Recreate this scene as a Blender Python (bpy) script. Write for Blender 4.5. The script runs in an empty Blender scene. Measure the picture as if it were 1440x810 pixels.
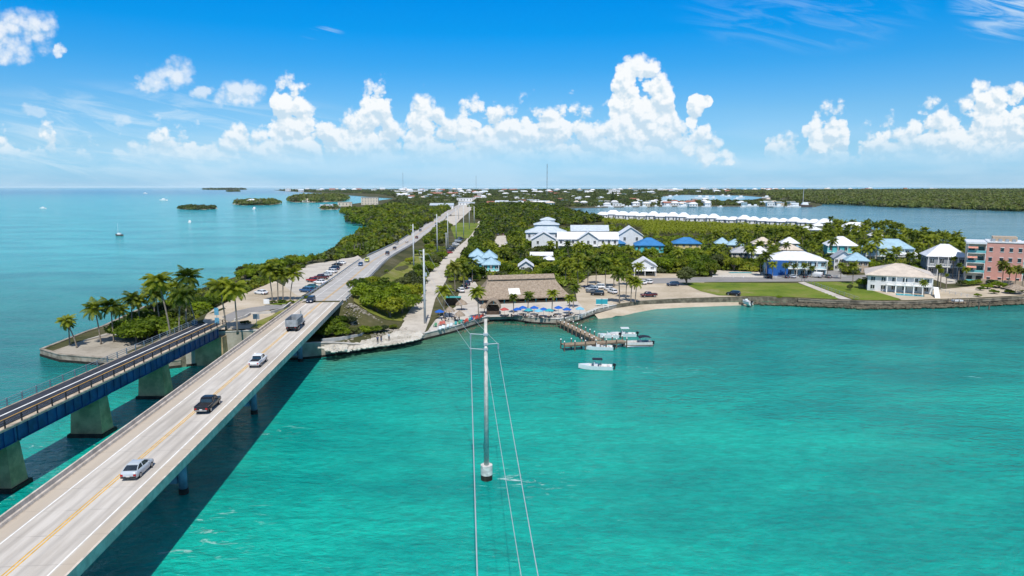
import bpy, math, random
import numpy as np
from mathutils import Vector, Matrix
from mathutils.geometry import delaunay_2d_cdt
R = math.radians
rnd = random.Random(7)
sc = bpy.context.scene
COL = sc.collection

# ------------------------------------------------------------------ camera
CAM_H, F_PX = 39.5, 960.0
PITCH = math.atan(142 / 960)
cam_d = bpy.data.cameras.new('camera')
cam_d.sensor_width = 36; cam_d.lens = 24.0
cam_d.clip_start = 0.5; cam_d.clip_end = 200000
cam = bpy.data.objects.new('camera', cam_d); COL.objects.link(cam)
cam.location = (0, 0, CAM_H); cam.rotation_euler = (math.pi / 2 - PITCH, R(0.05), 0)
sc.camera = cam
sc.view_settings.view_transform = 'Standard'; sc.view_settings.look = 'None'
sc.view_settings.gamma = 1; sc.view_settings.use_curve_mapping = False
sc.view_settings.exposure = 0.25
sc.render.engine = 'CYCLES'
sc.cycles.max_bounces = 6; sc.cycles.diffuse_bounces = 3; sc.cycles.glossy_bounces = 3
sc.cycles.transmission_bounces = 3; sc.cycles.volume_bounces = 1
sc.cycles.sample_clamp_indirect = 6
sc.cycles.caustics_reflective = False; sc.cycles.caustics_refractive = False

# ------------------------------------------------------------------ sun
SUN_EL, SUN_AZ = R(58), R(177)          # azimuth clockwise from +Y (view direction): behind the camera
sd = bpy.data.lights.new('sun', 'SUN'); sd.energy = 4.0; sd.angle = R(0.5); sd.color = (1, .955, .89)
so = bpy.data.objects.new('sun', sd); COL.objects.link(so)
sdir = Vector((math.sin(SUN_AZ) * math.cos(SUN_EL), math.cos(SUN_AZ) * math.cos(SUN_EL), math.sin(SUN_EL)))
so.rotation_euler = sdir.to_track_quat('Z', 'Y').to_euler()

# ------------------------------------------------------------------ sky with cumulus in it
w = bpy.data.worlds.new('World'); sc.world = w; w.use_nodes = True
nt = w.node_tree; nt.nodes.clear()
class NG:
    """small helper to write node maths"""
    def __init__(s, nt, flat=False): s.nt = nt; s.flat = flat
    def n(s, t, **k):
        x = s.nt.nodes.new(t)
        for a, b in k.items(): setattr(x, a, b)
        return x
    def link(s, a, b): s.nt.links.new(a, b)
    def put(s, sock, v):
        if hasattr(v, 'is_output'): s.link(v, sock)
        elif v is not None: sock.default_value = v
    def m(s, op, a, b=None, c=None, clamp=False):
        x = s.n('ShaderNodeMath', operation=op, use_clamp=clamp)
        s.put(x.inputs[0], a); s.put(x.inputs[1], b); s.put(x.inputs[2], c)
        return x.outputs[0]
    def mr(s, v, a, b, c=0., d=1., smooth=True):
        x = s.n('ShaderNodeMapRange', interpolation_type='SMOOTHSTEP' if smooth else 'LINEAR')
        s.put(x.inputs['Value'], v)
        for nme, q in (('From Min', a), ('From Max', b), ('To Min', c), ('To Max', d)): s.put(x.inputs[nme], q)
        return x.outputs[0]
    def xyz(s, a, b, c):
        x = s.n('ShaderNodeCombineXYZ'); s.put(x.inputs[0], a); s.put(x.inputs[1], b); s.put(x.inputs[2], c); return x.outputs[0]
    def noise(s, vec, scale, detail=4, rough=.55, dist=0.):
        x = s.n('ShaderNodeTexNoise', noise_dimensions='2D' if s.flat else '3D'); s.put(x.inputs['Vector'], vec); x.inputs['Scale'].default_value = scale
        x.inputs['Detail'].default_value = detail; x.inputs['Roughness'].default_value = rough; x.inputs['Distortion'].default_value = dist
        return x.outputs['Fac']
    def vor(s, vec, scale, detail=2):
        x = s.n('ShaderNodeTexVoronoi', feature='F1', voronoi_dimensions='2D'); s.put(x.inputs['Vector'], vec); x.inputs['Scale'].default_value = scale
        x.inputs['Detail'].default_value = detail; x.inputs['Roughness'].default_value = .5
        return x.outputs['Distance']
    def mix(s, f, a, b, blend='MIX'):
        x = s.n('ShaderNodeMix', data_type='RGBA', blend_type=blend)
        s.put(x.inputs[0], f)
        for sock, v in ((x.inputs[6], a), (x.inputs[7], b)):
            if isinstance(v, tuple) and len(v) == 3: v = v + (1,)
            s.put(sock, v)
        return x.outputs[2]
    def ramp(s, f, stops):
        x = s.n('ShaderNodeValToRGB'); e = x.color_ramp.elements
        while len(e) < len(stops): e.new(.5)
        for q, (p_, c) in zip(e, stops): q.position = p_; q.color = tuple(c) + (1,)
        s.put(x.inputs[0], f); return x.outputs[0]
g = NG(nt, True)
def sky_at(px, py):                                          # a direction as tangents of azimuth and elevation
    X, Y = (px - 720) / F_PX, (405 - py) / F_PX
    k = Y * math.sin(PITCH) + math.cos(PITCH)
    return X / k, (Y * math.cos(PITCH) - math.sin(PITCH)) / k
def du(px, py=170): return sky_at(px, py)[0]
def dv(py): return sky_at(720, py)[1]
sky = g.n('ShaderNodeTexSky', sky_type='NISHITA', sun_disc=False, sun_elevation=SUN_EL, sun_rotation=SUN_AZ,
          altitude=0, air_density=1.0, dust_density=.6, ozone_density=3.0)
tc = g.n('ShaderNodeTexCoord'); sep = g.n('ShaderNodeSeparateXYZ'); g.link(tc.outputs['Generated'], sep.inputs[0])
yy = g.m('MAXIMUM', sep.outputs[1], .08)
u = g.m('DIVIDE', sep.outputs[0], yy); v = g.m('DIVIDE', sep.outputs[2], yy)
el = g.m('ARCSINE', sep.outputs[2])
# air colour: the physical sky, graded with elevation towards the deep azure of this photograph
grade = g.ramp(g.mr(el, 0, .42, smooth=False), [(0., (.64, 1.22, 2.05)), (.03, (.53, 1.05, 1.80)), (.127, (.56, .96, 1.38)), (.245, (.49, .95, 1.30)), (.39, (.165, .872, 1.37)), (.5, (.013, .86, 1.48)), (.62, (.0, .87, 1.6)), (1., (.95, .98, 1.08))])
skyc = g.mix(1.0, sky.outputs[0], grade, 'MULTIPLY')
uv = g.xyz(u, v, 0.)
# cumulus bank: height of its top for each azimuth (degrees of tangent), broken up by billows
TOP = [(-60,215),(0,206),(30,210),(58,197),(70,190),(80,224),(100,233),(120,226),(140,234),(160,224),(180,212),(198,214),(212,196),(230,190),(244,204),(260,201),(275,197),(286,206),(296,213),(310,190),(325,180),(336,168),(342,172),(350,196),(366,186),(378,165),(386,122),(396,112),(408,114),(422,124),(434,142),(446,154),(460,160),(476,172),(490,164),(502,158),(512,130),(522,120),(534,121),(545,132),(555,160),(564,186),(572,158),(584,140),(600,136),(612,145),(622,160),(634,172),(645,160),(657,145),(678,139),(698,141),(712,158),(735,153),(755,150),(775,154),(795,143),(812,147),(826,165),(842,168),(855,160),(862,103),(874,82),(896,76),(917,88),(932,102),(942,124),(950,148),(958,178),(972,180),(985,165),(1000,190),(1012,200),(1030,205),(1045,216),(1060,240),(1075,226),(1086,198),(1104,200),(1120,216),(1132,220),(1142,185),(1150,170),(1166,166),(1182,167),(1192,180),(1199,212),(1210,204),(1220,198),(1230,204),(1240,182),(1255,176),(1268,186),(1280,163),(1292,154),(1312,152),(1330,156),(1347,150),(1362,142),(1378,118),(1394,117),(1410,130),(1426,122),(1450,118),(1500,130)]
warp = g.m('MULTIPLY', g.m('SUBTRACT', g.noise(uv, 38, 5, .6), .5), .024)
uw = g.m('ADD', u, warp)
fc = g.n('ShaderNodeFloatCurve'); cv = fc.mapping.curves[0]
X0, X1 = -60., 1500.
pts = [((x - X0) / (X1 - X0), dv(y - (11 if x < 305 else 9 if 1070 < x < 1250 else 0)) / .26) for x, y in TOP]
cv.points[0].location = pts[0]; cv.points[1].location = pts[-1]
for q in pts[1:-1]: cv.points.new(*q)
for q in cv.points: q.handle_type = 'AUTO_CLAMPED'
fc.mapping.update()
g.put(fc.inputs['Value'], g.mr(uw, du(X0), du(X1), smooth=False))
top = g.m('MULTIPLY', fc.outputs[0], .26)
def billow(du_, dv_):
    p = g.xyz(g.m('ADD', u, du_), g.m('ADD', g.m('MULTIPLY', v, 1.15), dv_), 0.)
    a = g.m('SUBTRACT', 1.0, g.vor(p, 26, 3)); b = g.noise(p, 60, 6, .62)
    return g.m('ADD', g.m('MULTIPLY', a, .8), g.m('MULTIPLY', b, .55))
B0 = billow(0., 0.); B1 = billow(.0035, .0085)
disp = g.m('MULTIPLY', g.m('SUBTRACT', B0, .46), .052)
f0 = g.m('ADD', g.m('SUBTRACT', top, v), disp)
a_top = g.mr(g.m('ADD', f0, g.m('MULTIPLY', g.m('SUBTRACT', g.noise(uv, 130, 5, .7), .5), .016)), -.009, .016)
base = g.m('ADD', .016, g.m('MULTIPLY', g.noise(uv, 9, 3), .024))
a_base = g.mr(v, base, g.m('ADD', base, .050))
holes = g.mr(g.m('ADD', B0, g.m('MULTIPLY', f0, 8.)), .20, .46)
bank = g.m('MULTIPLY', g.m('MULTIPLY', a_top, a_base), holes)
low = g.m('MULTIPLY', g.mr(g.m('ADD', g.m('SUBTRACT', g.m('MULTIPLY', top, .80), v), g.m('MULTIPLY', disp, .9)), -.018, .030), g.mr(v, g.m('SUBTRACT', base, .008), g.m('ADD', base, .05)))
bank = g.m('MAXIMUM', bank, g.m('MULTIPLY', low, .72))
# separate puffs
def puff(px, py, rx, ry, soft=.35, amp=1.5, dens=1.):
    a = g.m('DIVIDE', g.m('SUBTRACT', u, du(px, py)), rx / 960.); b = g.m('DIVIDE', g.m('SUBTRACT', v, dv(py)), ry / 960.)
    d = g.m('SUBTRACT', 1., g.m('ADD', g.m('MULTIPLY', a, a), g.m('MULTIPLY', b, b)))
    d = g.m('ADD', d, g.m('MULTIPLY', g.m('SUBTRACT', B0, .46), amp * 1.5))
    return g.m('MULTIPLY', g.mr(d, .0, soft), dens)
puffs = [(978,158,14,26,.3,1.2,1.),(988,143,13,10,.3,1.,1.),(1165,190,34,24,.3,1.3,.9),(30,46,66,34,1.2,.85,.86),(6,60,64,30,1.1,.8,.85),(90,62,18,16,.8,1.9,.8),(240,104,38,25,1.3,.95,.8),(205,120,22,14,1.,1.7,.6),(338,130,44,21,1.2,1.1,.72),(282,131,17,10,1.,1.7,.6),(46,156,24,9,1.3,1.8,.35),(178,168,20,9,1.3,1.8,.4),(1000,212,40,22,.9,1.6,.8)]
al = bank
for q in puffs: al = g.m('MAXIMUM', al, puff(*q))
# thin cirrus streaks
st = g.noise(g.xyz(g.m('MULTIPLY', u, 5.), g.m('ADD', g.m('MULTIPLY', v, 34.), g.m('MULTIPLY', u, 6.)), 3.), 1.6, 6, .62, .6)
def zone(px, py, rx, ry):
    a = g.m('DIVIDE', g.m('SUBTRACT', u, du(px, py)), rx / 960.); b = g.m('DIVIDE', g.m('SUBTRACT', v, dv(py)), ry / 960.)
    return g.mr(g.m('ADD', g.m('MULTIPLY', a, a), g.m('MULTIPLY', b, b)), 1., .0)
cir = g.m('MULTIPLY', g.mr(st, .40, .72), g.m('MAXIMUM', g.m('MULTIPLY', zone(1425, 10, 95, 50), .85), g.m('MAXIMUM', g.m('MULTIPLY', zone(1130, 20, 190, 60), .16), g.m('MULTIPLY', zone(180, 190, 380, 80), .5))))
cir = g.m('MAXIMUM', cir, g.m('MULTIPLY', g.mr(st, .5, .7), g.m('MULTIPLY', zone(452, 46, 34, 10), .5)))
# light on the billows: sun from behind and above
rel = g.m('MULTIPLY', g.m('SUBTRACT', B0, B1), 3.0)
hgt = g.mr(v, .02, .15, smooth=False)
lit = g.m('ADD', g.m('ADD', .26, g.m('MULTIPLY', hgt, .60)), rel)
edge = g.mr(f0, .05, .0)
lit = g.m('ADD', lit, g.m('MULTIPLY', edge, .22), clamp=True)
cloudc = g.mix(lit, (5.9, 7.3, 8.4), (9.3, 9.5, 9.6))
c1 = g.mix(g.m('MULTIPLY', cir, .85), skyc, (7.4, 8.6, 9.4))
veil = g.m('MULTIPLY', g.mr(v, .125, .0), g.m('ADD', .10, g.m('MULTIPLY', g.mr(g.noise(g.xyz(g.m('MULTIPLY', u, 2.2), g.m('MULTIPLY', v, 14.), 1.), 1.5, 4), .35, .7), .38)))
c1 = g.mix(veil, c1, (6.3, 7.9, 9.2))
fade = g.m('MULTIPLY', al, g.mr(v, .015, .12, .70, .97, False))
c2 = g.mix(g.m('MULTIPLY', fade, g.mr(sep.outputs[1], .1, .3)), c1, cloudc)
bg = g.n('ShaderNodeBackground'); bg.inputs['Strength'].default_value = 0.088
out = g.n('ShaderNodeOutputWorld'); g.link(c2, bg.inputs[0]); g.link(bg.outputs[0], out.inputs[0])
w.cycles.sampling_method = 'MANUAL'; w.cycles.sample_map_resolution = 512

# ------------------------------------------------------------------ helpers
def G(px, py, z=0.):
    """the point of the ground (height z) that the photograph shows at pixel px, py"""
    X, Y = (px - 720) / F_PX, (405 - py) / F_PX
    dx, dy, dz = X, Y * math.sin(PITCH) + math.cos(PITCH), Y * math.cos(PITCH) - math.sin(PITCH)
    t = (z - CAM_H) / dz
    return Vector((dx * t, dy * t, z))
def mpp(p): return (p[1] * math.cos(PITCH) + 36 * math.sin(PITCH)) / F_PX            # metres per photograph pixel at a place

MATS = {}
def M(name, col=None, rough=.8, var=.18, scale=1.5, bump=0., bscale=None, metal=0., spec=.4, rnd_v=0., detail=4, col2=None, space='Object', tint=None):
    """procedural paint, stone, wood ...: one base colour worn by noise"""
    if name in MATS: return MATS[name]
    m = bpy.data.materials.new(name); m.use_nodes = True; MATS[name] = m
    q = NG(m.node_tree); bs = m.node_tree.nodes['Principled BSDF']
    tc = q.n('ShaderNodeTexCoord'); vec = tc.outputs['Object'] if space == 'Object' else q.n('ShaderNodeNewGeometry').outputs['Position']
    n = q.noise(vec, scale, detail, .6)
    c2 = col2 if col2 else tuple(c * (1 - var) for c in col)
    c1 = col if col2 else tuple(min(1, c * (1 + var)) for c in col)
    c = q.mix(q.mr(n, .3, .7), c1, c2)
    if rnd_v:
        oi = q.n('ShaderNodeObjectInfo')
        c = q.mix(1., c, q.ramp(oi.outputs['Random'], [(0., (1 - rnd_v,) * 3), (1., (1 + rnd_v,) * 3)]), 'MULTIPLY')
    q.link(c, bs.inputs['Base Color'])
    bs.inputs['Roughness'].default_value = rough; bs.inputs['Metallic'].default_value = metal
    bs.inputs['Specular IOR Level'].default_value = spec
    if bump:
        b = q.n('ShaderNodeBump'); b.inputs['Strength'].default_value = bump; b.inputs['Distance'].default_value = .1
        q.link(q.noise(vec, bscale or scale * 6, 4, .65), b.inputs['Height']); q.link(b.outputs[0], bs.inputs['Normal'])
    return m
def leafmat(name, dark, light, transl=.3, scale=.35, rough=.55):
    if name in MATS: return MATS[name]
    m = bpy.data.materials.new(name); m.use_nodes = True; MATS[name] = m
    q = NG(m.node_tree); bs = m.node_tree.nodes['Principled BSDF']; out = m.node_tree.nodes['Material Output']
    pos = q.n('ShaderNodeNewGeometry').outputs['Position']
    n = q.m('ADD', q.m('MULTIPLY', q.noise(pos, scale, 3, .6), .75), q.m('MULTIPLY', q.noise(pos, scale * 9, 2, .6), .35))
    oi = q.n('ShaderNodeObjectInfo')
    n = q.m('ADD', n, q.m('MULTIPLY', q.m('SUBTRACT', oi.outputs['Random'], .5), .3))
    c = q.mix(q.mr(n, .35, .75), dark, light)
    q.link(c, bs.inputs['Base Color']); bs.inputs['Roughness'].default_value = rough; bs.inputs['Specular IOR Level'].default_value = .25
    t = q.n('ShaderNodeBsdfTranslucent'); q.link(q.mix(1., c, (1.5, 1.5, .5), 'MULTIPLY'), t.inputs[0])
    mx = q.n('ShaderNodeMixShader'); mx.inputs[0].default_value = transl
    q.link(bs.outputs[0], mx.inputs[1]); q.link(t.outputs[0], mx.inputs[2]); q.link(mx.outputs[0], out.inputs[0])
    return m
def glass(name='window_glass', col=(.02, .03, .04)): return M(name, col, rough=.08, var=.3, spec=.8)

class MB:
    """collects boxes, tubes, prisms ... that become ONE mesh object"""
    def __init__(s): s.v = []; s.f = []; s.mi = []
    def add(s, vs, fs, mi=0):
        o = len(s.v); s.v += [tuple(x) for x in vs]; s.f += [tuple(i + o for i in f) for f in fs]; s.mi += [mi] * len(fs); return s
    def box(s, x0, x1, y0, y1, z0, z1, mi=0, mat=None):
        vs = [Vector((x, y, z)) for z in (z0, z1) for x, y in ((x0, y0), (x1, y0), (x1, y1), (x0, y1))]
        if mat: vs = [mat @ q for q in vs]
        return s.add(vs, [(3, 2, 1, 0), (4, 5, 6, 7), (0, 1, 5, 4), (1, 2, 6, 5), (2, 3, 7, 6), (3, 0, 4, 7)], mi)
    def frustum(s, z0, r0, z1, r1, mi=0):
        """r = (x0, x1, y0, y1) at two heights"""
        vs = [(x, y, z) for z, r in ((z0, r0), (z1, r1)) for x, y in ((r[0], r[2]), (r[1], r[2]), (r[1], r[3]), (r[0], r[3]))]
        return s.add(vs, [(3, 2, 1, 0), (4, 5, 6, 7), (0, 1, 5, 4), (1, 2, 6, 5), (2, 3, 7, 6), (3, 0, 4, 7)], mi)
    def tube(s, pts, rs, n=8, mi=0, cap=True):
        pts = [Vector(p) for p in pts]; rs = rs if hasattr(rs, '__len__') else [rs] * len(pts)
        rings = []; o = len(s.v)
        for i, p in enumerate(pts):
            d = (pts[min(i + 1, len(pts) - 1)] - pts[max(i - 1, 0)]).normalized()
            a = d.orthogonal().normalized() if abs(d.z) < .95 else Vector((1, 0, 0)) - d * d.x
            a.normalize(); b = d.cross(a)
            rings.append([p + (a * math.cos(2 * math.pi * k / n) + b * math.sin(2 * math.pi * k / n)) * rs[i] for k in range(n)])
        vs = [q for r in rings for q in r]; fs = []
        for i in range(len(pts) - 1):
            for k in range(n): fs.append((i * n + k, i * n + (k + 1) % n, (i + 1) * n + (k + 1) % n, (i + 1) * n + k))
        if cap: fs += [tuple(reversed(range(n))), tuple((len(pts) - 1) * n + k for k in range(n))]
        return s.add(vs, fs, mi)
    def cyl(s, p0, p1, r0, r1=None, n=12, mi=0): return s.tube([p0, p1], [r0, r0 if r1 is None else r1], n, mi)
    def prism(s, poly, z0, z1, mi=0):
        n = len(poly); vs = [(x, y, z0) for x, y in poly] + [(x, y, z1) for x, y in poly]
        return s.add(vs, [tuple(reversed(range(n))), tuple(range(n, 2 * n))] + [(i, (i + 1) % n, (i + 1) % n + n, i + n) for i in range(n)], mi)
    def loft(s, rings, mi=0, cap=True, close=True):
        n = len(rings[0]); vs = [q for r in rings for q in r]; fs = []
        for i in range(len(rings) - 1):
            for k in range(n if close else n - 1): fs.append((i * n + k, i * n + (k + 1) % n, (i + 1) * n + (k + 1) % n, (i + 1) * n + k))
        if cap: fs += [tuple(reversed(range(n))), tuple((len(rings) - 1) * n + k for k in range(n))]
        return s.add(vs, fs, mi)
    def sphere(s, c, r, nu=10, nv=6, sq=(1, 1, 1), mi=0):
        c = Vector(c); rings = []
        for j in range(1, nv):
            t = math.pi * j / nv
            rings.append([c + Vector((r * sq[0] * math.sin(t) * math.cos(2 * math.pi * k / nu), r * sq[1] * math.sin(t) * math.sin(2 * math.pi * k / nu), -r * sq[2] * math.cos(t))) for k in range(nu)])
        return s.loft(rings, mi)
    def build(s, name, mats, parent=None, smooth=False, loc=None):
        me = bpy.data.meshes.new(name); me.from_pydata(s.v, [], s.f)
        mats = mats if isinstance(mats, (list, tuple)) else [mats]
        for m in mats: me.materials.append(m)
        if len(mats) > 1: me.polygons.foreach_set('material_index', s.mi)
        if smooth: me.polygons.foreach_set('use_smooth', [True] * len(s.f))
        me.update()
        o = bpy.data.objects.new(name, me); COL.objects.link(o)
        if parent: o.parent = parent
        if loc: o.location = loc
        return o
def mesh_np(name, verts, faces, mats, mi=None):
    """a mesh from arrays; faces is (n, 3) or (n, 4)"""
    me = bpy.data.meshes.new(name); k = faces.shape[1]
    me.vertices.add(len(verts)); me.vertices.foreach_set('co', verts.astype(np.float32).ravel())
    me.loops.add(faces.size); me.loops.foreach_set('vertex_index', faces.astype(np.int32).ravel())
    me.polygons.add(len(faces)); me.polygons.foreach_set('loop_start', np.arange(0, faces.size, k, dtype=np.int32))
    for m in mats: me.materials.append(m)
    if mi is not None: me.polygons.foreach_set('material_index', mi.astype(np.int32))
    me.update(calc_edges=True); return me
def obj(name, me, parent=None, loc=None):
    o = bpy.data.objects.new(name, me); COL.objects.link(o)
    if parent: o.parent = parent
    if loc is not None: o.location = loc
    return o
def tag(o, label=None, cat=None, group=None, kind=None):
    for k, q in (('label', label), ('category', cat), ('group', group), ('kind', kind)):
        if q: o[k] = q
    return o
def thing(name, label, cat, loc=(0, 0, 0), rz=0., group=None):
    o = bpy.data.objects.new(name, None); COL.objects.link(o); o.empty_display_size = .3
    o.location = loc; o.rotation_euler = (0, 0, rz); return tag(o, label, cat, group)
def copy_tree(o, parent=None):
    c = o.copy(); COL.objects.link(c); c.parent = parent
    for ch in o.children: copy_tree(ch, c)
    return c
def copy_thing(o, loc, rz=0., label=None, group=None, scale=None):
    c = copy_tree(o); c.location = loc; c.rotation_euler = (0, 0, rz)
    if scale: c.scale = scale if hasattr(scale, '__len__') else (scale,) * 3
    if label: c['label'] = label
    if group: c['group'] = group
    return c

# ------------------------------------------------------------------ the plan: road line, heights, shore
BX = lambda y: -38.0 - .0825 * y                            # centre line of the road bridge
road = [Vector((BX(y), y)) for y in range(-80, 241, 8)]
for px, py, z in ((531, 362, 4.6), (574, 339, 2.6), (610, 314, 2.4), (642, 291.5, 2.4), (672, 275.5, 2.4)):
    p = G(px, py, z); road.append(Vector((p.x, p.y)))
d_ = (road[-1] - road[-2]).normalized(); road.append(road[-1] + d_ * 2500)
def catmull(P, step):
    out_ = []
    for i in range(len(P) - 1):
        a, b, c, d = P[max(i - 1, 0)], P[i], P[i + 1], P[min(i + 2, len(P) - 1)]
        L = (c - b).length; n = max(1, int(L / step))
        ta, tc = (c - a) * (L / max((c - a).length, 1e-6)), (d - b) * (L / max((d - b).length, 1e-6))
        for k in range(n):
            t = k / n; t2, t3 = t * t, t * t * t
            out_.append(b * (2 * t3 - 3 * t2 + 1) + ta * (t3 - 2 * t2 + t) + c * (-2 * t3 + 3 * t2) + tc * (t3 - t2))
    return out_ + [P[-1]]
ROAD = catmull(road, 8.)
RA = np.array([(p.x, p.y) for p in ROAD])
zk = np.array([-100, 188, 250, 337, 400, 460, 99999]); zvv = np.array([7.5, 7.5, 6.5, 4.6, 3.3, 2.6, 2.4])
def zr(y): return np.interp(y, zk, zvv)
def lateral(x, y):
    """signed distance to the road line (right is positive) at a similar y"""
    xr = np.interp(y, RA[:, 1], RA[:, 0]); return (x - xr) * .996
def sstep(a, b, t):
    q = np.clip((t - a) / (b - a), 0, 1); return q * q * (3 - 2 * q)
LAND = 1.6
def terrain(x, y):
    x = np.asarray(x, float); y = np.asarray(y, float); lat = lateral(x, y); z_r = zr(y) - .12
    wl = np.interp(y, [140, 155, 200, 300, 345, 380, 99999], [22, 25, 27, 25, 15, 7.5, 7.5]); wr = 7.
    ex = np.where(lat < 0, -lat - wl, lat - wr)
    fr = np.where(lat > -7, np.maximum(0, 186 - y), 0) / 2.2                     # bank below the bridge end
    bank = z_r - np.maximum(ex, 0) / np.where(lat < 0, 2.0, 2.1) - fr
    bank = np.where((y < 186) & (lat > -7), np.maximum(bank, np.where(lat < 12, 3.2 - np.maximum(lat - 6, 0) * .2, 0)), bank)
    base = LAND + .35 * np.sin(x * .031 + 1.3) * np.sin(y * .027)*sstep(230,400,y)
    return np.maximum(base, bank)
def T(px, py):
    """ground point seen at a pixel, on the terrain"""
    z = LAND
    for _ in range(12):
        p = G(px, py, z); z = .5 * z + .5 * float(terrain(p.x, p.y))
    return Vector((p.x, p.y, z))

SHORE = [(58,500),(85,508),(122,511),(170,515),(225,519),(255,516),(297,511),(345,508),(400,506),(424,505),(447,503),(498,496),(532,491),(567,486),(596,478),(636,468),(667,458),(689,452),(720,451),(748,455),(784,457),(813,452),(839,442),(866,436),(900,430),(955,427),(1011,425),(1044,424),(1078,424),(1122,426),(1167,428),(1220,430),(1273,430),(1329,428),(1362,427),(1440,423),(1600,415),(1900,400),(2150,385),(2000,358),(1700,353),(1440,349),(1347,345),(1300,338),(1263,331),(1200,322),(1160,318),(1100,316),(1000,313),(900,309),(845,307),(812,304),(790,299),(783,295),(800,293.2),(860,292),(960,290.6),(1060,291),(1110,291),(1147,291.5),(1156,289),(1148,286),(1200,288),(1260,291),(1340,293.5),(1440,296.5),(1700,304),(2300,318),(2600,285),(2200,268.5),(1440,267),(1000,267.2),(720,267),(560,266.6),(440,266.4),(385,267),(400,268.6),(440,271),(475,273.5),(520,277),(556,279.5),(530,283),(490,288),(474,293),(500,296),(478,300),(497,303),(485,307),(485,312),(525,318),(505,330),(490,339),(442,366),(410,374),(360,384),(325,396),(280,412),(205,437),(146,466),(122,474)]
NSH = 37
SH = np.array([G(x, y, 0)[:2] for x, y in SHORE])
def inside(poly, x, y):
    x = np.asarray(x, float); y = np.asarray(y, float); r = np.zeros(x.shape, bool); n = len(poly); j = n - 1
    for i in range(n):
        xi, yi = poly[i]; xj, yj = poly[j]
        c = ((yi > y) != (yj > y)) & (x < (xj - xi) * (y - yi) / (yj - yi + 1e-12) + xi); r ^= c; j = i
    return r
def dist_poly(poly, x, y, closed=True):
    P = np.asarray(poly, float); d = np.full(np.shape(x), 1e18)
    for i in range(len(P) if closed else len(P) - 1):
        a = P[i]; b = P[(i + 1) % len(P)]; ab = b - a; t = np.clip(((x - a[0]) * ab[0] + (y - a[1]) * ab[1]) / (ab @ ab + 1e-12), 0, 1)
        d = np.minimum(d, (x - a[0] - t * ab[0]) ** 2 + (y - a[1] - t * ab[1]) ** 2)
    return np.sqrt(d)
def cdt(poly, step, zf, ymax=900.):
    """triangulated sheet inside a plan polygon, with grid points so it follows the terrain"""
    P = np.array(poly); x0, y0 = P.min(0); x1, y1 = P.max(0); y1 = min(y1, ymax); pts_ = [Vector(p) for p in poly]; n = len(pts_)
    x0 = max(x0, -400.); x1 = min(x1, 900.)
    if step and y1 > y0 and x1 > x0:
        gx, gy = np.meshgrid(np.arange(math.ceil(x0 / step) * step, x1, step), np.arange(math.ceil(y0 / step) * step, y1, step))
        gx = gx.ravel(); gy = gy.ravel(); k = inside(P, gx, gy); gx, gy = gx[k], gy[k]
        k = dist_poly(P, gx, gy) > step * .3; pts_ += [Vector(p) for p in zip(gx[k], gy[k])]
    vo, _, fo, _, _, _ = delaunay_2d_cdt(pts_, [], [list(range(n))], 1, 1e-5)
    V = np.array([(p.x, p.y) for p in vo]); Z = zf(V[:, 0], V[:, 1])
    return [(a[0], a[1], z) for a, z in zip(V, Z)], [tuple(f) if ((V[f[1]] - V[f[0]])[0] * (V[f[2]] - V[f[0]])[1] - (V[f[1]] - V[f[0]])[1] * (V[f[2]] - V[f[0]])[0]) > 0 else tuple(reversed(f)) for f in fo]
EXCL = []                                                      # plan outlines where nothing grows
def clamp_in(poly, gap=.75):
    """keeps an outline on the land side of the shore"""
    out_ = []
    for i in range(len(poly)):
        a, b = np.array(poly[i]), np.array(poly[(i + 1) % len(poly)]); n = max(1, int(np.hypot(*(b - a)) / 3.))
        for k in range(n): out_.append(a + (b - a) * k / n)
    res = []
    for p in out_:
        best = None; bd = 1e9
        for i in range(NSH):
            a, b = SH[i - 1], SH[i]; ab = b - a; t = min(1, max(0, ((p - a) @ ab) / (ab @ ab))); q = a + ab * t; d = np.hypot(*(p - q))
            if d < bd: bd = d; nn = np.array([-ab[1], ab[0]]) / np.hypot(*ab); best = (q, nn)
        if bd < 30 and (bd < gap or not inside(SH, [p[0]], [p[1]])[0]): p = best[0] + best[1] * gap
        if not res or np.hypot(*(p - res[-1])) > .25: res.append(p)
    return [tuple(p) for p in res]
def sheet(name, poly, mat, dz=.05, step=6., kind='structure', zf=None):
    if zf is None and name != 'lagoon': poly = clamp_in(poly); EXCL.append((np.array(poly), name))
    vs, fs = cdt(poly, step, zf or (lambda x, y: terrain(x, y) + dz))
    o = MB().add(vs, fs).build(name, mat); return tag(o, kind=kind)
def pixpoly(px): return [tuple(T(*q)[:2]) for q in px]
def ribbon(line, wl, wr, z, step=None):
    """left/right borders of a strip along a plan line"""
    L = []; 
    for i, p in enumerate(line):
        d = (line[min(i + 1, len(line) - 1)] - line[max(i - 1, 0)]).normalized(); n = Vector((d.y, -d.x))
        L.append((p + n * wl, p + n * wr, z(p.y) if callable(z) else z))
    return L
def strip(mb, line, a, b, z, mi=0):
    r = ribbon(line, a, b, z); vs = []
    for l, q, h in r: vs += [(l.x, l.y, h), (q.x, q.y, h)]
    mb.add(vs, [(2 * i, 2 * i + 1, 2 * i + 3, 2 * i + 2) for i in range(len(r) - 1)], mi); return mb
def beam(mb, line, a, b, z0, z1, mi=0):
    """a bar of rectangular section along a plan line"""
    rings = []
    for i, p in enumerate(line):
        d = (line[min(i + 1, len(line) - 1)] - line[max(i - 1, 0)]).normalized(); n = Vector((d.y, -d.x))
        h0 = z0(p.y) if callable(z0) else z0; h1 = z1(p.y) if callable(z1) else z1
        l, q = p + n * a, p + n * b
        rings.append([(l.x, l.y, h0), (q.x, q.y, h0), (q.x, q.y, h1), (l.x, l.y, h1)])
    mb.loft(rings, mi); return mb

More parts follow.
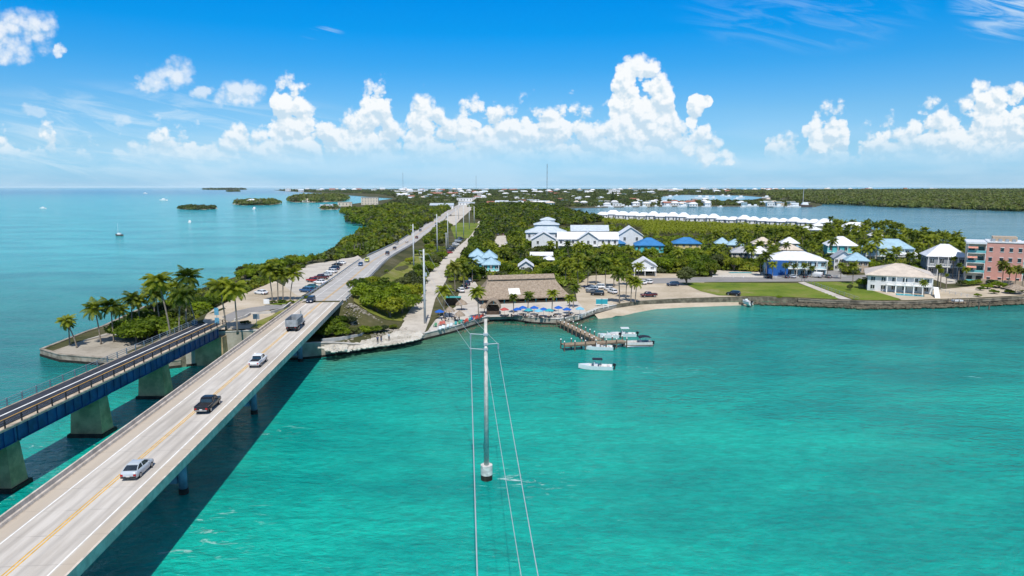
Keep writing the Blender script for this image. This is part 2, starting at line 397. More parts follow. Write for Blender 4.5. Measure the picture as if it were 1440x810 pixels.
# ------------------------------------------------------------------ water
def ground_mat(name, cols, scale, rough=.95, bump=.4):
    m = bpy.data.materials.new(name); m.use_nodes = True; q = NG(m.node_tree); bs = m.node_tree.nodes['Principled BSDF']
    pos = q.n('ShaderNodeNewGeometry').outputs['Position']
    n = q.m('ADD', q.m('MULTIPLY', q.noise(pos, scale, 5, .6), .7), q.m('MULTIPLY', q.noise(pos, scale * 12, 4, .65), .3))
    k = len(cols); q.link(q.ramp(n, [(.32 + .36 * i / (k - 1), c) for i, c in enumerate(cols)]), bs.inputs['Base Color'])
    bs.inputs['Roughness'].default_value = rough; bs.inputs['Specular IOR Level'].default_value = .2
    b = q.n('ShaderNodeBump'); b.inputs['Strength'].default_value = bump; b.inputs['Distance'].default_value = .3
    q.link(q.noise(pos, scale * 14, 4, .6), b.inputs['Height']); q.link(b.outputs[0], bs.inputs['Normal'])
    return m
def lin(r, g_, b): return tuple((c / 255 / 12.92) if c <= 10.3 else ((c / 255 + .055) / 1.055) ** 2.4 for c in (r, g_, b))
def water():
    ax = lambda near, far, lo, hi: None
    def axis(lo, hi, step0, c0, c1, grow):
        a = list(np.arange(c0, c1 + .1, step0)); s = step0; q = c1
        while q < hi: s *= grow; q += s; a.append(q)
        s = step0; q = c0
        while q > lo: s *= grow; q -= s; a.insert(0, q)
        return np.array(a)
    xs = axis(-90000, 90000, 3., -230, 330, 1.13); ys = axis(-3000, 110000, 3., 40, 330, 1.11)
    X, Y = np.meshgrid(xs, ys); x, y = X.ravel(), Y.ravel()
    nx, ny = len(xs), len(ys); idx = np.arange(nx * ny).reshape(ny, nx)
    F = np.stack([idx[:-1, :-1], idx[:-1, 1:], idx[1:, 1:], idx[1:, :-1]], -1).reshape(-1, 4)
    m = bpy.data.materials.new('sea_water'); m.use_nodes = True; q = NG(m.node_tree); bs = m.node_tree.nodes['Principled BSDF']
    at = q.n('ShaderNodeAttribute', attribute_name='bottom_depth'); pos = q.n('ShaderNodeNewGeometry').outputs['Position']
    # sea bed seen through the water: sand, weed patches, channels
    sc_ = q.n('ShaderNodeMapping'); sc_.inputs['Scale'].default_value = (.6, 1.5, 1.); q.link(pos, sc_.inputs[0])
    n1 = q.noise(sc_.outputs[0], .018, 5, .6, .4); n2 = q.noise(sc_.outputs[0], .11, 5, .65, .3)
    nn = q.m('ADD', q.m('MULTIPLY', n1, .72), q.m('MULTIPLY', n2, .28))
    var = q.mix(q.mr(nn, .38, .62), (.44, .72, .76), (1.34, 1.12, 1.07))
    sk = q.n('ShaderNodeMapping'); sk.inputs['Scale'].default_value = (.22, 1.3, 1.); sk.inputs['Rotation'].default_value = (0, 0, -.12); q.link(pos, sk.inputs[0])
    var = q.mix(q.m('MULTIPLY', q.mr(q.noise(sk.outputs[0], .028, 4, .6, 1.2), .52, .68), .55), var, (1.5, 1.10, 1.08))
    chop = q.noise(sc_.outputs[0], .75, 5, .7, .5)
    var = q.mix(1., var, q.mix(q.mr(chop, .34, .66), (.80, .86, .87), (1.22, 1.12, 1.11)), 'MULTIPLY')  # not sea bed: wave sparkle painted into the base colour as fine mottling
    c = q.mix(1., at.outputs['Color'], var, 'MULTIPLY')
    # foam flecks on the chop
    sp = q.n('ShaderNodeMapping'); sp.inputs['Scale'].default_value = (.32, 1., 1.); sp.inputs['Rotation'].default_value = (0, 0, .25); q.link(pos, sp.inputs[0])
    fl = q.m('MULTIPLY', q.mr(q.noise(sp.outputs[0], .55, 6, .68, .8), .69, .74), q.mr(q.noise(pos, .035, 3), .46, .6))
    fa = q.n('ShaderNodeAttribute', attribute_name='foam')
    fl2 = q.m('MULTIPLY', fa.outputs['Fac'], q.mr(q.noise(sp.outputs[0], .8, 6, .7, 1.), .57, .68))
    fo = q.m('MAXIMUM', q.m('MULTIPLY', fl, .4), fl2)
    c = q.mix(fo, c, (.62, .72, .70))
    q.link(c, bs.inputs['Base Color']); bs.inputs['IOR'].default_value = 1.33; bs.inputs['Specular IOR Level'].default_value = .32
    q.link(q.m('ADD', .12, q.m('MULTIPLY', fo, .6)), bs.inputs['Roughness'])
    wv = q.n('ShaderNodeMapping'); wv.inputs['Scale'].default_value = (.7, 1.2, 1.); wv.inputs['Rotation'].default_value = (0, 0, .3); q.link(pos, wv.inputs[0])
    h = q.m('ADD', q.m('MULTIPLY', q.noise(wv.outputs[0], .22, 5, .62, .5), 1.), q.m('MULTIPLY', q.noise(wv.outputs[0], .85, 5, .65, .3), .62))
    b = q.n('ShaderNodeBump'); b.inputs['Strength'].default_value = .8; b.inputs['Distance'].default_value = 1.15
    q.link(h, b.inputs['Height']); q.link(b.outputs[0], bs.inputs['Normal'])
    me = mesh_np('water', np.stack([x, y, 0 * x], 1), F, [m])
    # colour of the water body over its bed
    C = lambda *a: np.array(lin(*a))
    d = dist_poly(SH[:115], x, y); d[inside(SH, x, y)] = 0
    lat = lateral(x, y)
    near = C(14, 158, 144); mid = C(22, 137, 130); far_l = C(54, 163, 168); hor = C(0, 108, 142); bay = C(84, 130, 138); shal = C(74, 108, 78); right = C(46, 138, 138)
    mixc = lambda a, b, t: a * (1 - t[:, None]) + b * t[:, None]
    c = np.repeat(near[None], len(x), 0)
    c = mixc(c, np.repeat(right[None], len(x), 0), sstep(40, 200, x) * sstep(90, 200, y))
    c = mixc(c, np.repeat(mid[None], len(x), 0), sstep(105, 175, y) * (lat > -60) * (1 - .5 * sstep(60, 200, x)))
    L = sstep(20, 45, -lat)
    c = mixc(c, np.repeat(C(22, 122, 118)[None], len(x), 0), L)
    c = mixc(c, np.repeat(far_l[None], len(x), 0), L * sstep(170, 420, y))
    bayz = (x > 20) & (y > 330)
    c = mixc(c, np.repeat(bay[None], len(x), 0), bayz * 1.)
    c = mixc(c, np.repeat(hor[None], len(x), 0), sstep(1800, 5200, y) * (1 - .0 * bayz))
    c = mixc(c, np.repeat(C(20, 140, 150)[None], len(x), 0), sstep(9000, 30000, y) * .8)
    nz = .5 + .5 * np.sin(x * .23 + 1.7 * np.sin(y * .31)) * np.sin(y * .19 + x * .07)
    sh = np.exp(-(d / (4.5 + 5 * nz + 3.5 * ((x > -25) & (x < 38)))) ** 1.4) * (y < 330) * (lat > 8)
    c = mixc(c, np.repeat(shal[None], len(x), 0), np.clip(sh * 1.0, 0, .9))
    sh2 = np.exp(-(d / 18) ** 2) * (y < 330) * (lat > 8)
    c = mixc(c, np.repeat(C(70, 138, 118)[None], len(x), 0), sh2 * .45 * (.4 + .6 * nz))
    a = me.color_attributes.new('bottom_depth', 'FLOAT_COLOR', 'POINT')
    a.data.foreach_set('color', np.concatenate([c, np.ones((len(x), 1))], 1).astype(np.float32).ravel())
    fm = np.zeros(len(x))
    for px, py, r, s in FOAM:
        p = G(px, py); fm = np.maximum(fm, s * np.exp(-(((x - p.x) / r) ** 2 + ((y - p.y) / (r * .55)) ** 2)))
    f_ = me.attributes.new('foam', 'FLOAT', 'POINT'); f_.data.foreach_set('value', fm.astype(np.float32))
    return tag(obj('water', me), kind='structure')
FOAM = [(700,672,4,1.),(720,676,4,.9),(748,690,4,.5),(775,668,4,.5),(380,608,5,.5),(300,730,5,.55),(270,765,6,.55),(60,630,6,.7),(20,700,7,.8),(120,622,5,.9),(160,615,6,.8),(215,560,4,.8),(865,521,3,.7),(900,519.5,5,.7),(950,519,7,.5),(40,660,6,.7)]
water()

# ------------------------------------------------------------------ land
def land():
    m = ground_mat('ground_soil', [(.030, .034, .010), (.050, .055, .016), (.085, .08, .035), (.16, .14, .085)], .06)
    zf = lambda x, y: terrain(x, y)
    vs, fs = cdt([tuple(p) for p in SH], 6., zf)
    mb = MB().add(vs, fs)
    V = np.array(vs); n = len(SH)
    # skirt: the edge of the land goes down below the water
    for i in range(n):
        a, b = SH[i], SH[(i + 1) % n]; za, zb = float(zf(*a)), float(zf(*b))
        mb.add([(a[0], a[1], za), (b[0], b[1], zb), (b[0], b[1], -1.5), (a[0], a[1], -1.5)], [(0, 1, 2, 3)], 1)
    o = mb.build('ground', [m, M('shore_edge', (.16, .14, .10), var=.5, scale=.6, bump=.6, space='w')]); tag(o, kind='structure')
land()
SAND = ground_mat('coral_sand', [(.30, .25, .175), (.41, .345, .25), (.49, .42, .32), (.55, .49, .40)], .09)
GRAV = ground_mat('gravel_track', [(.33, .30, .25), (.45, .41, .35), (.53, .49, .42), (.42, .38, .31)], .12)
GRASS = ground_mat('mown_grass', [(.055, .095, .008), (.095, .145, .012), (.135, .185, .018), (.18, .19, .04), (.30, .26, .15)], .075)
SCRUB = ground_mat('rough_grass', [(.08, .11, .012), (.14, .17, .02), (.19, .19, .045), (.28, .25, .13)], .14)
ASPH = ground_mat('old_asphalt', [(.18, .18, .175), (.23, .225, .215), (.27, .26, .25), (.22, .215, .2)], .15, bump=.15)
CONC = ground_mat('patio_concrete', [(.34, .31, .26), (.45, .41, .355), (.52, .49, .44), (.42, .385, .33)], .2, bump=.1)
sheet('sand_lot', pixpoly([(800,444),(812,428),(808,402),(830,388),(900,384),(965,386),(1000,402),(1060,412),(1120,415),(1165,420),(1180,428),(1122,425),(1078,423),(1044,423),(1011,424),(955,426),(900,429),(866,435),(838,441)]), SAND, .05)
sheet('street', pixpoly([(895,392),(1000,390),(1100,391),(1190,388),(1250,386),(1310,388),(1312,393),(1260,396),(1190,396),(1120,396.5),(1000,397),(895,400)]), ASPH, .09)
sheet('lawn', pixpoly([(958,398),(1010,398),(1122,399),(1175,418),(1180,422.5),(1080,418),(1010,416),(985,410)]), GRASS, .13)
sheet('lawn', pixpoly([(1132,397),(1200,397),(1222,408),(1265,421),(1262,424.5),(1205,424)]), GRASS, .13)
sheet('path', pixpoly([(1122,398),(1131,397),(1205,425),(1190,425)]), CONC, .13)
sheet('gravel_path', pixpoly([(550,471),(562,448),(586,424),(598,410),(599,390),(619,368),(640,350),(655,338),(668,319),(673,311),(682,312),(679,320),(668,340),(659,358),(632,380),(627,395),(612,420),(604,450),(596,470)]), GRAV, .07)
sheet('grass_field', pixpoly([(633,319),(645,313),(674,314),(659,335),(640,336)]), GRASS, .1)
sheet('bank_grass', pixpoly([(499,412),(520,399),(545,384),(562,370),(576,360),(600,352),(606,368),(598,398),(588,420),(565,452),(520,440),(497,424)]), SCRUB, .14, 4.)
sheet('parking_pad', pixpoly([(693,345),(699,332),(711,331),(713,345),(709,349)]), GRAV, .1)
sheet('side_lot', pixpoly([(640,434),(644,416),(650,400),(660,394),(668,396),(673,404),(671,424)]), GRAV, .05)
sheet('patio', pixpoly([(594,476),(612,450),(640,432),(672,422),(812,424),(826,440),(812,450),(784,455),(748,453),(720,449),(689,450),(667,456),(636,466)]), CONC, .06)
sheet('villa_terrace', pixpoly([(1218,407),(1300,410),(1420,398),(1440,404),(1440,418),(1362,425),(1329,426),(1280,428),(1262,420)]), SAND, .08)
sheet('forecourt', pixpoly([(1002,380),(1040,382),(1074,383),(1076,391.5),(1002,392)]), GRAV, .08)
sheet('motel_parking', pixpoly([(1072,384),(1180,381),(1188,389.5),(1100,391.5),(1074,391.5)]), ASPH, .10)
sheet('side_street', pixpoly([(1310,393),(1318,384),(1350,380),(1372,388),(1400,397),(1330,400)]), GRAV, .12)
zl = lambda d: (lambda x, y: terrain(x, y) + d)
sheet('parking_lot', [tuple(T(*q)[:2]) for q in [(420,418),(400,403),(412,385),(432,372),(500,362),(512,366),(470,392)]], GRAV, .08, 4.)
sheet('sandy_rise', [tuple(T(*q)[:2]) for q in [(299,464),(285,452),(300,438),(330,418),(370,402),(402,404),(418,416),(440,417),(380,455),(350,472)]], SAND, .1, 4.)
sheet('dry_grass', pixpoly([(352,462),(362,452),(380,445),(402,438),(412,431),(404,441),(384,454),(364,469)]), SCRUB, .16, 4.)
sheet('old_path', pixpoly([(312,446),(330,438),(352,433),(376,430),(402,428),(400,433),(374,437),(352,441),(336,446),(322,454)]), ASPH, .16, 4.)
sheet('grass_strip', pixpoly([(376,428),(394,425.5),(416,424),(424,419),(426,422),(414,429),(396,430)]), GRASS, .16, 4.)
sheet('promontory_apron', [tuple(G(*q, 1.6)[:2]) for q in [(60,498),(120,506),(225,513),(248,500),(240,486),(200,478),(150,468),(124,476)]], ground_mat('weathered_apron', [(.20, .175, .14), (.29, .26, .21), (.37, .335, .275), (.30, .27, .22)], .12), .07, 4.)
sheet('old_road', [tuple(T(*q)[:2]) for q in [(296,412),(330,398),(372,384),(383,386),(340,404),(300,420)]], ASPH, .1, 4.)
sheet('beach', [tuple(G(*q, .2)[:2]) for q in [(836,444),(866,437),(900,431.5),(955,428.5),(1011,427),(1060,426),(1060,428.5),(1010,432),(955,436),(900,441.5),(866,444),(845,450)]], SAND, 0, 3.,
      zf=lambda x, y: 1.25 - .17 * dist_poly(SH[22:30], x, y, False))

# the road beyond the bridge, with its paint
def road_part():
    line = [p for p in ROAD if p.y > 186]
    zz = lambda d: (lambda y: float(zr(y)) + d)
    mb = MB(); strip(mb, line, -6.2, 6.2, zz(0.)); o = mb.build('road', M('road_concrete_far', (.40, .385, .36), var=.12, scale=.25, space='w', bump=.1)); tag(o, kind='structure')
    mb = MB(); near = [p for p in line if p.y < 1500]
    strip(mb, near, -3.75, -3.6, zz(.03)); strip(mb, near, 3.6, 3.75, zz(.03))
    strip(mb, near, -.28, -.12, zz(.03), 1); strip(mb, near, .12, .28, zz(.03), 1)
    tag(mb.build('road_markings', [M('paint_white', (.75, .75, .72), var=.15, scale=.8), M('paint_yellow', (.62, .36, .06), var=.2, scale=.8)]), kind='structure')
road_part()
# broad paved shoulder where the highway widens further on
sheet('road_shoulder', [tuple(G(*q, 2.4)[:2]) for q in [(604,317.5),(620,319),(640,316.5),(647,309),(669,289),(687,277),(677,275.5),(655,284.5),(622,307.5)]], GRAV, 0, 0, zf=lambda x, y: 0 * x + 2.36)

# ------------------------------------------------------------------ road bridge
def deck_mat():
    m = bpy.data.materials.new('bridge_deck_concrete'); m.use_nodes = True; q = NG(m.node_tree); bs = m.node_tree.nodes['Principled BSDF']
    tc = q.n('ShaderNodeTexCoord').outputs['Object']; s = q.n('ShaderNodeSeparateXYZ'); q.link(tc, s.inputs[0]); x, y = s.outputs[0], s.outputs[1]
    ax = q.m('ABSOLUTE', x)
    st = q.n('ShaderNodeMapping'); st.inputs['Scale'].default_value = (1., .10, 1.); q.link(tc, st.inputs[0])
    streak = q.noise(st.outputs[0], .9, 5, .65)
    c = q.mix(q.mr(streak, .3, .7), (.43, .395, .345), (.57, .535, .48))
    # wheel paths polished darker
    wp = q.m('ABSOLUTE', q.m('SUBTRACT', q.m('ABSOLUTE', q.m('SUBTRACT', ax, 1.9)), .85))
    c = q.mix(q.m('MULTIPLY', q.mr(q.m('ADD', wp, q.m('MULTIPLY', streak, .3)), .6, .1), .38), c, (.27, .25, .225))
    # tan shoulders with grit against the kerb
    c = q.mix(q.m('MULTIPLY', q.mr(q.m('ADD', ax, q.m('MULTIPLY', q.noise(tc, .7, 4), .35)), 3.85, 4.15), .75), c, (.43, .365, .285))
    c = q.mix(q.m('MULTIPLY', q.mr(q.m('ADD', ax, q.m('MULTIPLY', q.noise(tc, 1.3, 5, .7), .9)), 5.75, 6.1), .55), c, (.16, .14, .12))
    # slab joints and tar marks
    fr = q.m('FRACT', q.m('DIVIDE', q.m('ADD', y, q.m('MULTIPLY', q.noise(tc, 2., 2), .08)), 5.18))
    c = q.mix(q.m('MULTIPLY', q.mr(q.m('ABSOLUTE', q.m('SUBTRACT', fr, .5)), .018, .004), q.m('MULTIPLY', q.mr(q.noise(tc, .4, 3), .3, .7), .5)), c, (.15, .14, .13))
    c = q.mix(q.m('MULTIPLY', q.mr(q.noise(tc, 2.6, 4, .7), .70, .76), .55), c, (.12, .11, .10))
    c = q.mix(q.m('MULTIPLY', q.mr(q.noise(st.outputs[0], .35, 3, .5), .58, .66), .35), c, (.33, .30, .26))
    q.link(c, bs.inputs['Base Color']); bs.inputs['Roughness'].default_value = .85; bs.inputs['Specular IOR Level'].default_value = .25
    b = q.n('ShaderNodeBump'); b.inputs['Strength'].default_value = .15; b.inputs['Distance'].default_value = .05
    q.link(q.noise(tc, 9, 4), b.inputs['Height']); q.link(b.outputs[0], bs.inputs['Normal']); return m
CON_B = M('barrier_concrete', (.52, .455, .385), var=.22, scale=.9, bump=.25, spec=.2)
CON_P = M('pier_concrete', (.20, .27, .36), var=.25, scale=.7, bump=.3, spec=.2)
DARKW = M('wet_growth', (.022, .020, .014), var=.5, scale=1.2, bump=.6)
WHITE_P = M('paint_white', (.75, .75, .72), var=.15, scale=.8); YELL_P = M('paint_yellow', (.62, .36, .06), var=.2, scale=.8)
DZ = 7.5
def road_bridge():
    t = thing('road_bridge', 'long two lane concrete road bridge crossing the turquoise channel on twin columns', 'bridge', (-38, 0, 0), math.atan(.0825))
    y0, y1 = -70., 189.8
    MB().box(-6.02, 6.02, y0, y1, DZ - .24, DZ).build('deck', deck_mat(), t)
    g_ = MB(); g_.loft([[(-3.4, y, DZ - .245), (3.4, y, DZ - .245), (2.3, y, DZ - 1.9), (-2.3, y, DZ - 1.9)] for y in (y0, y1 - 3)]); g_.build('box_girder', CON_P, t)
    for s in (-1, 1):
        prof = [(s * 5.58, DZ + .003), (s * 5.66, DZ + .25), (s * 5.80, DZ + .34), (s * 5.84, DZ + .84), (s * 6.06, DZ + .84), (s * 6.06, DZ - .28), (s * 6.025, DZ - .28), (s * 6.025, DZ + .003)]
        b = MB(); n = 52
        for i in range(n):
            a, c = y0 + (y1 - y0) * i / n, y0 + (y1 - y0) * (i + 1) / n - .03
            b.loft([[(x, yy_, z) for x, z in prof] for yy_ in (a, c)])
        b.build('barrier', CON_B, t)
    def line(x, w_, m): MB().box(x - w_, x + w_, y0, y1, DZ + .001, DZ + .006).build('lane_marking', m, t)
    line(-3.68, .075, WHITE_P); line(3.62, .075, WHITE_P); line(-.17, .075, YELL_P); line(.17, .075, YELL_P)
    for y in (13, 49.5, 84.3, 116., 152.5):
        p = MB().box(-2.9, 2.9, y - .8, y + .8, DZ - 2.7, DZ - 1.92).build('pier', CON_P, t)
        for s in (-1, 1):
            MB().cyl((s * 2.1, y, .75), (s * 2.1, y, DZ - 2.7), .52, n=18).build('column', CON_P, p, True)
            MB().cyl((s * 2.1, y, -2), (s * 2.1, y, .75), .60, n=18).build('column_foot', DARKW, p, True)
        MB().box(-1.5, 1.5, y - .4, y + .4, 1.5, 2.4).build('tie_beam', CON_P, p)
    MB().box(-6.2, 6.2, 187.2, 189.7, 3.0, DZ - .26).build('abutment', CON_B, t)
road_bridge()

# ------------------------------------------------------------------ old railway bridge with its path
BLUE = M('girder_blue', (.014, .07, .19), rough=.5, var=.35, scale=.5, bump=.1)
STONE = M('old_pier_concrete', (.52, .36, .20), col2=(.26, .19, .10), scale=.5, bump=.6, detail=6)
RUST = M('rusty_rail', (.045, .035, .035), var=.4, scale=2.); GALV = M('galvanised_steel', (.34, .37, .39), rough=.45, var=.15, metal=.4)
TANC = M('deck_edge_concrete', (.46, .38, .28), var=.3, scale=1.5, bump=.3)
def old_bridge():
    t = thing('girder_bridge', 'old blue steel girder bridge with narrow path and pipe railings on stout concrete piers', 'bridge', (-68, 0, 0))
    y0, y1, zt = -26., 151.5, 9.0
    MB().box(-3.3, 3.3, y0, y1, zt - .3, zt).build('deck', TANC, t)
    MB().box(-2.9, 2.35, y0, y1, zt + .002, zt + .03).build('path_surface', M('path_asphalt', (.030, .034, .045), var=.3, scale=.6), t)
    MB().box(-1.1, -.82, y0, y1, zt + .034, zt + .04).build('lane_marking', WHITE_P, t)
    MB().box(.42, .56, y0, y1, zt + .034, zt + .04).build('lane_marking', YELL_P, t)
    MB().box(1.62, 1.8, y0, y1, zt + .034, zt + .12).build('kerb', M('kerb_grey', (.45, .47, .5), var=.2), t)
    piers = [26., 46., 66., 86., 106., 126.]
    ends = [6.] + piers + [148.5]
    for s in (-1, 1):
        for a, b in zip(ends[:-1], ends[1:]):
            m = MB(); x = s * 2.75
            m.box(x - .03, x + .03, a + .12, b - .12, zt - 2.45, zt - .3)
            m.box(x - .22, x + .22, a + .12, b - .12, zt - 2.5, zt - 2.45); m.box(x - .22, x + .22, a + .12, b - .12, zt - .36, zt - .302)
            for k in range(11):
                yy_ = a + .3 + (b - a - .6) * k / 10; w_ = .12 if 0 < k < 10 else .3
                m.box(x + s * .031, x + s * .17, yy_ - w_ / 2, yy_ + w_ / 2, zt - 2.44, zt - .37)
            m.build('girder', BLUE, t)
    for s in (-1, 1):
        m = MB(); x = s * 3.18
        for z in (1.12, .78, .42): m.tube([(x, y0, zt + z), (x, y1, zt + z)], .045, 6)
        m.build('railing', RUST if s > 0 else GALV, t)
        for k in range(60):
            y = y0 + 1 + k * 3.02
            if y < y1: MB().box(x - .07, x + .07, y - .07, y + .07, zt, zt + 1.2).build('post', RUST if s > 0 else GALV, t)
    for y in piers:
        p = MB().frustum(.55, (-2.55, 2.55, y - 1.55, y + 1.55), 6.1, (-2.2, 2.2, y - 1.2, y + 1.2)).build('pier', STONE, t)
        MB().frustum(6.1, (-2.4, 2.4, y - 1.35, y + 1.35), 6.48, (-2.35, 2.35, y - 1.3, y + 1.3)).build('pier_cap', STONE, p)
        MB().frustum(-1.5, (-3.0, 3.0, y - 2.0, y + 2.0), .56, (-2.85, 2.85, y - 1.95, y + 1.95)).build('footing', DARKW, p)
    a = MB().frustum(-1, (-4.6, 3.6, 148.6, 153.5), 6.45, (-4.2, 3.4, 148.8, 153.5)).build('abutment', STONE, t)
old_bridge()

# ------------------------------------------------------------------ vehicles
TYRE = M('tyre_rubber', (.015, .015, .016), rough=.9); RIM = M('wheel_rim', (.4, .41, .42), rough=.35, metal=.7)
GL = glass(); RED_L = M('tail_light_red', (.35, .01, .01), rough=.25); HEAD_L = M('headlight_clear', (.7, .72, .72), rough=.15); TRIM = M('black_trim', (.02, .02, .022), rough=.6)
PLATE = M('plate_white', (.6, .6, .58))
PAINT = {'silver': (.42, .47, .51), 'black': (.012, .013, .015), 'white': (.72, .73, .73), 'grey': (.12, .13, .14), 'blue': (.03, .09, .20), 'dark blue': (.012, .025, .06), 'red': (.30, .02, .015), 'yellow': (.45, .45, .04), 'teal': (.02, .13, .15), 'maroon': (.10, .02, .02), 'beige': (.40, .36, .29)}
def paint(c): return M('car_paint_' + c.replace(' ', '_'), PAINT[c], rough=.22, var=.05, scale=.7, spec=.6)
CARS = {}
def ring(y, w_, zl, zh):
    zm = zl + (zh - zl) * .62
    return [(-w_ * .86, y, zl), (w_ * .86, y, zl), (w_ * .98, y, zl + .14), (w_, y, zm), (w_ * .95, y, zh - .06), (w_ * .85, y, zh), (-w_ * .85, y, zh), (-w_ * .95, y, zh - .06), (-w_, y, zm), (-w_ * .98, y, zl + .14)]
SPEC = {
 'sedan': dict(L=2.35, st=[(-2.35, .74, .36, .86), (-2.26, .86, .26, .97), (-1.7, .92, .2, 1.01), (-.6, .93, .18, .97), (.9, .93, .18, .95), (1.5, .91, .2, .91), (2.1, .86, .22, .80), (2.35, .70, .32, .64)],
    cab=((-2.0, 1.25, .82, .94), (-1.0, .25, .60, 1.46)), wh=(1.40, -1.42, .33), W=.93),
 'suv': dict(L=2.4, st=[(-2.4, .80, .42, 1.0), (-2.33, .93, .32, 1.1), (-1.6, .97, .28, 1.12), (.8, .97, .28, 1.10), (1.5, .96, .3, 1.06), (2.15, .92, .3, .98), (2.4, .78, .4, .80)],
    cab=((-2.28, 1.15, .86, 1.08), (-1.95, .45, .70, 1.74)), wh=(1.5, -1.45, .37), W=.97),
 'pickup': dict(L=2.9, st=[(-2.9, .90, .55, 1.05), (-2.85, .98, .5, 1.12), (-.55, 1.0, .46, 1.14), (.0, 1.0, .42, 1.16), (1.5, 1.0, .42, 1.18), (2.3, .98, .42, 1.14), (2.8, .94, .45, 1.05), (2.9, .84, .52, .95)],
    cab=((-.75, 1.55, .88, 1.14), (-.55, .80, .74, 1.86)), wh=(1.85, -1.75, .41), W=1.0)}
def car(kind, col):
    """a vehicle at the origin facing +Y, with its parts"""
    if (kind, col) in CARS: return copy_tree(CARS[kind, col])
    s = SPEC[kind]; pm = paint(col); t = thing('parked_car', '', {'sedan': 'car', 'suv': 'car', 'pickup': 'pickup truck'}[kind]); CARS[kind, col] = t
    MB().loft([ring(*q) for q in s['st']]).build('body', pm, t, True)
    (b0, b1, bw, bz), (t0, t1, tw, tz) = s['cab']
    lr = lambda a, b, f: a + (b - a) * f
    cr = [(b0, bz - .04, bw, 0.), (lr(b0, t0, .5), lr(bz, tz, .60), bw, .55), (t0, tz - .03, bw, .95), (lr(t0, t1, .5), tz, bw, 1.), (t1, tz - .04, bw, .95), (lr(t1, b1, .5), lr(bz, tz, .56), bw, .5), (b1, bz - .04, bw, 0.)]
    MB().loft([[(-bw, y, bz - .06), (-lr(bw, tw, f), y, z), (lr(bw, tw, f), y, z), (bw, y, bz - .06)] for y, z, _, f in cr]).build('window_glass', GL, t, False)
    m = MB(); m.loft([[(-tw - .05, y, z - .03), (-tw + .06, y, z + .035), (tw - .06, y, z + .035), (tw + .05, y, z - .03)] for y, z in ((t0 - .16, tz - .07), (t0 + .1, tz - .005), (lr(t0, t1, .5), tz + .01), (t1 - .1, tz - .015), (t1 + .14, tz - .09))])
    for sx in (-1, 1):
        for (ya, yb) in ((b0, t0), (b1, t1)): m.tube([(sx * bw, ya, bz - .03), (sx * lr(bw, tw, .55), lr(ya, yb, .5), lr(bz, tz, .58)), (sx * tw, yb, tz - .02)], .05, 6)
        ym = (t0 + t1) / 2 - .1; m.tube([(sx * (bw + .0), ym, bz), (sx * tw, ym, tz)], .05, 6)
    m.build('roof', pm, t)
    for sx in (-1, 1):
        for y in s['wh'][:2]:
            r = s['wh'][2]; x = sx * (s['W'] - .12)
            wl = MB().tube([(x - .11, y, r), (x + .11, y, r)], r, 16).build('wheel', TYRE, t)
            MB().tube([(x + sx * .10, y, r), (x + sx * .122, y, r)], r * .62, 12).build('rim', RIM, wl)
        L = s['L']; zh = s['st'][-1][3]; z1 = s['st'][0][3]
        MB().box(sx * .48 - .16, sx * .48 + .16, L - .13, L + .005, zh - .22, zh - .06).build('headlight', HEAD_L, t)
        MB().box(sx * (s['W'] * .74) - .14, sx * (s['W'] * .74) + .14, -L - .012, -L + .12, z1 - .30, z1 - .08).build('tail_light', RED_L, t)
        MB().box(sx * (bw + .12) - .1, sx * (bw + .12) + .1, b1 - .62, b1 - .50, bz - .02, bz + .14).build('wing_mirror', pm, t)
    zl = s['st'][0][2]
    MB().box(-.8, .8, -s['L'] - .06, -s['L'] + .1, zl - .02, zl + .16).build('bumper', TRIM if kind != 'pickup' else RIM, t)
    MB().box(-.2, .2, -s['L'] - .075, -s['L'] - .05, zl + .14, zl + .30).build('number_plate', PLATE, t)
    if kind == 'pickup':
        MB().box(-.80, .80, -2.78, -.85, 1.125, 1.165).build('load_bed', TRIM, t)
        q = MB(); q.box(-.97, -.82, -2.85, -.78, 1.1, 1.24); q.box(.82, .97, -2.85, -.78, 1.1, 1.24); q.box(-.97, .97, -2.9, -2.8, 1.1, 1.24); q.build('bed_side', pm, t)
    return t
def put_car(kind, col, loc, rz, label, name=None, group=None):
    t = car(kind, col); t.name = name or {'sedan': 'parked_car', 'suv': 'parked_car', 'pickup': 'pickup_truck'}[kind]
    t.location = loc; t.rotation_euler = (0, 0, rz); tag(t, label, {'sedan': 'car', 'suv': 'car', 'pickup': 'pickup truck'}[kind], group); return t
BR = math.atan(.0825)
def on_bridge(px, py):
    p = G(px, py, DZ if py > 425 else 6.5); z = float(zr(p.y)) + .005; p = G(px, py, z); return Vector((p.x, p.y, z))
def road_dir(y):
    a, b = np.interp(y - 4, RA[:, 1], RA[:, 0]), np.interp(y + 4, RA[:, 1], RA[:, 0]); return -math.atan2(b - a, 8)
def drive(kind, col, px, py, label, away=True, name='car'):
    p = on_bridge(px, py); return put_car(kind, col, p, road_dir(p.y) + (0 if away else math.pi), label, {'pickup': 'pickup_truck'}.get(kind, name), 'traffic on the bridge road')
drive('sedan', 'silver', 194, 664, 'silver sedan driving away on the bridge, nearest vehicle of the row')
drive('pickup', 'black', 293, 574, 'black pickup truck on the bridge between the silver sedan and the white pickup')
drive('pickup', 'white', 363, 512, 'white pickup truck on the bridge behind the grey dump truck')
drive('suv', 'dark blue', 437, 425, 'dark green blue van coming towards the camera in the left lane beside the dump truck', False)
drive('sedan', 'blue', 507, 373, 'blue hatchback approaching in the left lane beside the yellow car', False)
drive('suv', 'yellow', 516, 367.5, 'bright yellow green car on the road where the parking lot ends', False)
drive('suv', 'black', 545, 357.5, 'black car on the road just past the yellow car')
drive('sedan', 'black', 555, 350, 'black sedan following on the road between the black car and the grey car')
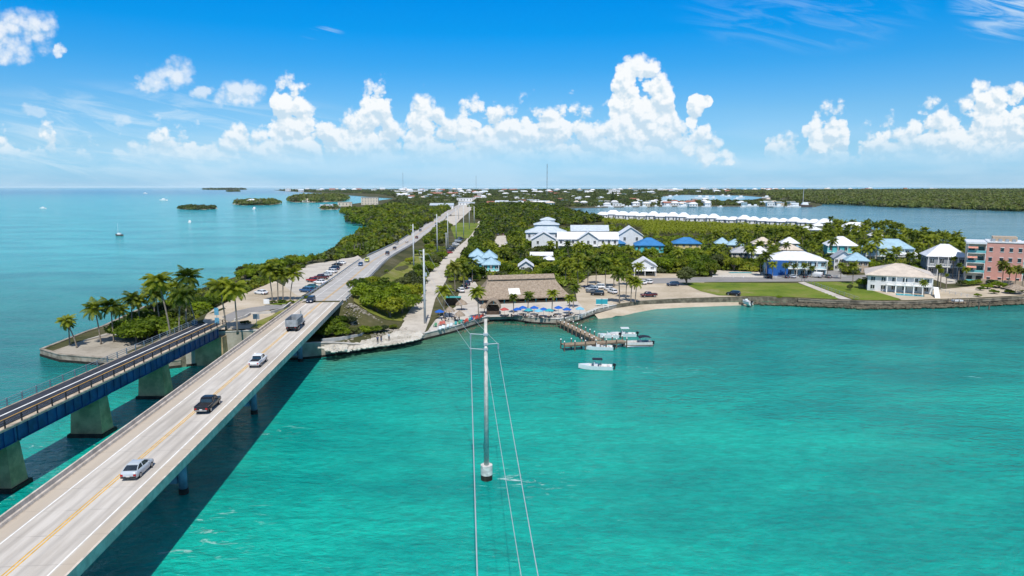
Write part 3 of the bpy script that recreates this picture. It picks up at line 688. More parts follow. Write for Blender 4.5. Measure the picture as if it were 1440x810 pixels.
drive('sedan', 'grey', 558, 342.5, 'grey car in the left lane near the first tall pole', False)
drive('sedan', 'white', 572, 340, 'white car on the road just left of the tall pole')
drive('suv', 'maroon', 586, 335, 'dark red car on the road right of the tall pole')
drive('suv', 'dark blue', 591, 325, 'dark blue car on the far road beyond the tall pole', False)
drive('sedan', 'blue', 613, 315, 'small blue car on the distant road beside the mangroves', False)
drive('sedan', 'silver', 622, 312, 'small silver car on the distant road beside the mangroves')
drive('suv', 'black', 634, 303.5, 'tiny black car far up the highway near the grass field', False)
drive('suv', 'grey', 628, 306, 'tiny grey car far up the highway behind the others', False)
def dump_truck(p, rz):
    t = thing('dump_truck', 'grey dump truck with empty open body and tall exhaust stack on the bridge', 'truck', p, rz, 'traffic on the bridge road')
    steel = M('dump_body_steel', (.30, .33, .35), rough=.4, var=.25, scale=1., metal=.3); cabp = paint('white')
    b = MB(); y0, y1, w_, z0, z1 = -4.3, 1.25, 1.25, 1.15, 2.75
    b.box(-w_, w_, y0, y1, z0, z0 + .08); b.box(-w_, -w_ + .08, y0, y1, z0 + .08, z1); b.box(w_ - .08, w_, y0, y1, z0 + .08, z1); b.box(-w_ + .08, w_ - .08, y1 - .08, y1, z0 + .08, z1 + .25)
    for k in range(7):
        y = y0 + .25 + k * .85
        for s in (-1, 1): b.box(s * (w_ + .06) - .06, s * (w_ + .06) + .06, y - .05, y + .05, z0 + .05, z1)
    for s in (-1, 1): b.box(s * (w_ + .01) - .09, s * (w_ + .01) + .09, y0, y1, z1, z1 + .1)
    b.build('dump_body', steel, t)
    tg = MB().box(-w_ + .1, w_ - .1, y0 - .07, y0 - .002, z0 + .05, z1 - .05); [tg.box(x - .05, x + .05, y0 - .12, y0 - .072, z0 + .1, z1 - .1) for x in (-1, -.5, 0, .5, 1)]; tg.build('tailgate', steel, t)
    MB().box(-.45, .45, -4.1, 4.0, .65, 1.1).build('chassis', TRIM, t)
    c = MB().loft([[(-1.15, y, .9), (1.15, y, .9), (1.18, y, 1.9), (w2, y, z), (-w2, y, z), (-1.18, y, 1.9)] for y, w2, z in ((1.5, 1.05, 2.85), (2.3, 1.05, 2.85), (2.75, 1.1, 1.95))]); c.loft([[(-1.0, y, .8), (1.0, y, .8), (1.0, y, z - .15), (.8, y, z), (-.8, y, z), (-1.0, y, z - .15)] for y, z in ((2.75, 1.9), (4.1, 1.72), (4.3, 1.5))]); cb = c.build('cab', cabp, t)
    MB().box(-1.185, 1.185, 1.8, 2.4, 2.0, 2.6).build('side_window', GL, cb); MB().box(-.85, .85, 1.47, 1.5, 2.05, 2.6).build('rear_window', GL, cb)
    MB().cyl((.95, 1.36, 1.1), (.95, 1.36, 3.75), .10, n=10).build('exhaust_stack', RIM, t)
    for y in (3.4, -1.9, -3.2):
        for s in (-1, 1):
            x = s * (1.0 if y > 0 else .92); wd = .16 if y > 0 else .3
            wl = MB().tube([(x - wd, y, .52), (x + wd, y, .52)], .52, 16).build('wheel', TYRE, t); MB().tube([(x + s * wd, y, .52), (x + s * (wd + .02), y, .52)], .28, 12).build('rim', RIM, wl)
    for s in (-1, 1):
        MB().box(s * .9 - .25, s * .9 + .25, -4.42, -4.3, .55, 1.1).build('mud_flap', TRIM, t); MB().box(s * .9 - .12, s * .9 + .12, -4.45, -4.42, .98, 1.08).build('tail_light', RED_L, t)
        MB().box(s * .7 - .16, s * .7 + .16, 4.22, 4.31, 1.15, 1.35).build('headlight', HEAD_L, t)
    MB().box(-1.2, 1.2, 4.28, 4.45, .55, .85).build('bumper', RIM, t)
    return t
p = on_bridge(416, 461); dump_truck(p, BR)
# parked: the lot beside the bridge, seen over the guard rail
def park(kind, col, px, py, deg, label, group=None, jig=0):
    p = T(px, py); return put_car(kind, col, (p.x, p.y, p.z + .09), R(deg), label, None, group)
LOT = 'cars parked in the lot beside the bridge'
for a in [('suv','blue',431,411,62,'blue car at the near end of the parking lot row'),('sedan','teal',438,405.5,64,'teal car parked second from the near end of the lot'),('pickup','red',441,397,62,'red pickup parked in the lot beside the white car'),('sedan','white',450,399,62,'white car parked in the lot between the red and maroon vehicles'),('pickup','maroon',452,392.5,62,'maroon pickup parked behind the white car in the lot'),('sedan','silver',459,388,62,'silver car parked in the middle of the lot row'),('suv','white',466,384,62,'white car parked nose to the guard rail in the lot'),('suv','dark blue',470,379.5,60,'dark blue car parked in the lot beyond the white car'),('sedan','white',479,371.5,75,'white car at the far end of the parking lot'),('sedan','black',474,374,75,'black car next to the farthest white car in the lot')]: park(*a, LOT)
ROWP = 'cars parked along the gravel path by the grass field'
for i, (c, px, py) in enumerate([('red',631,356.5),('black',633.5,353.5),('dark blue',636,350.5),('grey',637.5,347.8),('white',641,345),('black',642.5,342.5),('silver',644,340.5),('blue',646,338.5),('black',648,336.5)]):
    park(['sedan', 'suv', 'sedan', 'pickup', 'suv', 'sedan', 'suv', 'sedan', 'suv'][i], c, px, py, -80, {0: 'red car at the near end of the row along the gravel path', 1: 'black sedan-like car next to the red one by the gravel path', 2: 'dark blue car third in the row by the gravel path', 3: 'grey pickup in the row by the gravel path', 4: 'white car in the row along the gravel path', 5: 'black car beyond the white one along the gravel path', 6: 'silver car near the far end of the gravel path row', 7: 'blue car last but one by the grass field', 8: 'black car at the far end beside the grass field'}[i], ROWP)
TK = 'cars parked around the thatched restaurant'
for a in [('suv','dark blue',656,401,20,'dark blue car parked left of the thatched roof'),('sedan','black',652,406,20,'black car parked left of the thatched roof, in front of the dark blue one'),('suv','white',648,411,20,'white car parked by the palm left of the thatched roof'),('sedan','silver',660,396,20,'silver car parked at the rear left corner of the thatched roof'),
  ('suv','silver',832,409,60,'silver car behind the dark cars right of the thatched roof'),('sedan','grey',833,412,70,'grey car second in the row right of the thatched roof'),('suv','black',840,415.5,80,'black car nearest the shore right of the thatched roof'),('sedan','dark blue',829,406,60,'dark blue car at the back right of the thatched roof'),('suv','white',842,406,80,'white car in the middle of the lot right of the thatched roof'),('sedan','white',856,409,30,'white car under the palms beside the black car'),('suv','white',861,413,20,'white car under the palms nearest the sandy lot'),
  ('pickup','maroon',912,418,100,'dark maroon vehicle parked alone on the sand near the sea wall'),('suv','dark blue',946,402.5,92,'dark blue car parked on the sand beside the dark bushy tree'),('suv','white',911,399,20,'white car parked below the house with a veranda'),('sedan','white',902,400,40,'white car half hidden by palms below the veranda house'),('suv','black',1031,416,55,'black car parked at the water edge of the lawn')]: park(*a, TK)
park('suv', 'black', 700, 331.5, 5, 'black car at the back of the small gravel clearing'); park('sedan', 'maroon', 708, 331, 5, 'dark red car at the back of the small gravel clearing')
park('sedan', 'white', 714, 343, 60, 'white car at the right edge of the small gravel clearing')
MO = 'cars parked in front of the blue motel'
for i, (k, c, px, l) in enumerate([('suv','black',1079,'black car at the blue end wall of the motel'),('sedan','dark blue',1104,'dark blue car left of the silver car by the motel'),('sedan','silver',1113,'silver car in front of the motel balconies'),('suv','black',1129,'black car in front of the motel beside the white van'),('sedan','grey',1163,'grey car right of the white van at the motel')]): park(k, c, px, 391.2, 5, l, MO)
def van(px, py):
    p = T(px, py); t = thing('white_van', 'white box van parked in front of the blue motel', 'van', (p.x, p.y, p.z + .09), R(40)); pm = paint('white')
    MB().loft([ring(y, 1.0, .45, z) for y, z in ((-2.6, 2.3), (-2.5, 2.45), (1.2, 2.45), (1.9, 1.5), (2.6, 1.25), (2.7, 1.0))]).build('body', pm, t, True)
    MB().frustum(1.52, (-.9, .9, 1.2, 1.93), 2.25, (-.8, .8, 1.1, 1.42)).build('window_glass', GL, t)
    for s in (-1, 1):
        for y in (1.75, -1.7): MB().tube([(s * .9 - .11, y, .36), (s * .9 + .11, y, .36)], .36, 14).build('wheel', TYRE, t)
        MB().box(s * .8 - .1, s * .8 + .1, -2.63, -2.5, 1.0, 1.4).build('tail_light', RED_L, t)
van(1147, 391)

# ------------------------------------------------------------------ power line
POLE_C = M('pole_concrete', (.54, .51, .465), var=.22, scale=1.8, bump=.4); STEEL = M('line_hardware', (.42, .46, .5), rough=.5, var=.1, metal=.3); INS = M('insulator_grey', (.30, .34, .38), rough=.3)
CABLE = M('aluminium_cable', (.42, .45, .47), rough=.5, var=.05)
POLE_LOC = G(684, 674, 0)
def water_pole():
    p = POLE_LOC; H_ = 22.3; t = thing('power_pole', 'tall grey concrete power pole standing alone in the turquoise water', 'power pole', p)
    MB().tube([(0, 0, 2.0), (0, 0, H_)], [.36, .20], 12).build('shaft', POLE_C, t, True)
    MB().cyl((0, 0, .75), (0, 0, 2.1), .80, .80, n=24).build('base_collar', M('collar_white', (.55, .55, .52), var=.25, bump=.2), t)
    MB().cyl((0, 0, -2), (0, 0, .76), .78, .78, n=24).build('base_foot', DARKW, t)
    for z, dx in ((20.3, -2.0), (18.3, -2.0), (19.0, 1.65)):
        a = MB().tube([(0, 0, z - .12), (dx, 0, z)], .055, 8).build('cross_arm', STEEL, t)
        e = MB(); [e.cyl((dx, 0, z - .02 - k * .13), (dx, 0, z - .10 - k * .13), .11, .11, 8) for k in range(6)]; e.build('insulator', INS, a)
        MB().box(-.29, .29, -.29, .29, z - .2, z + .1).build('bracket', STEEL, t)
    MB().tube([(-2.0, 0, 20.25), (-2.0, 0, 18.35)], .05, 6).build('spacer_rod', STEEL, t)
water_pole()
LP = []
for i, (px, pb, pt, r, lab) in enumerate([(597.5, 455, 350, .36, 'tall pale pole nearest the shore, beside the gravel path'), (582, 383, 315, .36, 'tall pale pole on the grassy bank right beside the road'), (615, 357.5, 301, .36, 'tall pale pole rising from the bushes between road and gravel path'), (630, 353, 299, .30, 'slim pale pole next to the short pole by the parked cars'), (627.5, 353.5, 327, .25, 'short pole with a small cross bar by the parked cars'), (641.5, 336, 293, .36, 'tall pole at the near corner of the grass field'), (652, 334, 287, .34, 'tall pole standing on the left part of the grass field'), (660, 322, 288, .36, 'tall pole in the middle of the grass field'), (666.8, 315, 290, .45, 'dark grey pole at the far edge of the grass field'), (645, 309, 284, .36, 'distant tall pole where the road widens')]):
    b = T(px, pb); d = b.y
    top = CAM_H - math.tan(PITCH + math.atan((pt - 405) / F_PX)) * d; h = top - b.z
    t = thing('power_pole', lab, 'power pole', b, 0, 'power poles along the road'); LP.append((b, h))
    MB().tube([(0, 0, -.5), (0, 0, h)], [r, r * .6], 10).build('shaft', M('pole_pale', (.50, .52, .53), var=.12), t, True)
    if i in (4,): MB().box(-1.1, 1.1, -.08, .08, h - .8, h - .6).build('cross_arm', STEEL, t)
    else:
        for k, (z, s) in enumerate(((h - .6, -1), (h - 2.4, -1), (h - 1.5, 1))):
            MB().tube([(0, 0, z), (s * 1.3, 0, z + .15)], .06, 6).build('cross_arm', STEEL, t)
    if i == 0: MB().box(.2, .8, -.3, .3, h - 7.6, h - 6.6).build('transformer', STEEL, t)
def wire(a, b, sag, lab, r=.045):
    a, b = Vector(a), Vector(b); n = 28
    pts = [a.lerp(b, k / n) - Vector((0, 0, sag * 4 * (k / n) * (1 - k / n))) for k in range(n + 1)]
    o = MB().tube([p - a for p in pts], r, 5).build('power_cable', CABLE, None, True, a); tag(o, lab, 'cable', 'power cables over the water')
P0 = POLE_LOC
def ahead(px, py, Y):                                             # where a cable passes at ground distance Y
    X, k = (px - 720) / F_PX, (405 - py) / F_PX
    s = Y / (k * math.sin(PITCH) + math.cos(PITCH)); return Vector((X * s, Y, CAM_H + s * (k * math.cos(PITCH) - math.sin(PITCH))))
SPAN = (((-2.0, 17.5), (671, 812), 36., 'thick cable pair from the left cross arm of the pole in the water', .042),
        ((-.3, 19.6), (734, 812), 36., 'thin middle cable running from the pole top towards the camera', .022),
        ((1.65, 18.2), (758, 812), 36., 'right hand cable running from the right cross arm towards the camera', .03))
for (dx, z), (px, py), Y, lab, r in SPAN:
    a = P0 + Vector((dx, 0, z)); b = ahead(px, py, Y); d = b - a
    wire(a, b + d * .9, .35, lab, r)
L0, h0 = LP[0]
for (dx, z), (sx, sz), lab in (((-2.0, 18.2), (-1.3, -2.3), 'lower left cable slanting from the pole in the water to the shore pole'), ((-2.0, 20.2), (-1.3, -.5), 'upper left cable slanting from the pole in the water to the shore pole'), ((1.65, 18.9), (1.3, -1.4), 'right cable slanting from the pole in the water to the shore pole')):
    wire(P0 + Vector((dx, 0, z)), L0 + Vector((sx, 0, h0 + sz)), 1.6, lab, .022)

# ------------------------------------------------------------------ sea walls, rocks, rails
WALLC = M('seawall_concrete', (.46, .42, .35), col2=(.27, .24, .19), scale=.35, bump=.4, space='w', detail=6)
CAPC = M('seawall_cap', (.50, .48, .44), var=.18, scale=.5, space='w')
def inset(line, d):                                             # moves a plan line to its left
    out_ = []
    for i, p in enumerate(line):
        t = (line[min(i + 1, len(line) - 1)] - line[max(i - 1, 0)]).normalized(); out_.append(p + Vector((-t.y, t.x)) * d)
    return out_
def seawall(label, px, z1, th=.7, z0=-1.2, tide=.55, face=None):
    line = [Vector(G(*q, 0)[:2]) for q in px]
    o = thing('sea_wall', label, 'sea wall', (line[0].x, line[0].y, 0))
    L = [p - line[0] for p in line]; zf = z1 if callable(z1) else (lambda i: z1)
    def bar(a, b, za, zb):
        A, B = inset(L, -a), inset(L, -b); m = MB()
        m.loft([[(A[i].x, A[i].y, za if not callable(za) else za(i)), (B[i].x, B[i].y, za if not callable(za) else za(i)), (B[i].x, B[i].y, zb if not callable(zb) else zb(i)), (A[i].x, A[i].y, zb if not callable(zb) else zb(i))] for i in range(len(L))]); return m
    bar(-.4, .18, tide, zf).build('wall_face', face or WALLC, o)
    bar(-.6, .30, zf, lambda i: zf(i) + .16).build('wall_cap', face or CAPC, o)
    bar(-.3, .34, z0, tide - .003).build('tide_band', DARKW, o)
seawall('low concrete sea wall around the palm tipped promontory', SHORE[-8:] [::1][-3:] + SHORE[0:6], 1.62, face=M('weathered_pale_wall', (.40, .355, .285), col2=(.17, .145, .11), scale=.5, bump=.5, space='w', detail=6))
seawall('high concrete abutment wall between the two bridges', [(262,515),(297,511),(345,508),(400,506),(424,505)], 7.15, z0=-1.2)
seawall('sloping concrete sea wall at the right foot of the road bridge', [(424,505),(447,503),(470,499.5),(498,496),(515,493.5)], lambda i: [3.7, 3.6, 3.1, 2.2, 1.5][i])
seawall('pale sea wall in front of the white boulders', [(515,493.5),(532,491),(567,486),(596,478)], 1.3)
seawall('pale sea wall along the beach chairs and patio', [(596,478),(636,468),(667,458),(689,452),(720,451),(748,455),(784,457),(813,452),(839,442),(866,436)], 1.7)
seawall('low sea wall behind the narrow beach', [(866,434.5),(900,429.5),(955,426),(1011,424)], 1.5, face=M('pale_low_wall', (.50, .44, .36), col2=(.30, .26, .20), scale=.5, bump=.4, space='w'))
seawall('long dark sea wall below the white villa and pink building', [(1122,426.5),(1167,428.5),(1220,430.5),(1273,430.5),(1329,428.5),(1362,427.5),(1440,423.5),(1600,415)], [1.5, 1.2, 1.45, 1.15, 1.4, 1.2, 1.4, 1.4].__getitem__, face=M('weathered_dark_wall', (.34, .29, .215), col2=(.10, .085, .06), scale=.4, bump=.5, space='w', detail=6))
def rock_mesh(seed):
    r = random.Random(seed); m = MB(); m.sphere((0, 0, 0), 1, 6, 4, (1, .8, .6))
    m.v = [tuple(c * r.uniform(.75, 1.2) for c in q) for q in m.v]; return np.array(m.v), m.f
def rocks(name, label, poly, n, smin, smax, mat, zoff=0., zf=terrain, cat='rocks'):
    P = np.array(poly); r = random.Random(n); V = []; F = []; o = 0; base = [rock_mesh(k) for k in range(5)]
    x0, y0 = P.min(0); x1, y1 = P.max(0); c = 0
    while c < n:
        x, y = r.uniform(x0, x1), r.uniform(y0, y1)
        if not inside(P, [x], [y])[0]: continue
        vs, fs = base[c % 5]; s = smin + (smax - smin) * r.random() ** 2.2; a = r.uniform(0, 6.3); ca, sa = math.cos(a), math.sin(a)
        q = vs * s * np.array([1, r.uniform(.7, 1.1), r.uniform(.7, 1.1)]); q = np.stack([q[:, 0] * ca - q[:, 1] * sa, q[:, 0] * sa + q[:, 1] * ca, q[:, 2]], 1) + [x, y, float(zf(x, y)) + zoff]
        V.append(q); F += [tuple(i + o for i in f) for f in fs]; o += len(q); c += 1
    m = MB(); m.v = [tuple(p_) for p_ in np.concatenate(V)]; m.f = F; m.mi = [0] * len(F)
    ob = m.build(name, mat); tag(ob, label, cat, kind='stuff'); return ob
BOULD = M('boulder_limestone', (.58, .55, .48), col2=(.38, .35, .29), scale=.25, bump=.5, space='w')
rocks('boulders', 'white limestone boulders heaped between the sea wall and the track', pixpoly([(446,489),(470,484),(520,478),(560,466),(590,466),(594,475),(567,482),(532,487),(500,491),(470,495)]), 1500, .22, .75, BOULD)
rocks('boulders', 'grey stones on the bank below the bushes', pixpoly([(482,440),(495,425),(540,455),(575,462),(560,470),(500,482),(470,486),(505,470)]), 700, .15, .5, M('bank_stone', (.36, .32, .27), col2=(.2, .18, .14), scale=.3, bump=.5, space='w'))
SHR = M('shore_rock', (.16, .13, .085), col2=(.055, .05, .03), scale=.3, bump=.6, space='w')
rocks('shore_rocks', 'brown weedy rocks along the shore below the lawn and villa', [tuple(G(*q, .3)[:2]) for q in [(1040,425.5),(1122,427),(1220,431),(1329,429.5),(1440,424),(1600,416),(1600,419),(1440,428),(1329,433.5),(1220,435),(1122,430.5),(1040,428)]], 2600, .25, .95, SHR, 0, lambda x, y: .42)
rocks('shore_rocks', 'dark weedy rocks below the patio wall', [tuple(G(*q, .1)[:2]) for q in [(640,467),(690,452),(750,456),(784,458),(813,453),(845,441),(866,437),(860,440),(815,456),(784,460),(745,458),(690,455),(645,470)]], 500, .15, .5, SHR, 0, lambda x, y: -.05)

def guard_rail(label, line, off, side=1):
    z = lambda y: float(zr(y)); t = thing('guard_rail', label, 'guard rail', (line[0].x, line[0].y, 0)); o = line[0]
    L = [p - o for p in line]; m = MB(); zz = lambda h: (lambda y: z(y + o.y) + h)
    beam(m, L, off - .06, off + .06, zz(.42), zz(.86)); m.build('rail', M('guard_rail_steel', (.30, .36, .42), rough=.5, var=.2, scale=.6), t)
    for i in range(0, len(L), 1):
        for f in (0, .5):
            if i + 1 >= len(L): continue
            p = L[i].lerp(L[i + 1], f); d = (L[i + 1] - L[i]).normalized(); n = Vector((d.y, -d.x)); q = p + n * (off + side * .16); h = z(q.y + o.y)
            MB().box(q.x - .08, q.x + .08, q.y - .08, q.y + .08, h - .4, h + .84).build('post', GALV, t)
guard_rail('grey blue guard rail between the road and the parking lot', [p for p in ROAD if 189 < p.y < 330], -6.35, -1)
guard_rail('grey blue guard rail along the right edge of the road', [p for p in ROAD if 189 < p.y < 460], 6.35)
guard_rail('guard rail along the left edge of the road past the parking lot', [p for p in ROAD if 345 < p.y < 700], -6.35, -1)
def rail_fence(label, px, h=1.1, mat=None, step=2.2, name='railing', cat='railing', mesh=False, z=None):
    mat = mat or WHITE_P; pts = [T(*q) for q in px]; o = pts[0]; t = thing(name, label, cat, o); m = MB(); L = [p - o for p in pts]
    for k in (h, h * .55): m.tube([p + Vector((0, 0, k)) for p in L], .05, 5)
    m.build('rail', mat, t)
    for a, b in zip(L[:-1], L[1:]):
        n = max(1, int((b - a).length / step))
        for i in range(n): q = a.lerp(b, i / n); MB().box(q.x - .06, q.x + .06, q.y - .06, q.y + .06, q.z, q.z + h + .05).build('post', mat, t)
rail_fence('white railing from the dock to the blue boards', [(813,449),(828,442),(842,436),(862,431.5)])
rail_fence('grey wire fence along the path across the lawn', [(1127,396),(1150,404),(1180,414.5),(1208,424)], 1.3, GALV, 3.)
rail_fence('white fence along the villa driveway', [(1312,408),(1335,414),(1368,421)], 1.2)
rail_fence('white fence at the far side of the lawn', [(1002,391),(1060,391.5),(1122,392),(1190,390.5)], 1.0, WHITE_P, 4.)
# low wall winding along the sandy rise
def low_wall(label, px, h=.7):
    pts = [T(*q) for q in px]; o = pts[0]; L = [Vector((p - o)[:2]) for p in pts]; m = MB()
    A, B = inset(L, -.2), inset(L, .2)
    m.loft([[(A[i].x, A[i].y, pts[i].z - o.z - .3), (B[i].x, B[i].y, pts[i].z - o.z - .3), (B[i].x, B[i].y, pts[i].z - o.z + h), (A[i].x, A[i].y, pts[i].z - o.z + h)] for i in range(len(L))])
    w_ = m.build('low_wall', CAPC, None, False, o); tag(w_, label, 'wall')
low_wall('low concrete wall winding along the sandy rise beside the bridge', [(330,452),(345,447),(352,443),(380,441),(398,436),(412,425)])
low_wall('pale low wall on the promontory between the two lone palms', [(118,480),(140,474),(158,470),(166,474)], .4)
low_wall('concrete ledge above the sea wall right of the bridge', [(452,481),(480,478),(508,473),(512,469)], .8)

# ------------------------------------------------------------------ dock and boats
WOOD = M('dock_planks', (.34, .26, .17), col2=(.20, .155, .11), scale=1.2, bump=.3, detail=6); PILE = M('dock_pile', (.13, .10, .075), var=.4, scale=1.); CAPW = M('pile_cap_white', (.72, .72, .70))
def dock():
    a, b = G(789, 452, 1.5), G(842, 478, 1.5); c, d = G(791, 484, 1.5), G(878, 479, 1.5)
    t = thing('wooden_dock', 'wooden T shaped dock with white capped piles reaching from the patio into the water', 'dock', (a.x, a.y, 0)); o = Vector((a.x, a.y, 0))
    def run(p, q, w_, nm):
        dr = (q - p); L = dr.length; dr.normalize(); n = Vector((dr.y, -dr.x, 0)); m = MB()
        k = int(L / .32)
        for i in range(k):
            e0, e1 = p + dr * (L * i / k) - o, p + dr * (L * (i + .93) / k) - o
            vs = [e0 - n * w_, e0 + n * w_, e1 + n * w_, e1 - n * w_]; m.add([(v.x, v.y, z) for z in (1.38, 1.5) for v in vs], [(3, 2, 1, 0), (4, 5, 6, 7), (0, 1, 5, 4), (1, 2, 6, 5), (2, 3, 7, 6), (3, 0, 4, 7)])
        m.build(nm, WOOD, t)
        m = MB()
        for s in (-1, 1):
            vs = [p + n * s * (w_ - .1) - o, p + n * s * (w_ + .06) - o, q + n * s * (w_ + .06) - o, q + n * s * (w_ - .1) - o]
            m.add([(v.x, v.y, z) for z in (1.05, 1.375) for v in vs], [(3, 2, 1, 0), (4, 5, 6, 7), (0, 1, 5, 4), (1, 2, 6, 5), (2, 3, 7, 6), (3, 0, 4, 7)])
        m.build('stringer', PILE, t)
        np_ = max(2, int(L / 2.6))
        for i in range(np_ + 1):
            for s in (-1, 1):
                v = p + dr * (L * i / np_) + n * s * (w_ + .2) - o
                pl = MB().cyl((v.x, v.y, -2), (v.x, v.y, 2.35), .17, .15, 8).build('pile', PILE, t); MB().cyl((v.x, v.y, 2.35), (v.x, v.y, 2.62), .19, .05, 8).build('pile_cap', CAPW, pl)
    run(a, b, 1.15, 'walkway'); run(c, d, 1.2, 'landing')
dock()
HULL_W = M('gelcoat_white', (.70, .72, .72), rough=.2, var=.05, spec=.6); DECKB = M('boat_deck', (.50, .48, .44), var=.12); CANV = M('canvas_navy', (.012, .016, .03), rough=.8); SEATB = M('boat_cushion', (.55, .53, .5)); MOTOR = M('outboard_black', (.015, .016, .018), rough=.3)
def hull(L, W, H_, mi=0):
    m = MB(); rings = []
    for k in range(9):
        t = k / 8; y = -L / 2 + L * t; w_ = W / 2 * (1 - max(0, (t - .45) / .55) ** 2.2 * .97); sh = H_ * (1 + .35 * t * t); kz = -.25 + .55 * max(0, (t - .6) / .4) ** 2
        rings.append([(-w_, y, sh), (-w_ * .86, y, .12 + kz * .3), (0, y, kz - .1), (w_ * .86, y, .12 + kz * .3), (w_, y, sh), (w_ * .9, y, sh), (w_ * .84, y, .38), (-w_ * .84, y, .38), (-w_ * .9, y, sh)])
    m.loft(rings); return m
def boat(label, loc, rz, L=7.2, W=2.4, top=None, tw=1.7, name='motor_boat', hullmat=None, group=None, cat='boat'):
    t = thing(name, label, cat, loc, rz, group)
    hull(L, W, .85).build('hull', hullmat or HULL_W, t, False)
    MB().box(-W * .36, W * .36, -L * .42, L * .18, .39, .44).build('deck', DECKB, t)
    MB().box(-.45, .45, -.5, .35, .44, 1.25).box(-.5, .5, .2, .32, 1.25, 1.65).build('console', HULL_W, t)
    MB().box(-.5, .5, -1.35, -.8, .44, .95).box(-W * .3, W * .3, -L * .42, -L * .36, .44, .9).build('seat', SEATB, t)
    MB().loft([[(-w_, y, L * .0 + .98), (w_, y, .98), (w_, y, 1.06), (-w_, y, 1.06)] for y, w_ in ((L * .2, W * .40), (L * .33, W * .26), (L * .45, W * .08))]).build('foredeck', HULL_W, t)
    if top:
        MB().box(-tw / 2, tw / 2, -1.5, .7, 2.22, 2.30).box(-tw / 2 + .1, tw / 2 - .1, -1.4, .6, 2.3, 2.36).build('canopy', top, t)
        m = MB(); [m.tube([(sx * .55, y, .5), (sx * (tw / 2 - .1), y * 1.2, 2.22)], .035, 6) for sx in (-1, 1) for y in (-1.05, .45)]; m.build('canopy_frame', RIM, t)
    MB().loft([[(-.2, y, z0), (.2, y, z0), (.2, y, z1), (-.2, y, z1)] for y, z0, z1 in ((-L / 2 - .75, .8, 1.25), (-L / 2 - .3, .75, 1.4), (-L / 2 - .02, .8, 1.25))]).box(-.1, .1, -L / 2 - .6, -L / 2 - .3, -.4, .8).build('outboard', MOTOR, t)
    return t
boat('white motor boat with black canopy idling in open water off the dock', G(837, 519, 0), R(85), 7.4, 2.5, CANV)
boat('white open boat moored at the near side of the dock landing', G(840, 491.5, 0), R(86), 7.4, 2.4)
boat('white boat with pale T top moored behind the dock landing', G(876, 473, 0), R(88), 6.8, 2.3, HULL_W, 1.9)
boat('low white boat tied up at the elbow of the dock', G(855, 475, 0), R(90), 5.5, 2.0)
boat('small skiff pulled up on the shore below the lawn', T(1050, 424.5) + Vector((0, 0, -.7)), R(20), 4.2, 1.8)
def pontoon():
    t = thing('pontoon_boat', 'tan pontoon boat with dark canopy moored at the end of the dock', 'boat', G(896, 487, 0), R(94))
    for s in (-1, 1): MB().tube([(s * .95, -3.6, .15), (s * .95, 3.0, .15), (s * .95, 3.8, .35)], [.32, .32, .05], 10).build('pontoon', RIM, t, True)
    MB().box(-1.3, 1.3, -3.7, 3.5, .5, .62).build('deck', M('pontoon_deck', (.42, .33, .25), var=.15), t)
    m = MB()
    for s in (-1, 1): m.box(s * 1.25 - .03, s * 1.25 + .03, -3.5, 3.4, .64, 1.25)
    m.box(-1.25, 1.25, 3.37, 3.43, .64, 1.25).box(-1.25, 1.25, -3.53, -3.47, .64, 1.25); m.build('side_panel', M('pontoon_panel', (.52, .52, .50), var=.1), t)
    MB().box(-1.15, -.6, .2, 3.0, .63, 1.05).box(.6, 1.15, .2, 3.0, .63, 1.05).box(-1.1, 1.1, -3.3, -2.7, .63, 1.05).build('seat', SEATB, t)
    MB().box(.2, .8, -1.2, -.7, .63, 1.5).build('console', HULL_W, t)
    c = MB(); n = 7; c.loft([[(-1.3, -3.2 + 3. * k / n, 2.3 + .22 * math.sin(math.pi * k / n)), (1.3, -3.2 + 3. * k / n, 2.3 + .22 * math.sin(math.pi * k / n)), (1.3, -3.2 + 3. * k / n, 2.36 + .22 * math.sin(math.pi * k / n)), (-1.3, -3.2 + 3. * k / n, 2.36 + .22 * math.sin(math.pi * k / n))] for k in range(n + 1)]); c.build('canopy', CANV, t)
    f = MB(); [f.tube([(s * 1.25, -1.7, .7), (s * 1.25, y, 2.3)], .03, 5) for s in (-1, 1) for y in (-3.1, -.3)]; f.build('canopy_frame', RIM, t)
    MB().box(-.22, .22, -4.3, -3.72, .55, 1.35).box(-.1, .1, -4.1, -3.9, -.4, .55).build('outboard', MOTOR, t)
pontoon()
def far_boat(label, px, py, L, kind='motor', rz=60, group='boats scattered on the open sea'):
    p = G(px, py, 0); s = L / 7.2; t = thing('sail_boat' if kind == 'sail' else 'motor_boat', label, 'sailing boat' if kind == 'sail' else 'boat', p, R(rz), group)
    h = hull(7.2, 2.6, 1.0); h.v = [(x * s, y * s, z * s) for x, y, z in h.v]; h.build('hull', M('dark_hull', (.10, .07, .06)) if kind == 'sail' else HULL_W, t)
    MB().frustum(1.0 * s, (-.85 * s, .85 * s, -2 * s, 1.2 * s), 2.2 * s, (-.6 * s, .6 * s, -1.7 * s, .5 * s)).build('cabin', HULL_W, t)
    if kind == 'sail':
        MB().cyl((0, .4 * s, .8 * s), (0, .4 * s, 10. * s), .11 * s, .07 * s, 6).build('mast', M('mast_alloy', (.55, .57, .6)), t); MB().cyl((0, .3 * s, 2.2 * s), (0, -3 * s, 2.2 * s), .08 * s, .08 * s, 6).build('boom', M('mast_alloy'), t)
far_boat('dark hulled sailing boat anchored alone on the left sea', 167, 331, 7.5, 'sail', 70)
far_boat('white motor yacht out on the left sea near the horizon', 229.5, 282, 24, rz=80)
far_boat('white boat anchored below the low dark islet', 267, 312.5, 9, rz=20)
far_boat('white boat near the second islet with trees', 358, 294, 14, rz=10)
far_boat('distant white speedboat racing across the left sea', 60, 293, 12, rz=85)
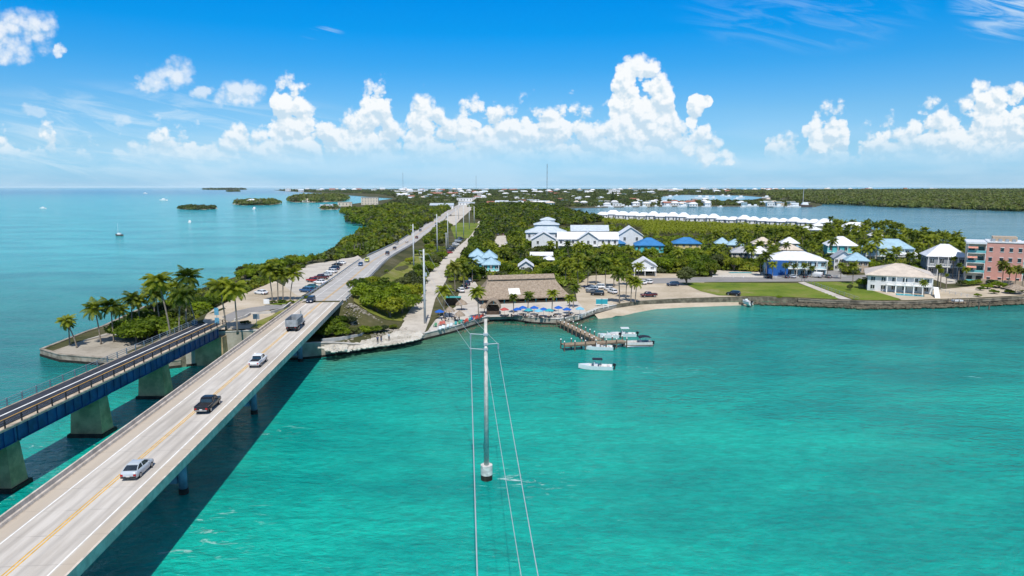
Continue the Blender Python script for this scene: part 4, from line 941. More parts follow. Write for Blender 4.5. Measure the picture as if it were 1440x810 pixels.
far_boat('white boat at the edge of the sea by the horizon', 204, 272, 26, rz=85)

# lift dock below the villa, with free standing piles
def lift_dock():
    o = G(1346, 430, 0); k = mpp(o); t = thing('boat_lift_dock', 'small dock with white lift cradle below the villa', 'dock', o, R(4))
    MB().box(-11 * k, 10 * k, -1.4, 1.2, 1.0, 1.2).build('platform', WOOD, t); MB().box(-8 * k, 6 * k, -.9, .7, 1.5, 1.9).build('lift_cradle', HULL_W, t)
    for x in (-10, -3, 4, 9):
        for y in (-1.6, 1.4): MB().cyl((x * k, y, -2), (x * k, y, 2.2), .16, .14, 8).build('pile', PILE, t)
lift_dock()
for px, py, lab in ((1376, 436, 'free standing pile in the water left of its twin, below the pink building'), (1390.5, 436, 'free standing pile in the water right of its twin, below the pink building'), (1362, 433, 'short pile beside the small lift dock')):
    o = G(px, py, 0); q = thing('mooring_pile', lab, 'pile', o); MB().cyl((0, 0, -2), (0, 0, 2.6), .22, .2, 8).build('shaft', PILE, q); MB().cyl((0, 0, 2.6), (0, 0, 2.75), .24, .2, 8).build('pile_cap', PILE, q)

# ------------------------------------------------------------------ buildings
def house(name, label, px0, px1, pyb, pyt, wall, roof, D=None, kind='hip', storeys=2, rot=0., over=.7, frac=.62, stilts=0., wins=4, porch=False, cat='house', group=None, ov=None, dep=1.0, gz=None, sidewins=True, winmat=None):
    """front base from px0 to px1 at row pyb; the roof top appears at row pyt"""
    c = T((px0 + px1) / 2, pyb) if gz is None else G((px0 + px1) / 2, pyb, gz); k = mpp(c); wd = (px1 - px0) * k
    D = D or min(wd * .8, 12.) * dep
    d = c.y + D / 2 * math.cos(math.atan2(c.x, c.y) * .6); ztop = CAM_H - math.tan(PITCH + math.atan((pyt - 405) / F_PX)) * d - c.z
    ztop = max(ztop, 4.); hw = ztop * frac; rise = ztop - hw
    az = math.atan2(c.x, c.y)
    t = thing(name, label, cat, c, -az * .6 + R(rot), group); rm = Matrix.Rotation(-az * .6 + R(rot), 2); EXCL.append((np.array([c.xy + rm @ Vector(q) for q in ((-wd / 2 - .5, -2.6 if porch else -1.2), (wd / 2 + .5, -2.6 if porch else -1.2), (wd / 2 + .5, D + 1), (-wd / 2 - .5, D + 1))]), name))
    x0, x1 = -wd / 2 + over, wd / 2 - over
    wm = MB().box(x0, x1, 0, D, stilts, hw)
    if stilts:
        s = MB(); nx = max(3, int(wd / 4))
        for i in range(nx):
            for y in (.4, D - .4): x = x0 + .4 + (x1 - x0 - .8) * i / (nx - 1); s.box(x - .2, x + .2, y - .2, y + .2, 0, stilts)
        s.build('stilt', CAPC, t)
    e = over; r = MB()
    if kind == 'hip':
        if wd > D: rl = ((x0 - e + (D / 2 + e) * .95, D / 2), (x1 + e - (D / 2 + e) * .95, D / 2))
        else: rl = ((0, (wd / 2) * .95 - e), (0, D + e - wd / 2 * .95))
        A = [(x0 - e, -e, hw), (x1 + e, -e, hw), (x1 + e, D + e, hw), (x0 - e, D + e, hw)]; Rg = [(rl[0][0], rl[0][1], ztop), (rl[1][0], rl[1][1], ztop)]
        if wd > D: fs = [(0, 1, 5, 4), (1, 2, 5), (2, 3, 4, 5), (3, 0, 4), (3, 2, 1, 0)]
        else: fs = [(0, 1, 4), (1, 2, 5, 4), (2, 3, 5), (3, 0, 4, 5), (3, 2, 1, 0)]
        r.add(A + Rg, fs); r.box(x0 - e, x1 + e, -e, D + e, hw - .22, hw - .002)
    elif kind in ('gable', 'gablex'):
        if kind == 'gable':                                      # gable end towards the viewer
            r.loft([[(x0 - e, y, hw - .1), (0, y, ztop), (x1 + e, y, hw - .1), (x1 + e, y, hw - .3), (0, y, ztop - .25), (x0 - e, y, hw - .3)] for y in (-e, D + e)])
            wm.add([(x0, 0, hw), (x1, 0, hw), (0, 0, ztop - .3), (x0, D, hw), (x1, D, hw), (0, D, ztop - .3)], [(0, 1, 2), (5, 4, 3)])
        else:
            r.loft([[(x, -e, hw - .1), (x, D / 2, ztop), (x, D + e, hw - .1), (x, D + e, hw - .3), (x, D / 2, ztop - .25), (x, -e, hw - .3)] for x in (x0 - e, x1 + e)])
            wm.add([(x0, 0, hw), (x0, D, hw), (x0, D / 2, ztop - .3), (x1, 0, hw), (x1, D, hw), (x1, D / 2, ztop - .3)], [(0, 1, 2), (5, 4, 3)])
    elif kind == 'flat':
        r.box(x0 - e, x1 + e, -e, D + e, hw, hw + .35)
    wm.build('wall', wall, t); rf = r.build('roof', roof, t)
    if kind == 'hip' and rise > 1.5 and ov != 0:                  # ridge cap
        m = MB(); m.tube([Vector(Rg[0]) + Vector((0, 0, .05)), Vector(Rg[1]) + Vector((0, 0, .05))], .12, 6)
        for i, j in ((0, 0), (3, 0), (1, 1), (2, 1)) if wd > D else ((0, 0), (1, 0), (2, 1), (3, 1)): m.tube([Vector(A[i]) + Vector((0, 0, .03)), Vector(Rg[j]) + Vector((0, 0, .05))], .09, 6)
        m.build('ridge_cap', roof, rf)
    sh = (hw - stilts) / storeys
    for s in range(storeys):
        zb = stilts + s * sh
        for i in range(wins):
            x = x0 + (x1 - x0) * (i + .5) / wins; ww = min(1.3, (x1 - x0) / wins * .55) / 2
            wn = MB().box(x - ww, x + ww, -.06, -.02, zb + sh * .28, zb + sh * .76).build('window', winmat or GL, t)
            MB().box(x - ww - .1, x + ww + .1, -.10, -.015, zb + sh * .76, zb + sh * .80).box(x - ww - .12, x + ww + .12, -.14, -.015, zb + sh * .24, zb + sh * .28).box(x - .04, x + .04, -.09, -.061, zb + sh * .28, zb + sh * .76).build('window_frame', WHITE_P, wn)
        if sidewins:
            for sx, xw in ((-1, x0), (1, x1)):
                if sx * c.x > 0 and abs(c.x) > 30: continue
                for f in (.3, .7):
                    MB().box(xw + min(0, sx * .06) + (0 if sx < 0 else .02), xw + max(0, sx * .06) - (0 if sx > 0 else .02), D * f - .5, D * f + .5, zb + sh * .28, zb + sh * .76).build('window', winmat or GL, t)
    if porch:
        for s in range(storeys):
            zb = stilts + s * sh
            b = MB().box(x0, x1, -2.0, -.01, zb - .18, zb - .002).build('balcony', WHITE_P, t); m = MB()
            m.box(x0, x1, -2.0, -1.94, zb + .95, zb + 1.03); n = max(4, int(wd / 1.0)); [m.box(x0 + (x1 - x0) * i / n - .03, x0 + (x1 - x0) * i / n + .03, -1.99, -1.95, zb, zb + .95) for i in range(n + 1)]; m.build('balcony_rail', WHITE_P, b)
        n = max(2, int(wd / 4))
        for i in range(n + 1): x = x0 + (x1 - x0 - .2) * i / n; MB().box(x, x + .2, -1.92, -1.72, 0, hw - .22).build('porch_post', WHITE_P, t)
    return t
W_ = {'white': (.66, .67, .67), 'cream': (.58, .52, .42), 'teal': (.10, .36, .36), 'yellow': (.58, .46, .20), 'blue': (.015, .10, .34), 'pale blue': (.36, .50, .56), 'grey': (.22, .24, .26), 'pink': (.58, .29, .235), 'tan': (.42, .33, .24), 'turquoise': (.08, .42, .45)}
R_ = {'white': (.70, .71, .72), 'blue': (.045, .19, .42), 'light blue': (.31, .46, .54), 'grey': (.38, .39, .40), 'tan': (.58, .50, .41), 'teal': (.12, .34, .36), 'silver': (.48, .54, .58), 'red': (.30, .13, .09)}
wm_ = lambda n: M('wall_' + n.replace(' ', '_'), W_[n], var=.07, scale=.6, bump=.05)
def roof_m(n):
    nm = 'roof_' + n.replace(' ', '_')
    if nm in MATS: return MATS[nm]
    m = M(nm, R_[n], rough=.45, var=.12, scale=.5); q = NG(m.node_tree); bs = m.node_tree.nodes['Principled BSDF']
    tc = q.n('ShaderNodeTexCoord').outputs['Object']; wv = q.n('ShaderNodeTexWave', wave_type='BANDS', bands_direction='X'); wv.inputs['Scale'].default_value = .8; q.link(tc, wv.inputs[0])
    b = q.n('ShaderNodeBump'); b.inputs['Strength'].default_value = .35; b.inputs['Distance'].default_value = .1; q.link(wv.outputs['Fac'], b.inputs['Height']); q.link(b.outputs[0], bs.inputs['Normal']); return m
HT = 'white hotel blocks behind the trees'
house('hotel_block', 'wide white hotel hall with a raised clerestory roof at the back left', 738, 798, 346, 318.5, wm_('white'), roof_m('silver'), 16, 'hip', 2, frac=.72, wins=6, group=HT, cat='hotel')
def hall():
    house('hotel_tower', 'raised upper storey of the hotel hall crowned by a small roof', 750, 787, 341, 310.5, wm_('pale blue'), roof_m('silver'), 14, 'hip', 2, frac=.84, wins=5, group=HT, cat='hotel')
    house('roof_cupola', 'small cupola on top of the hotel hall roof', 759, 781, 339, 305.5, wm_('white'), roof_m('silver'), 8, 'hip', 1, frac=.90, wins=2, group=HT, cat='cupola')
hall()
house('hotel_block', 'white gabled hotel wing at the left with two dark windows under a palm', 746, 783, 354, 325, wm_('white'), roof_m('white'), 15, 'gable', 2, frac=.62, wins=2, group=HT, cat='hotel')
house('hotel_block', 'long white hotel block with verandas and a central gable', 783, 870, 354, 326, wm_('white'), roof_m('white'), 14, 'gablex', 2, frac=.66, wins=10, porch=True, group=HT, cat='hotel')
house('hotel_gable', 'central gabled bay on the front of the long hotel block', 812, 842, 355.5, 325.5, wm_('white'), roof_m('white'), 9, 'gable', 2, frac=.66, wins=3, porch=True, group=HT, cat='hotel')
house('hotel_block', 'white hotel roof at the rear showing above the long block', 802, 856, 345, 316.5, wm_('white'), roof_m('silver'), 14, 'gablex', 2, frac=.74, wins=6, group=HT, cat='hotel')
house('hotel_block', 'white hotel block with the big gable at the right end', 868, 905, 351, 318, wm_('white'), roof_m('white'), 20, 'gable', 2, frac=.62, wins=2, group=HT, cat='hotel')
BL = 'cottages with bright blue roofs'
house('cottage', 'bright blue hipped roof low in front of the white hotel', 839, 880, 353, 335, wm_('teal'), roof_m('blue'), 12, 'hip', 1, frac=.62, group=BL)
house('cottage', 'teal cottage with twin bright blue roofs right of the hotel', 892, 934, 362, 334.5, wm_('turquoise'), roof_m('blue'), 13, 'hip', 2, frac=.64, group=BL)
house('cottage', 'yellow cottage with a bright blue roof standing among trees', 946, 986, 355, 334, wm_('yellow'), roof_m('blue'), 12, 'hip', 2, frac=.62, group=BL)
LB = 'cluster of light blue roofed pavilions'
for i, (a, b, pb, pt, lab) in enumerate([(659, 683, 378, 349.5, 'back left light blue pavilion roof of the cluster of four'), (676, 700, 380, 351.5, 'back right light blue pavilion roof of the cluster of four'), (659, 685, 386, 359, 'front left light blue pavilion roof of the cluster of four'), (677, 704, 389, 361, 'front right turquoise pavilion with light blue roof facing the thatched restaurant')]):
    house('pavilion', lab, a, b, pb, pt, wm_('turquoise'), roof_m('light blue'), 8, 'hip', 2, frac=.64, wins=3, group=LB, porch=(i == 3))
house('small_house', 'white house with a little gable behind the thatched roof', 728, 751, 386, 365, wm_('white'), roof_m('white'), 9, 'gable', 2, frac=.6, wins=2)
house('small_house', 'low white roof among palms behind the thatched roof', 764, 780, 372, 364, wm_('white'), roof_m('white'), 7, 'hip', 1, frac=.6, wins=2)
house('small_house', 'long low white roof deep in the trees below the hotel', 745, 778, 366, 355, wm_('white'), roof_m('white'), 9, 'gablex', 1, frac=.66, wins=4)
house('veranda_house', 'white gabled house on stilts with a wide veranda', 889, 924, 388, 362, wm_('white'), roof_m('white'), 11, 'gable', 1, frac=.58, stilts=2.4, wins=3, porch=True)
VI = 'villas behind the blue motel'
for i, a in enumerate([(1005, 1026, 356, 334.5, 'teal', 'light blue', 'teal villa with light blue roof left of the grey roof'), (1022, 1046, 358, 336.5, 'yellow', 'light blue', 'yellow villa with light blue roof among palms'), (1027, 1062, 369, 347, 'cream', 'grey', 'cream villa under a wide grey hipped roof'), (1058, 1088, 358, 334, 'cream', 'tan', 'villa with a tan pyramid roof'), (1053, 1084, 372, 347, 'white', 'white', 'white roofed villa left behind the blue motel'), (1098, 1123, 356, 334, 'cream', 'white', 'villa with a bright white pyramid roof above the motel'), (1096, 1128, 364, 344, 'white', 'tan', 'villa with a pale tan roof right above the motel'), (1112, 1134, 362, 346, 'turquoise', 'light blue', 'small turquoise gabled villa behind the motel roof'),
    (1162, 1204, 366, 333, 'turquoise', 'white', 'turquoise villa with white hipped roof and deep porches'), (1171, 1199, 381, 352, 'white', 'grey', 'white villa with a grey gabled roof'), (1189, 1221, 384, 356, 'tan', 'light blue', 'brown walled villa with light blue roof'), (1217, 1281, 371, 336.5, 'pale blue', 'light blue', 'long pale blue house with a low light blue roof'), (1303, 1356, 389, 344, 'grey', 'white', 'tall grey house with white roof left of the pink building'), (1262, 1290, 372, 350, 'white', 'white', 'white house half hidden right of the long pale blue one')]):
    house('villa', a[6], a[0], a[1], a[2], a[3], wm_(a[4]), roof_m(a[5]), None, 'gable' if i in (7, 9) else 'hip', 2, frac=.64, wins=4, porch=i in (8, 11, 12), group=VI)
for a in [(1126, 1156, 333, 318, 'white flat roofed villa among the palms near the bay'), (1184, 1222, 333, 313, 'white hipped villa by the bay among tall palms'), (1205, 1224, 331, 317, 'small white villa at the bay behind tall palms'), (1140, 1163, 325, 314, 'white villa roof beside the row of docks houses'), (1222, 1240, 342, 326, 'white stepped house between palms near the bay')]:
    house('villa', a[4], a[0], a[1], a[2], a[3], wm_('white'), roof_m('white'), None, 'hip', 2, frac=.66, wins=4, group='white villas by the bay')
# the blue motel
def motel():
    t = house('motel', 'two storey blue motel with white roof and long balconies', 1078, 1160, 389, 354, wm_('pale blue'), roof_m('white'), 16, 'hip', 2, frac=.70, wins=9, porch=True, cat='motel', winmat=GL)
    w = [c for c in t.children if c.name.startswith('wall')][0]; x0 = min(v.co.x for v in w.data.vertices); hw = max(v.co.z for v in w.data.vertices)
    MB().box(x0 - .05, x0 + 8.2, -2.3, 1.0, 0, hw - .25).build('end_wall', wm_('blue'), t)
motel()
def villa():
    t = house('white_mansion', 'large two storey white villa with tan hipped roof and open colonnade by the sea', 1220, 1307, 411.5, 371, wm_('white'), roof_m('tan'), 19, 'hip', 2, rot=-8, frac=.63, over=1.0, wins=6, cat='villa', dep=1.)
    w = [c for c in t.children if c.name.startswith('wall')][0]; X = [v.co.x for v in w.data.vertices]; x0, x1 = min(X), max(X); hw = max(v.co.z for v in w.data.vertices)
    h = hw / 2
    b = MB().box(x0 + 6, x1, -3.0, -.2, h - .25, h).build('terrace', WHITE_P, t); m = MB(); m.box(x0 + 6, x1, -3.0, -2.92, h + .9, h + 1.0); [m.box(x0 + 6 + (x1 - x0 - 6.1) * i / 24, x0 + 6.05 + (x1 - x0 - 6.1) * i / 24, -2.99, -2.94, h, h + .9) for i in range(25)]; m.build('terrace_rail', WHITE_P, b)
    for i in range(6): x = x0 + 6 + (x1 - x0 - 6.4) * i / 5; MB().box(x, x + .4, -2.9, -2.5, 0, h - .25).build('column', WHITE_P, t); MB().box(x, x + .3, -2.8, -2.5, h, hw - .25).build('column', WHITE_P, t)
    MB().loft([[(x1 + .1, y, z), (x1 + 1.6, y, z), (x1 + 1.6, y, z + .3), (x1 + .1, y, z + .3)] for y, z in ((-3.0, h - .3), (-10.0, 0))]).build('stair', WHITE_P, t)
    p = MB().box(x0 + 9, x1 - 3, -8.5, -4.5, .12, .2); pl = tag(p.build('swimming_pool', M('pool_water', (.12, .48, .55), rough=.05), None, False, t.location), 'small blue swimming pool in front of the white villa', 'pool'); pl.rotation_euler = t.rotation_euler
villa()
def condo():
    c = T(1356, 397); k = mpp(c); az = math.atan2(c.x, c.y); t = thing('apartment_building', 'four storey pink apartment building with turquoise balconies and flat roof', 'apartment building', c, -az * .92)
    H4 = (CAM_H - math.tan(PITCH + math.atan((342.5 - 405) / F_PX)) * c.y) - c.z; sh = H4 / 4; pk = wm_('pink'); tq = M('balcony_turquoise', (.14, .44, .46), var=.08)
    xa, xb, xc, xd = 2.0, 22 * k, 64 * k, 120 * k
    MB().box(xb, xc, 0, 16, 0, H4 + .5).build('wall', pk, t)
    MB().box(0, xb - .01, 2.2, 16, 0, H4 - .2).build('side_wing', wm_('cream'), t); MB().box(xc + .01, xd, 2.2, 16, 0, H4 - .2).build('side_wing', wm_('cream'), t)
    r = MB().box(-.6, xb - .02, -.4, 16.4, H4 - .18, H4 + .55).box(xc + .02, xd + .5, -.4, 16.4, H4 - .18, H4 + .55).box(xb, xc, -.2, 16.2, H4 + .52, H4 + .9); rf = r.build('roof', roof_m('white'), t)
    MB().box(xb + 2, xc - 2, 5, 12, H4 + .91, H4 + 2.6).build('stair_house', wm_('tan'), t)
    for i in range(4): MB().box(xb + 1.5 + i * 2.2, xb + 2.7 + i * 2.2, 2, 3.4, H4 + .91, H4 + 1.9).build('roof_unit', GALV, t)
    for s in range(4):
        for fx in (.12, .42, .66, .90):
            x = xb + (xc - xb) * fx; wn = MB().box(x - .55, x + .55, -.06, -.015, s * sh + 1.0, s * sh + 2.5).build('window', GL, t); MB().box(x - .7, x + .7, -.10, -.012, s * sh + 2.5, s * sh + 2.68).box(x - .7, x + .7, -.12, -.012, s * sh + .82, s * sh + 1.0).build('window_frame', WHITE_P, wn)
        for x0, x1 in ((0, xb - .05), (xc + .05, xd)):
            b = MB().box(x0, x1, .1, 2.19, s * sh - .1 + (0.12 if s == 0 else 0), s * sh + .08 + (0.12 if s == 0 else 0)).build('balcony', WHITE_P, t)
            MB().box(x0 + .05, x1 - .05, .1, .16, s * sh + .21, s * sh + 1.15).build('balcony_rail', tq, b)
            n = max(2, int((x1 - x0) / 4))
            for i in range(n): MB().box(x0 + (x1 - x0) * (i + .2) / n, x0 + (x1 - x0) * (i + .8) / n, 2.12, 2.19, s * sh + .25, s * sh + 2.5).build('glass_door', GL, t)
            [MB().box(x - .12, x + .12, .12, .3, s * sh + .2, (s + 1) * sh - .12).build('balcony_post', WHITE_P, t) for x in (x0 + .15, x1 - .15)]
    for s in range(1, 4): MB().loft([[(.2, y, z), (xb * .55, y, z), (xb * .55, y, z + .06), (.2, y, z + .06)] for y, z in ((-.8, (s) * sh + 1.7 + .3), (.1, s * sh + 2.6))]).build('awning', M('awning_salmon', (.55, .25, .18)), t)
    MB().box(xb - 1, xc + 2, -1.4, -.02, 0, 1.7).build('base_wall', wm_('tan'), t)
condo()

o_ = T(1041, 384); q = MB().box(-5, 5, -1.6, 1.6, .0, .05).build('swimming_pool', MATS['pool_water'], None, False, o_ + Vector((0, 0, .12))); tag(q, 'small turquoise pool left of the blue motel', 'pool')
EXCL.append((np.array([T(*q)[:2] for q in [(1350, 400), (1460, 404), (1480, 372), (1354, 378)]]), 'condo'))
EXCL.append((np.array([T(*q)[:2] for q in [(690, 329), (716, 329), (717, 357), (690, 357)]]), 'clearing'))

# ------------------------------------------------------------------ thatched restaurant and its terrace
def thatch():
    m = M('palm_thatch', (.40, .325, .25), col2=(.25, .195, .145), rough=.95, scale=1.6, spec=.1, detail=6); q = NG(m.node_tree); bs = m.node_tree.nodes['Principled BSDF']
    tc = q.n('ShaderNodeTexCoord').outputs['Object']; mp = q.n('ShaderNodeMapping'); mp.inputs['Scale'].default_value = (5., 1., 1.); q.link(tc, mp.inputs[0])
    b = q.n('ShaderNodeBump'); b.inputs['Strength'].default_value = .9; b.inputs['Distance'].default_value = .35; q.link(q.noise(mp.outputs[0], 1.3, 5, .7), b.inputs['Height']); q.link(b.outputs[0], bs.inputs['Normal']); return m
THATCH = thatch(); DWOOD = M('dark_timber', (.075, .05, .035), var=.3, scale=1.5); TEALP = M('teal_trim', (.04, .22, .27), var=.1)
def restaurant():
    A, B = G(674.5, 421.5, 3.4), G(803, 417, 3.4); c = (A + B) / 2; w2 = (B - A).length / 2; rz = math.atan2(B.y - A.y, B.x - A.x)
    t = thing('thatched_restaurant', 'large open restaurant under a huge grey thatched hip roof with a white board on it', 'restaurant', (c.x, c.y, LAND + .05), rz)
    D = 15.; ze, zr_ = 1.9, 8.1; r = MB(); EXCL.append((np.array([(c.x - w2 - 1, c.y - 12), (c.x + w2 + 1, c.y - 12), (c.x + w2 + 1, c.y + D + 3), (c.x - w2 - 1, c.y + D + 3)]), 'restaurant'))
    a = [(-w2, 0), (w2, 0), (w2, D), (-w2, D)]; rl = [(-w2 + 4.4, D / 2), (w2 - 4.4, D / 2)]
    n = 9
    def ringat(f, up=0.):                                        # hip roof with a slight sag
        k = f; x = w2 * (1 - k) + (w2 - 4.4) * k; y0 = (D / 2) * k; y1 = D - (D / 2) * k; z = ze + (zr_ - ze) * (k - .10 * math.sin(math.pi * k)) + up
        return [(-x, y0, z), (x, y0, z), (x, max(y1, y0 + .02), z), (-x, max(y1, y0 + .02), z)]
    r.loft([[(-w2 + .4, .4, ze - .1), (w2 - .4, .4, ze - .1), (w2 - .4, D - .4, ze - .1), (-w2 + .4, D - .4, ze - .1)]] + [ringat(0, -.35)] + [ringat(i / n) for i in range(n + 1)])
    rf = r.build('roof', THATCH, t)
    q = MB(); q.loft([[(x, D / 2 + dy, z) for dy, z in ((-1.5, zr_ - .95), (-1.55, zr_ - .72), (0, zr_ + .55), (1.55, zr_ - .72), (1.5, zr_ - .95), (0, zr_ + .1))] for x in (-w2 + 3.9, w2 - 3.9)]); q.build('ridge_cap', THATCH, rf)
    s = (zr_ - ze) / (D / 2); cx, cy = -w2 * .22, D / 2 * .36; bm = MB()
    vs = [(cx + dx, cy + dy, ze + s * (cy + dy) + h - .55) for h in (.1, .28) for dx, dy in ((-1.9, -1.2), (1.9, -1.2), (1.9, .9), (-1.9, .9))]
    bm.add(vs, [(3, 2, 1, 0), (4, 5, 6, 7), (0, 1, 5, 4), (1, 2, 6, 5), (2, 3, 7, 6), (3, 0, 4, 7)]); bm.build('sign_board', M('board_white', (.68, .67, .62), var=.1, scale=2.), rf)
    for i in range(9):
        x = -w2 + 1.2 + (2 * w2 - 2.4) * i / 8
        MB().box(x - .14, x + .14, .9, 1.18, -.6, ze + .25).build('post', TEALP, t)
    MB().box(-w2 + 1, w2 - 1, 8.5, D - .9, -.6, ze + .1).build('kitchen_wall', DWOOD, t)
    MB().box(-w2 + 1.3, w2 - 1.3, 1.25, 1.5, -.6, .45).box(-w2 + 1.2, w2 - 1.2, 1.15, 1.6, .455, .52).build('counter', M('counter_wood', (.25, .17, .10), var=.25), t)
    MB().box(-w2 + .8, w2 - .8, .6, D - .6, -.62, -.55).build('floor', DWOOD, t)
restaurant()
def hut(label, px, py, r, h, kind='round', name='thatched_umbrella', group='small thatched shelters on the patio'):
    p = T(px, py); t = thing(name, label, 'shelter', p + Vector((0, 0, .08)), 0, group)
    if kind == 'round':
        MB().cyl((0, 0, 0), (0, 0, h * .7), .1, .1, 8).build('pole', DWOOD, t)
        rg = lambda z, k, up=0: [(k * math.cos(a * .3927) * (1 + .07 * math.sin(a * 2.3)), k * math.sin(a * .3927) * (1 + .07 * math.sin(a * 2.3)), z + up) for a in range(16)]
        MB().loft([rg(h * .56, r * .9), rg(h * .52, r), rg(h * .72, r * .72), rg(h * .9, r * .3), rg(h, .05)]).build('roof', THATCH, t)
    else:
        for x in (-r + .3, r - .3):
            for y in (.2, 3.8): MB().box(x - .1, x + .1, y - .1, y + .1, 0, h * .5).build('post', DWOOD, t)
        n = 8; pr = [(-r - .3 + (2 * r + .6) * i / n, h * .45 + (h * .55) * math.sin(math.pi * i / n) ** .8) for i in range(n + 1)]
        MB().loft([[(x, y, z) for x, z in pr] + [(x * .9, y, z - .35) for x, z in reversed(pr)] for y in (-.6, 4.6)]).build('roof', THATCH, t)
        MB().box(-r + .3, r - .3, .3, .5, 0, 1.05).build('counter', DWOOD, t); MB().box(-r + .3, r - .3, 3.5, 3.7, 0, h * .55).build('back_wall', DWOOD, t)
hut('thatched bar hut with a rounded gable facing the water, left of the restaurant', 693, 443, 2.1, 4.6, 'gable', 'bar_hut')
hut('thatched shelter at the back of the patio, nearest the parked cars', 649, 436, 1.9, 3.4); hut('thatched shelter at the left of the patio by the palm', 632, 446, 1.7, 3.2); hut('thatched shelter in front, close to the coloured chairs', 646, 452, 1.7, 3.1); hut('thatched shelter tucked against the left of the bar hut', 681, 440, 1.6, 3.0)
UMB = {'blue': (.01, .10, .42), 'teal': (.03, .30, .36), 'red': (.40, .07, .06), 'aqua': (.16, .42, .55)}
def umbrella(px, py, col, label):
    p = T(px, py + 5.5); t = thing('patio_umbrella', label, 'umbrella', p + Vector((0, 0, .08)), rnd.uniform(0, 1), 'umbrellas in front of the restaurant')
    MB().cyl((0, 0, 0), (0, 0, 2.6), .04, .04, 6).build('pole', RIM, t); n = 8
    rg = lambda z, k: [(k * math.cos(a * math.pi / 4), k * math.sin(a * math.pi / 4), z - (.12 if a % 2 and k > 1 else 0)) for a in range(n)]
    MB().loft([rg(2.05, 1.38), rg(2.1, 1.42), rg(2.45, .75), rg(2.72, .06)]).build('canopy', M('umbrella_' + col, UMB[col], rough=.8, var=.1), t)
for a in [(727, 440, 'blue', 'blue umbrella at the left end of the terrace row'), (735, 437.5, 'blue', 'blue umbrella set back, second from the left of the terrace row'), (743, 441, 'teal', 'teal umbrella between blue ones on the terrace'), (751, 437.5, 'blue', 'blue umbrella under the palm in the middle of the terrace'), (757, 442, 'aqua', 'pale aqua umbrella in the front of the terrace'), (764, 440, 'blue', 'blue umbrella right of the pale aqua one'), (772, 441.5, 'teal', 'teal umbrella right of the middle of the terrace'), (785, 437.5, 'blue', 'large blue umbrella set back at the right of the terrace'), (797, 440, 'blue', 'blue umbrella at the right end of the terrace row'), (709, 440, 'red', 'red umbrella beside the thatched bar hut'), (618, 443, 'blue', 'blue umbrella at the far left of the patio by the palm'), (815, 439, 'aqua', 'pale aqua umbrella by the white railing')]: umbrella(*a)
TABW = M('table_brown', (.12, .075, .045), var=.2); CHB = M('chair_dark', (.03, .035, .04), var=.2)
def table_sets():
    t0 = None; c0 = None
    for i, (px, py) in enumerate([(722, 447), (733, 446), (741, 448.5), (752, 447.5), (762, 449), (771, 448.5), (782, 446.5), (793, 447.5), (803, 446), (710, 447), (626, 452), (640, 450)]):
        p = T(px, py) + Vector((0, 0, .07)); lab = 'dark table on the waterside terrace under the umbrellas' if i < 10 else 'dark table on the sandy patio among thatched shelters'
        if t0 is None:
            t0 = thing('patio_table', lab, 'table', p, 0, 'tables on the terrace'); MB().cyl((0, 0, .7), (0, 0, .76), .55, .55, 12).build('table_top', TABW, t0); MB().cyl((0, 0, 0), (0, 0, .7), .06, .06, 8).build('table_leg', CHB, t0)
            c0 = thing('patio_chair', '', 'chair', (0, 0, -50), 0); MB().box(-.24, .24, -.24, .24, .42, .48).build('seat', CHB, c0); MB().box(-.24, .24, .2, .25, .48, .95).build('backrest', CHB, c0)
            [MB().box(x - .02, x + .02, y - .02, y + .02, 0, .42).build('leg', CHB, c0) for x in (-.21, .21) for y in (-.21, .21)]; first = True
        else: copy_thing(t0, p, 0, lab)
        for k in range(3):
            a = k * 2.1 + i; q = p + Vector((math.cos(a) * .95, math.sin(a) * .95, 0)); lb = 'dark chair drawn up to a table on the waterside terrace' if i < 10 else 'dark chair at a table on the sandy patio'
            if first: c0.location = q; c0.rotation_euler = (0, 0, a - math.pi / 2); c0['label'] = lb; c0['group'] = 'chairs at the terrace tables'; first = False
            else: copy_thing(c0, q, a - math.pi / 2, lb, 'chairs at the terrace tables')
table_sets()
CHC = {'red': (.42, .06, .04), 'teal': (.02, .30, .30), 'white': (.62, .70, .74), 'blue': (.02, .08, .30), 'green': (.03, .22, .10)}
def beach_chair(col):
    k = ('bc', col)
    if k in CARS: return copy_tree(CARS[k])
    m = M('slat_' + col, CHC[col], var=.1); t = thing('beach_chair', '', 'chair'); CARS[k] = t
    MB().add([(x, y, z + h) for h in (0, .05) for x, y, z in ((-.35, -.5, .40), (.35, -.5, .40), (.35, .35, .26), (-.35, .35, .26))], [(3, 2, 1, 0), (4, 5, 6, 7), (0, 1, 5, 4), (1, 2, 6, 5), (2, 3, 7, 6), (3, 0, 4, 7)]).build('seat', m, t)
    b = MB(); [b.add([(x + dx, y, z + 0) for dx in (0, .12) for y, z in ((.34, .26), (.38, .26), (.74, 1.05), (.70, 1.05))], [(0, 1, 2, 3), (7, 6, 5, 4), (0, 4, 5, 1), (3, 2, 6, 7), (1, 5, 6, 2), (0, 3, 7, 4)]) for x in (-.36, -.215, -.07, .075, .22)]; b.build('backrest', m, t)
    for s in (-1, 1): MB().box(s * .42 - .07, s * .42 + .07, -.55, .45, .58, .62).build('armrest', m, t); MB().box(s * .4 - .04, s * .4 + .04, -.52, -.42, 0, .58).build('leg', m, t)
    return t
seen = {}
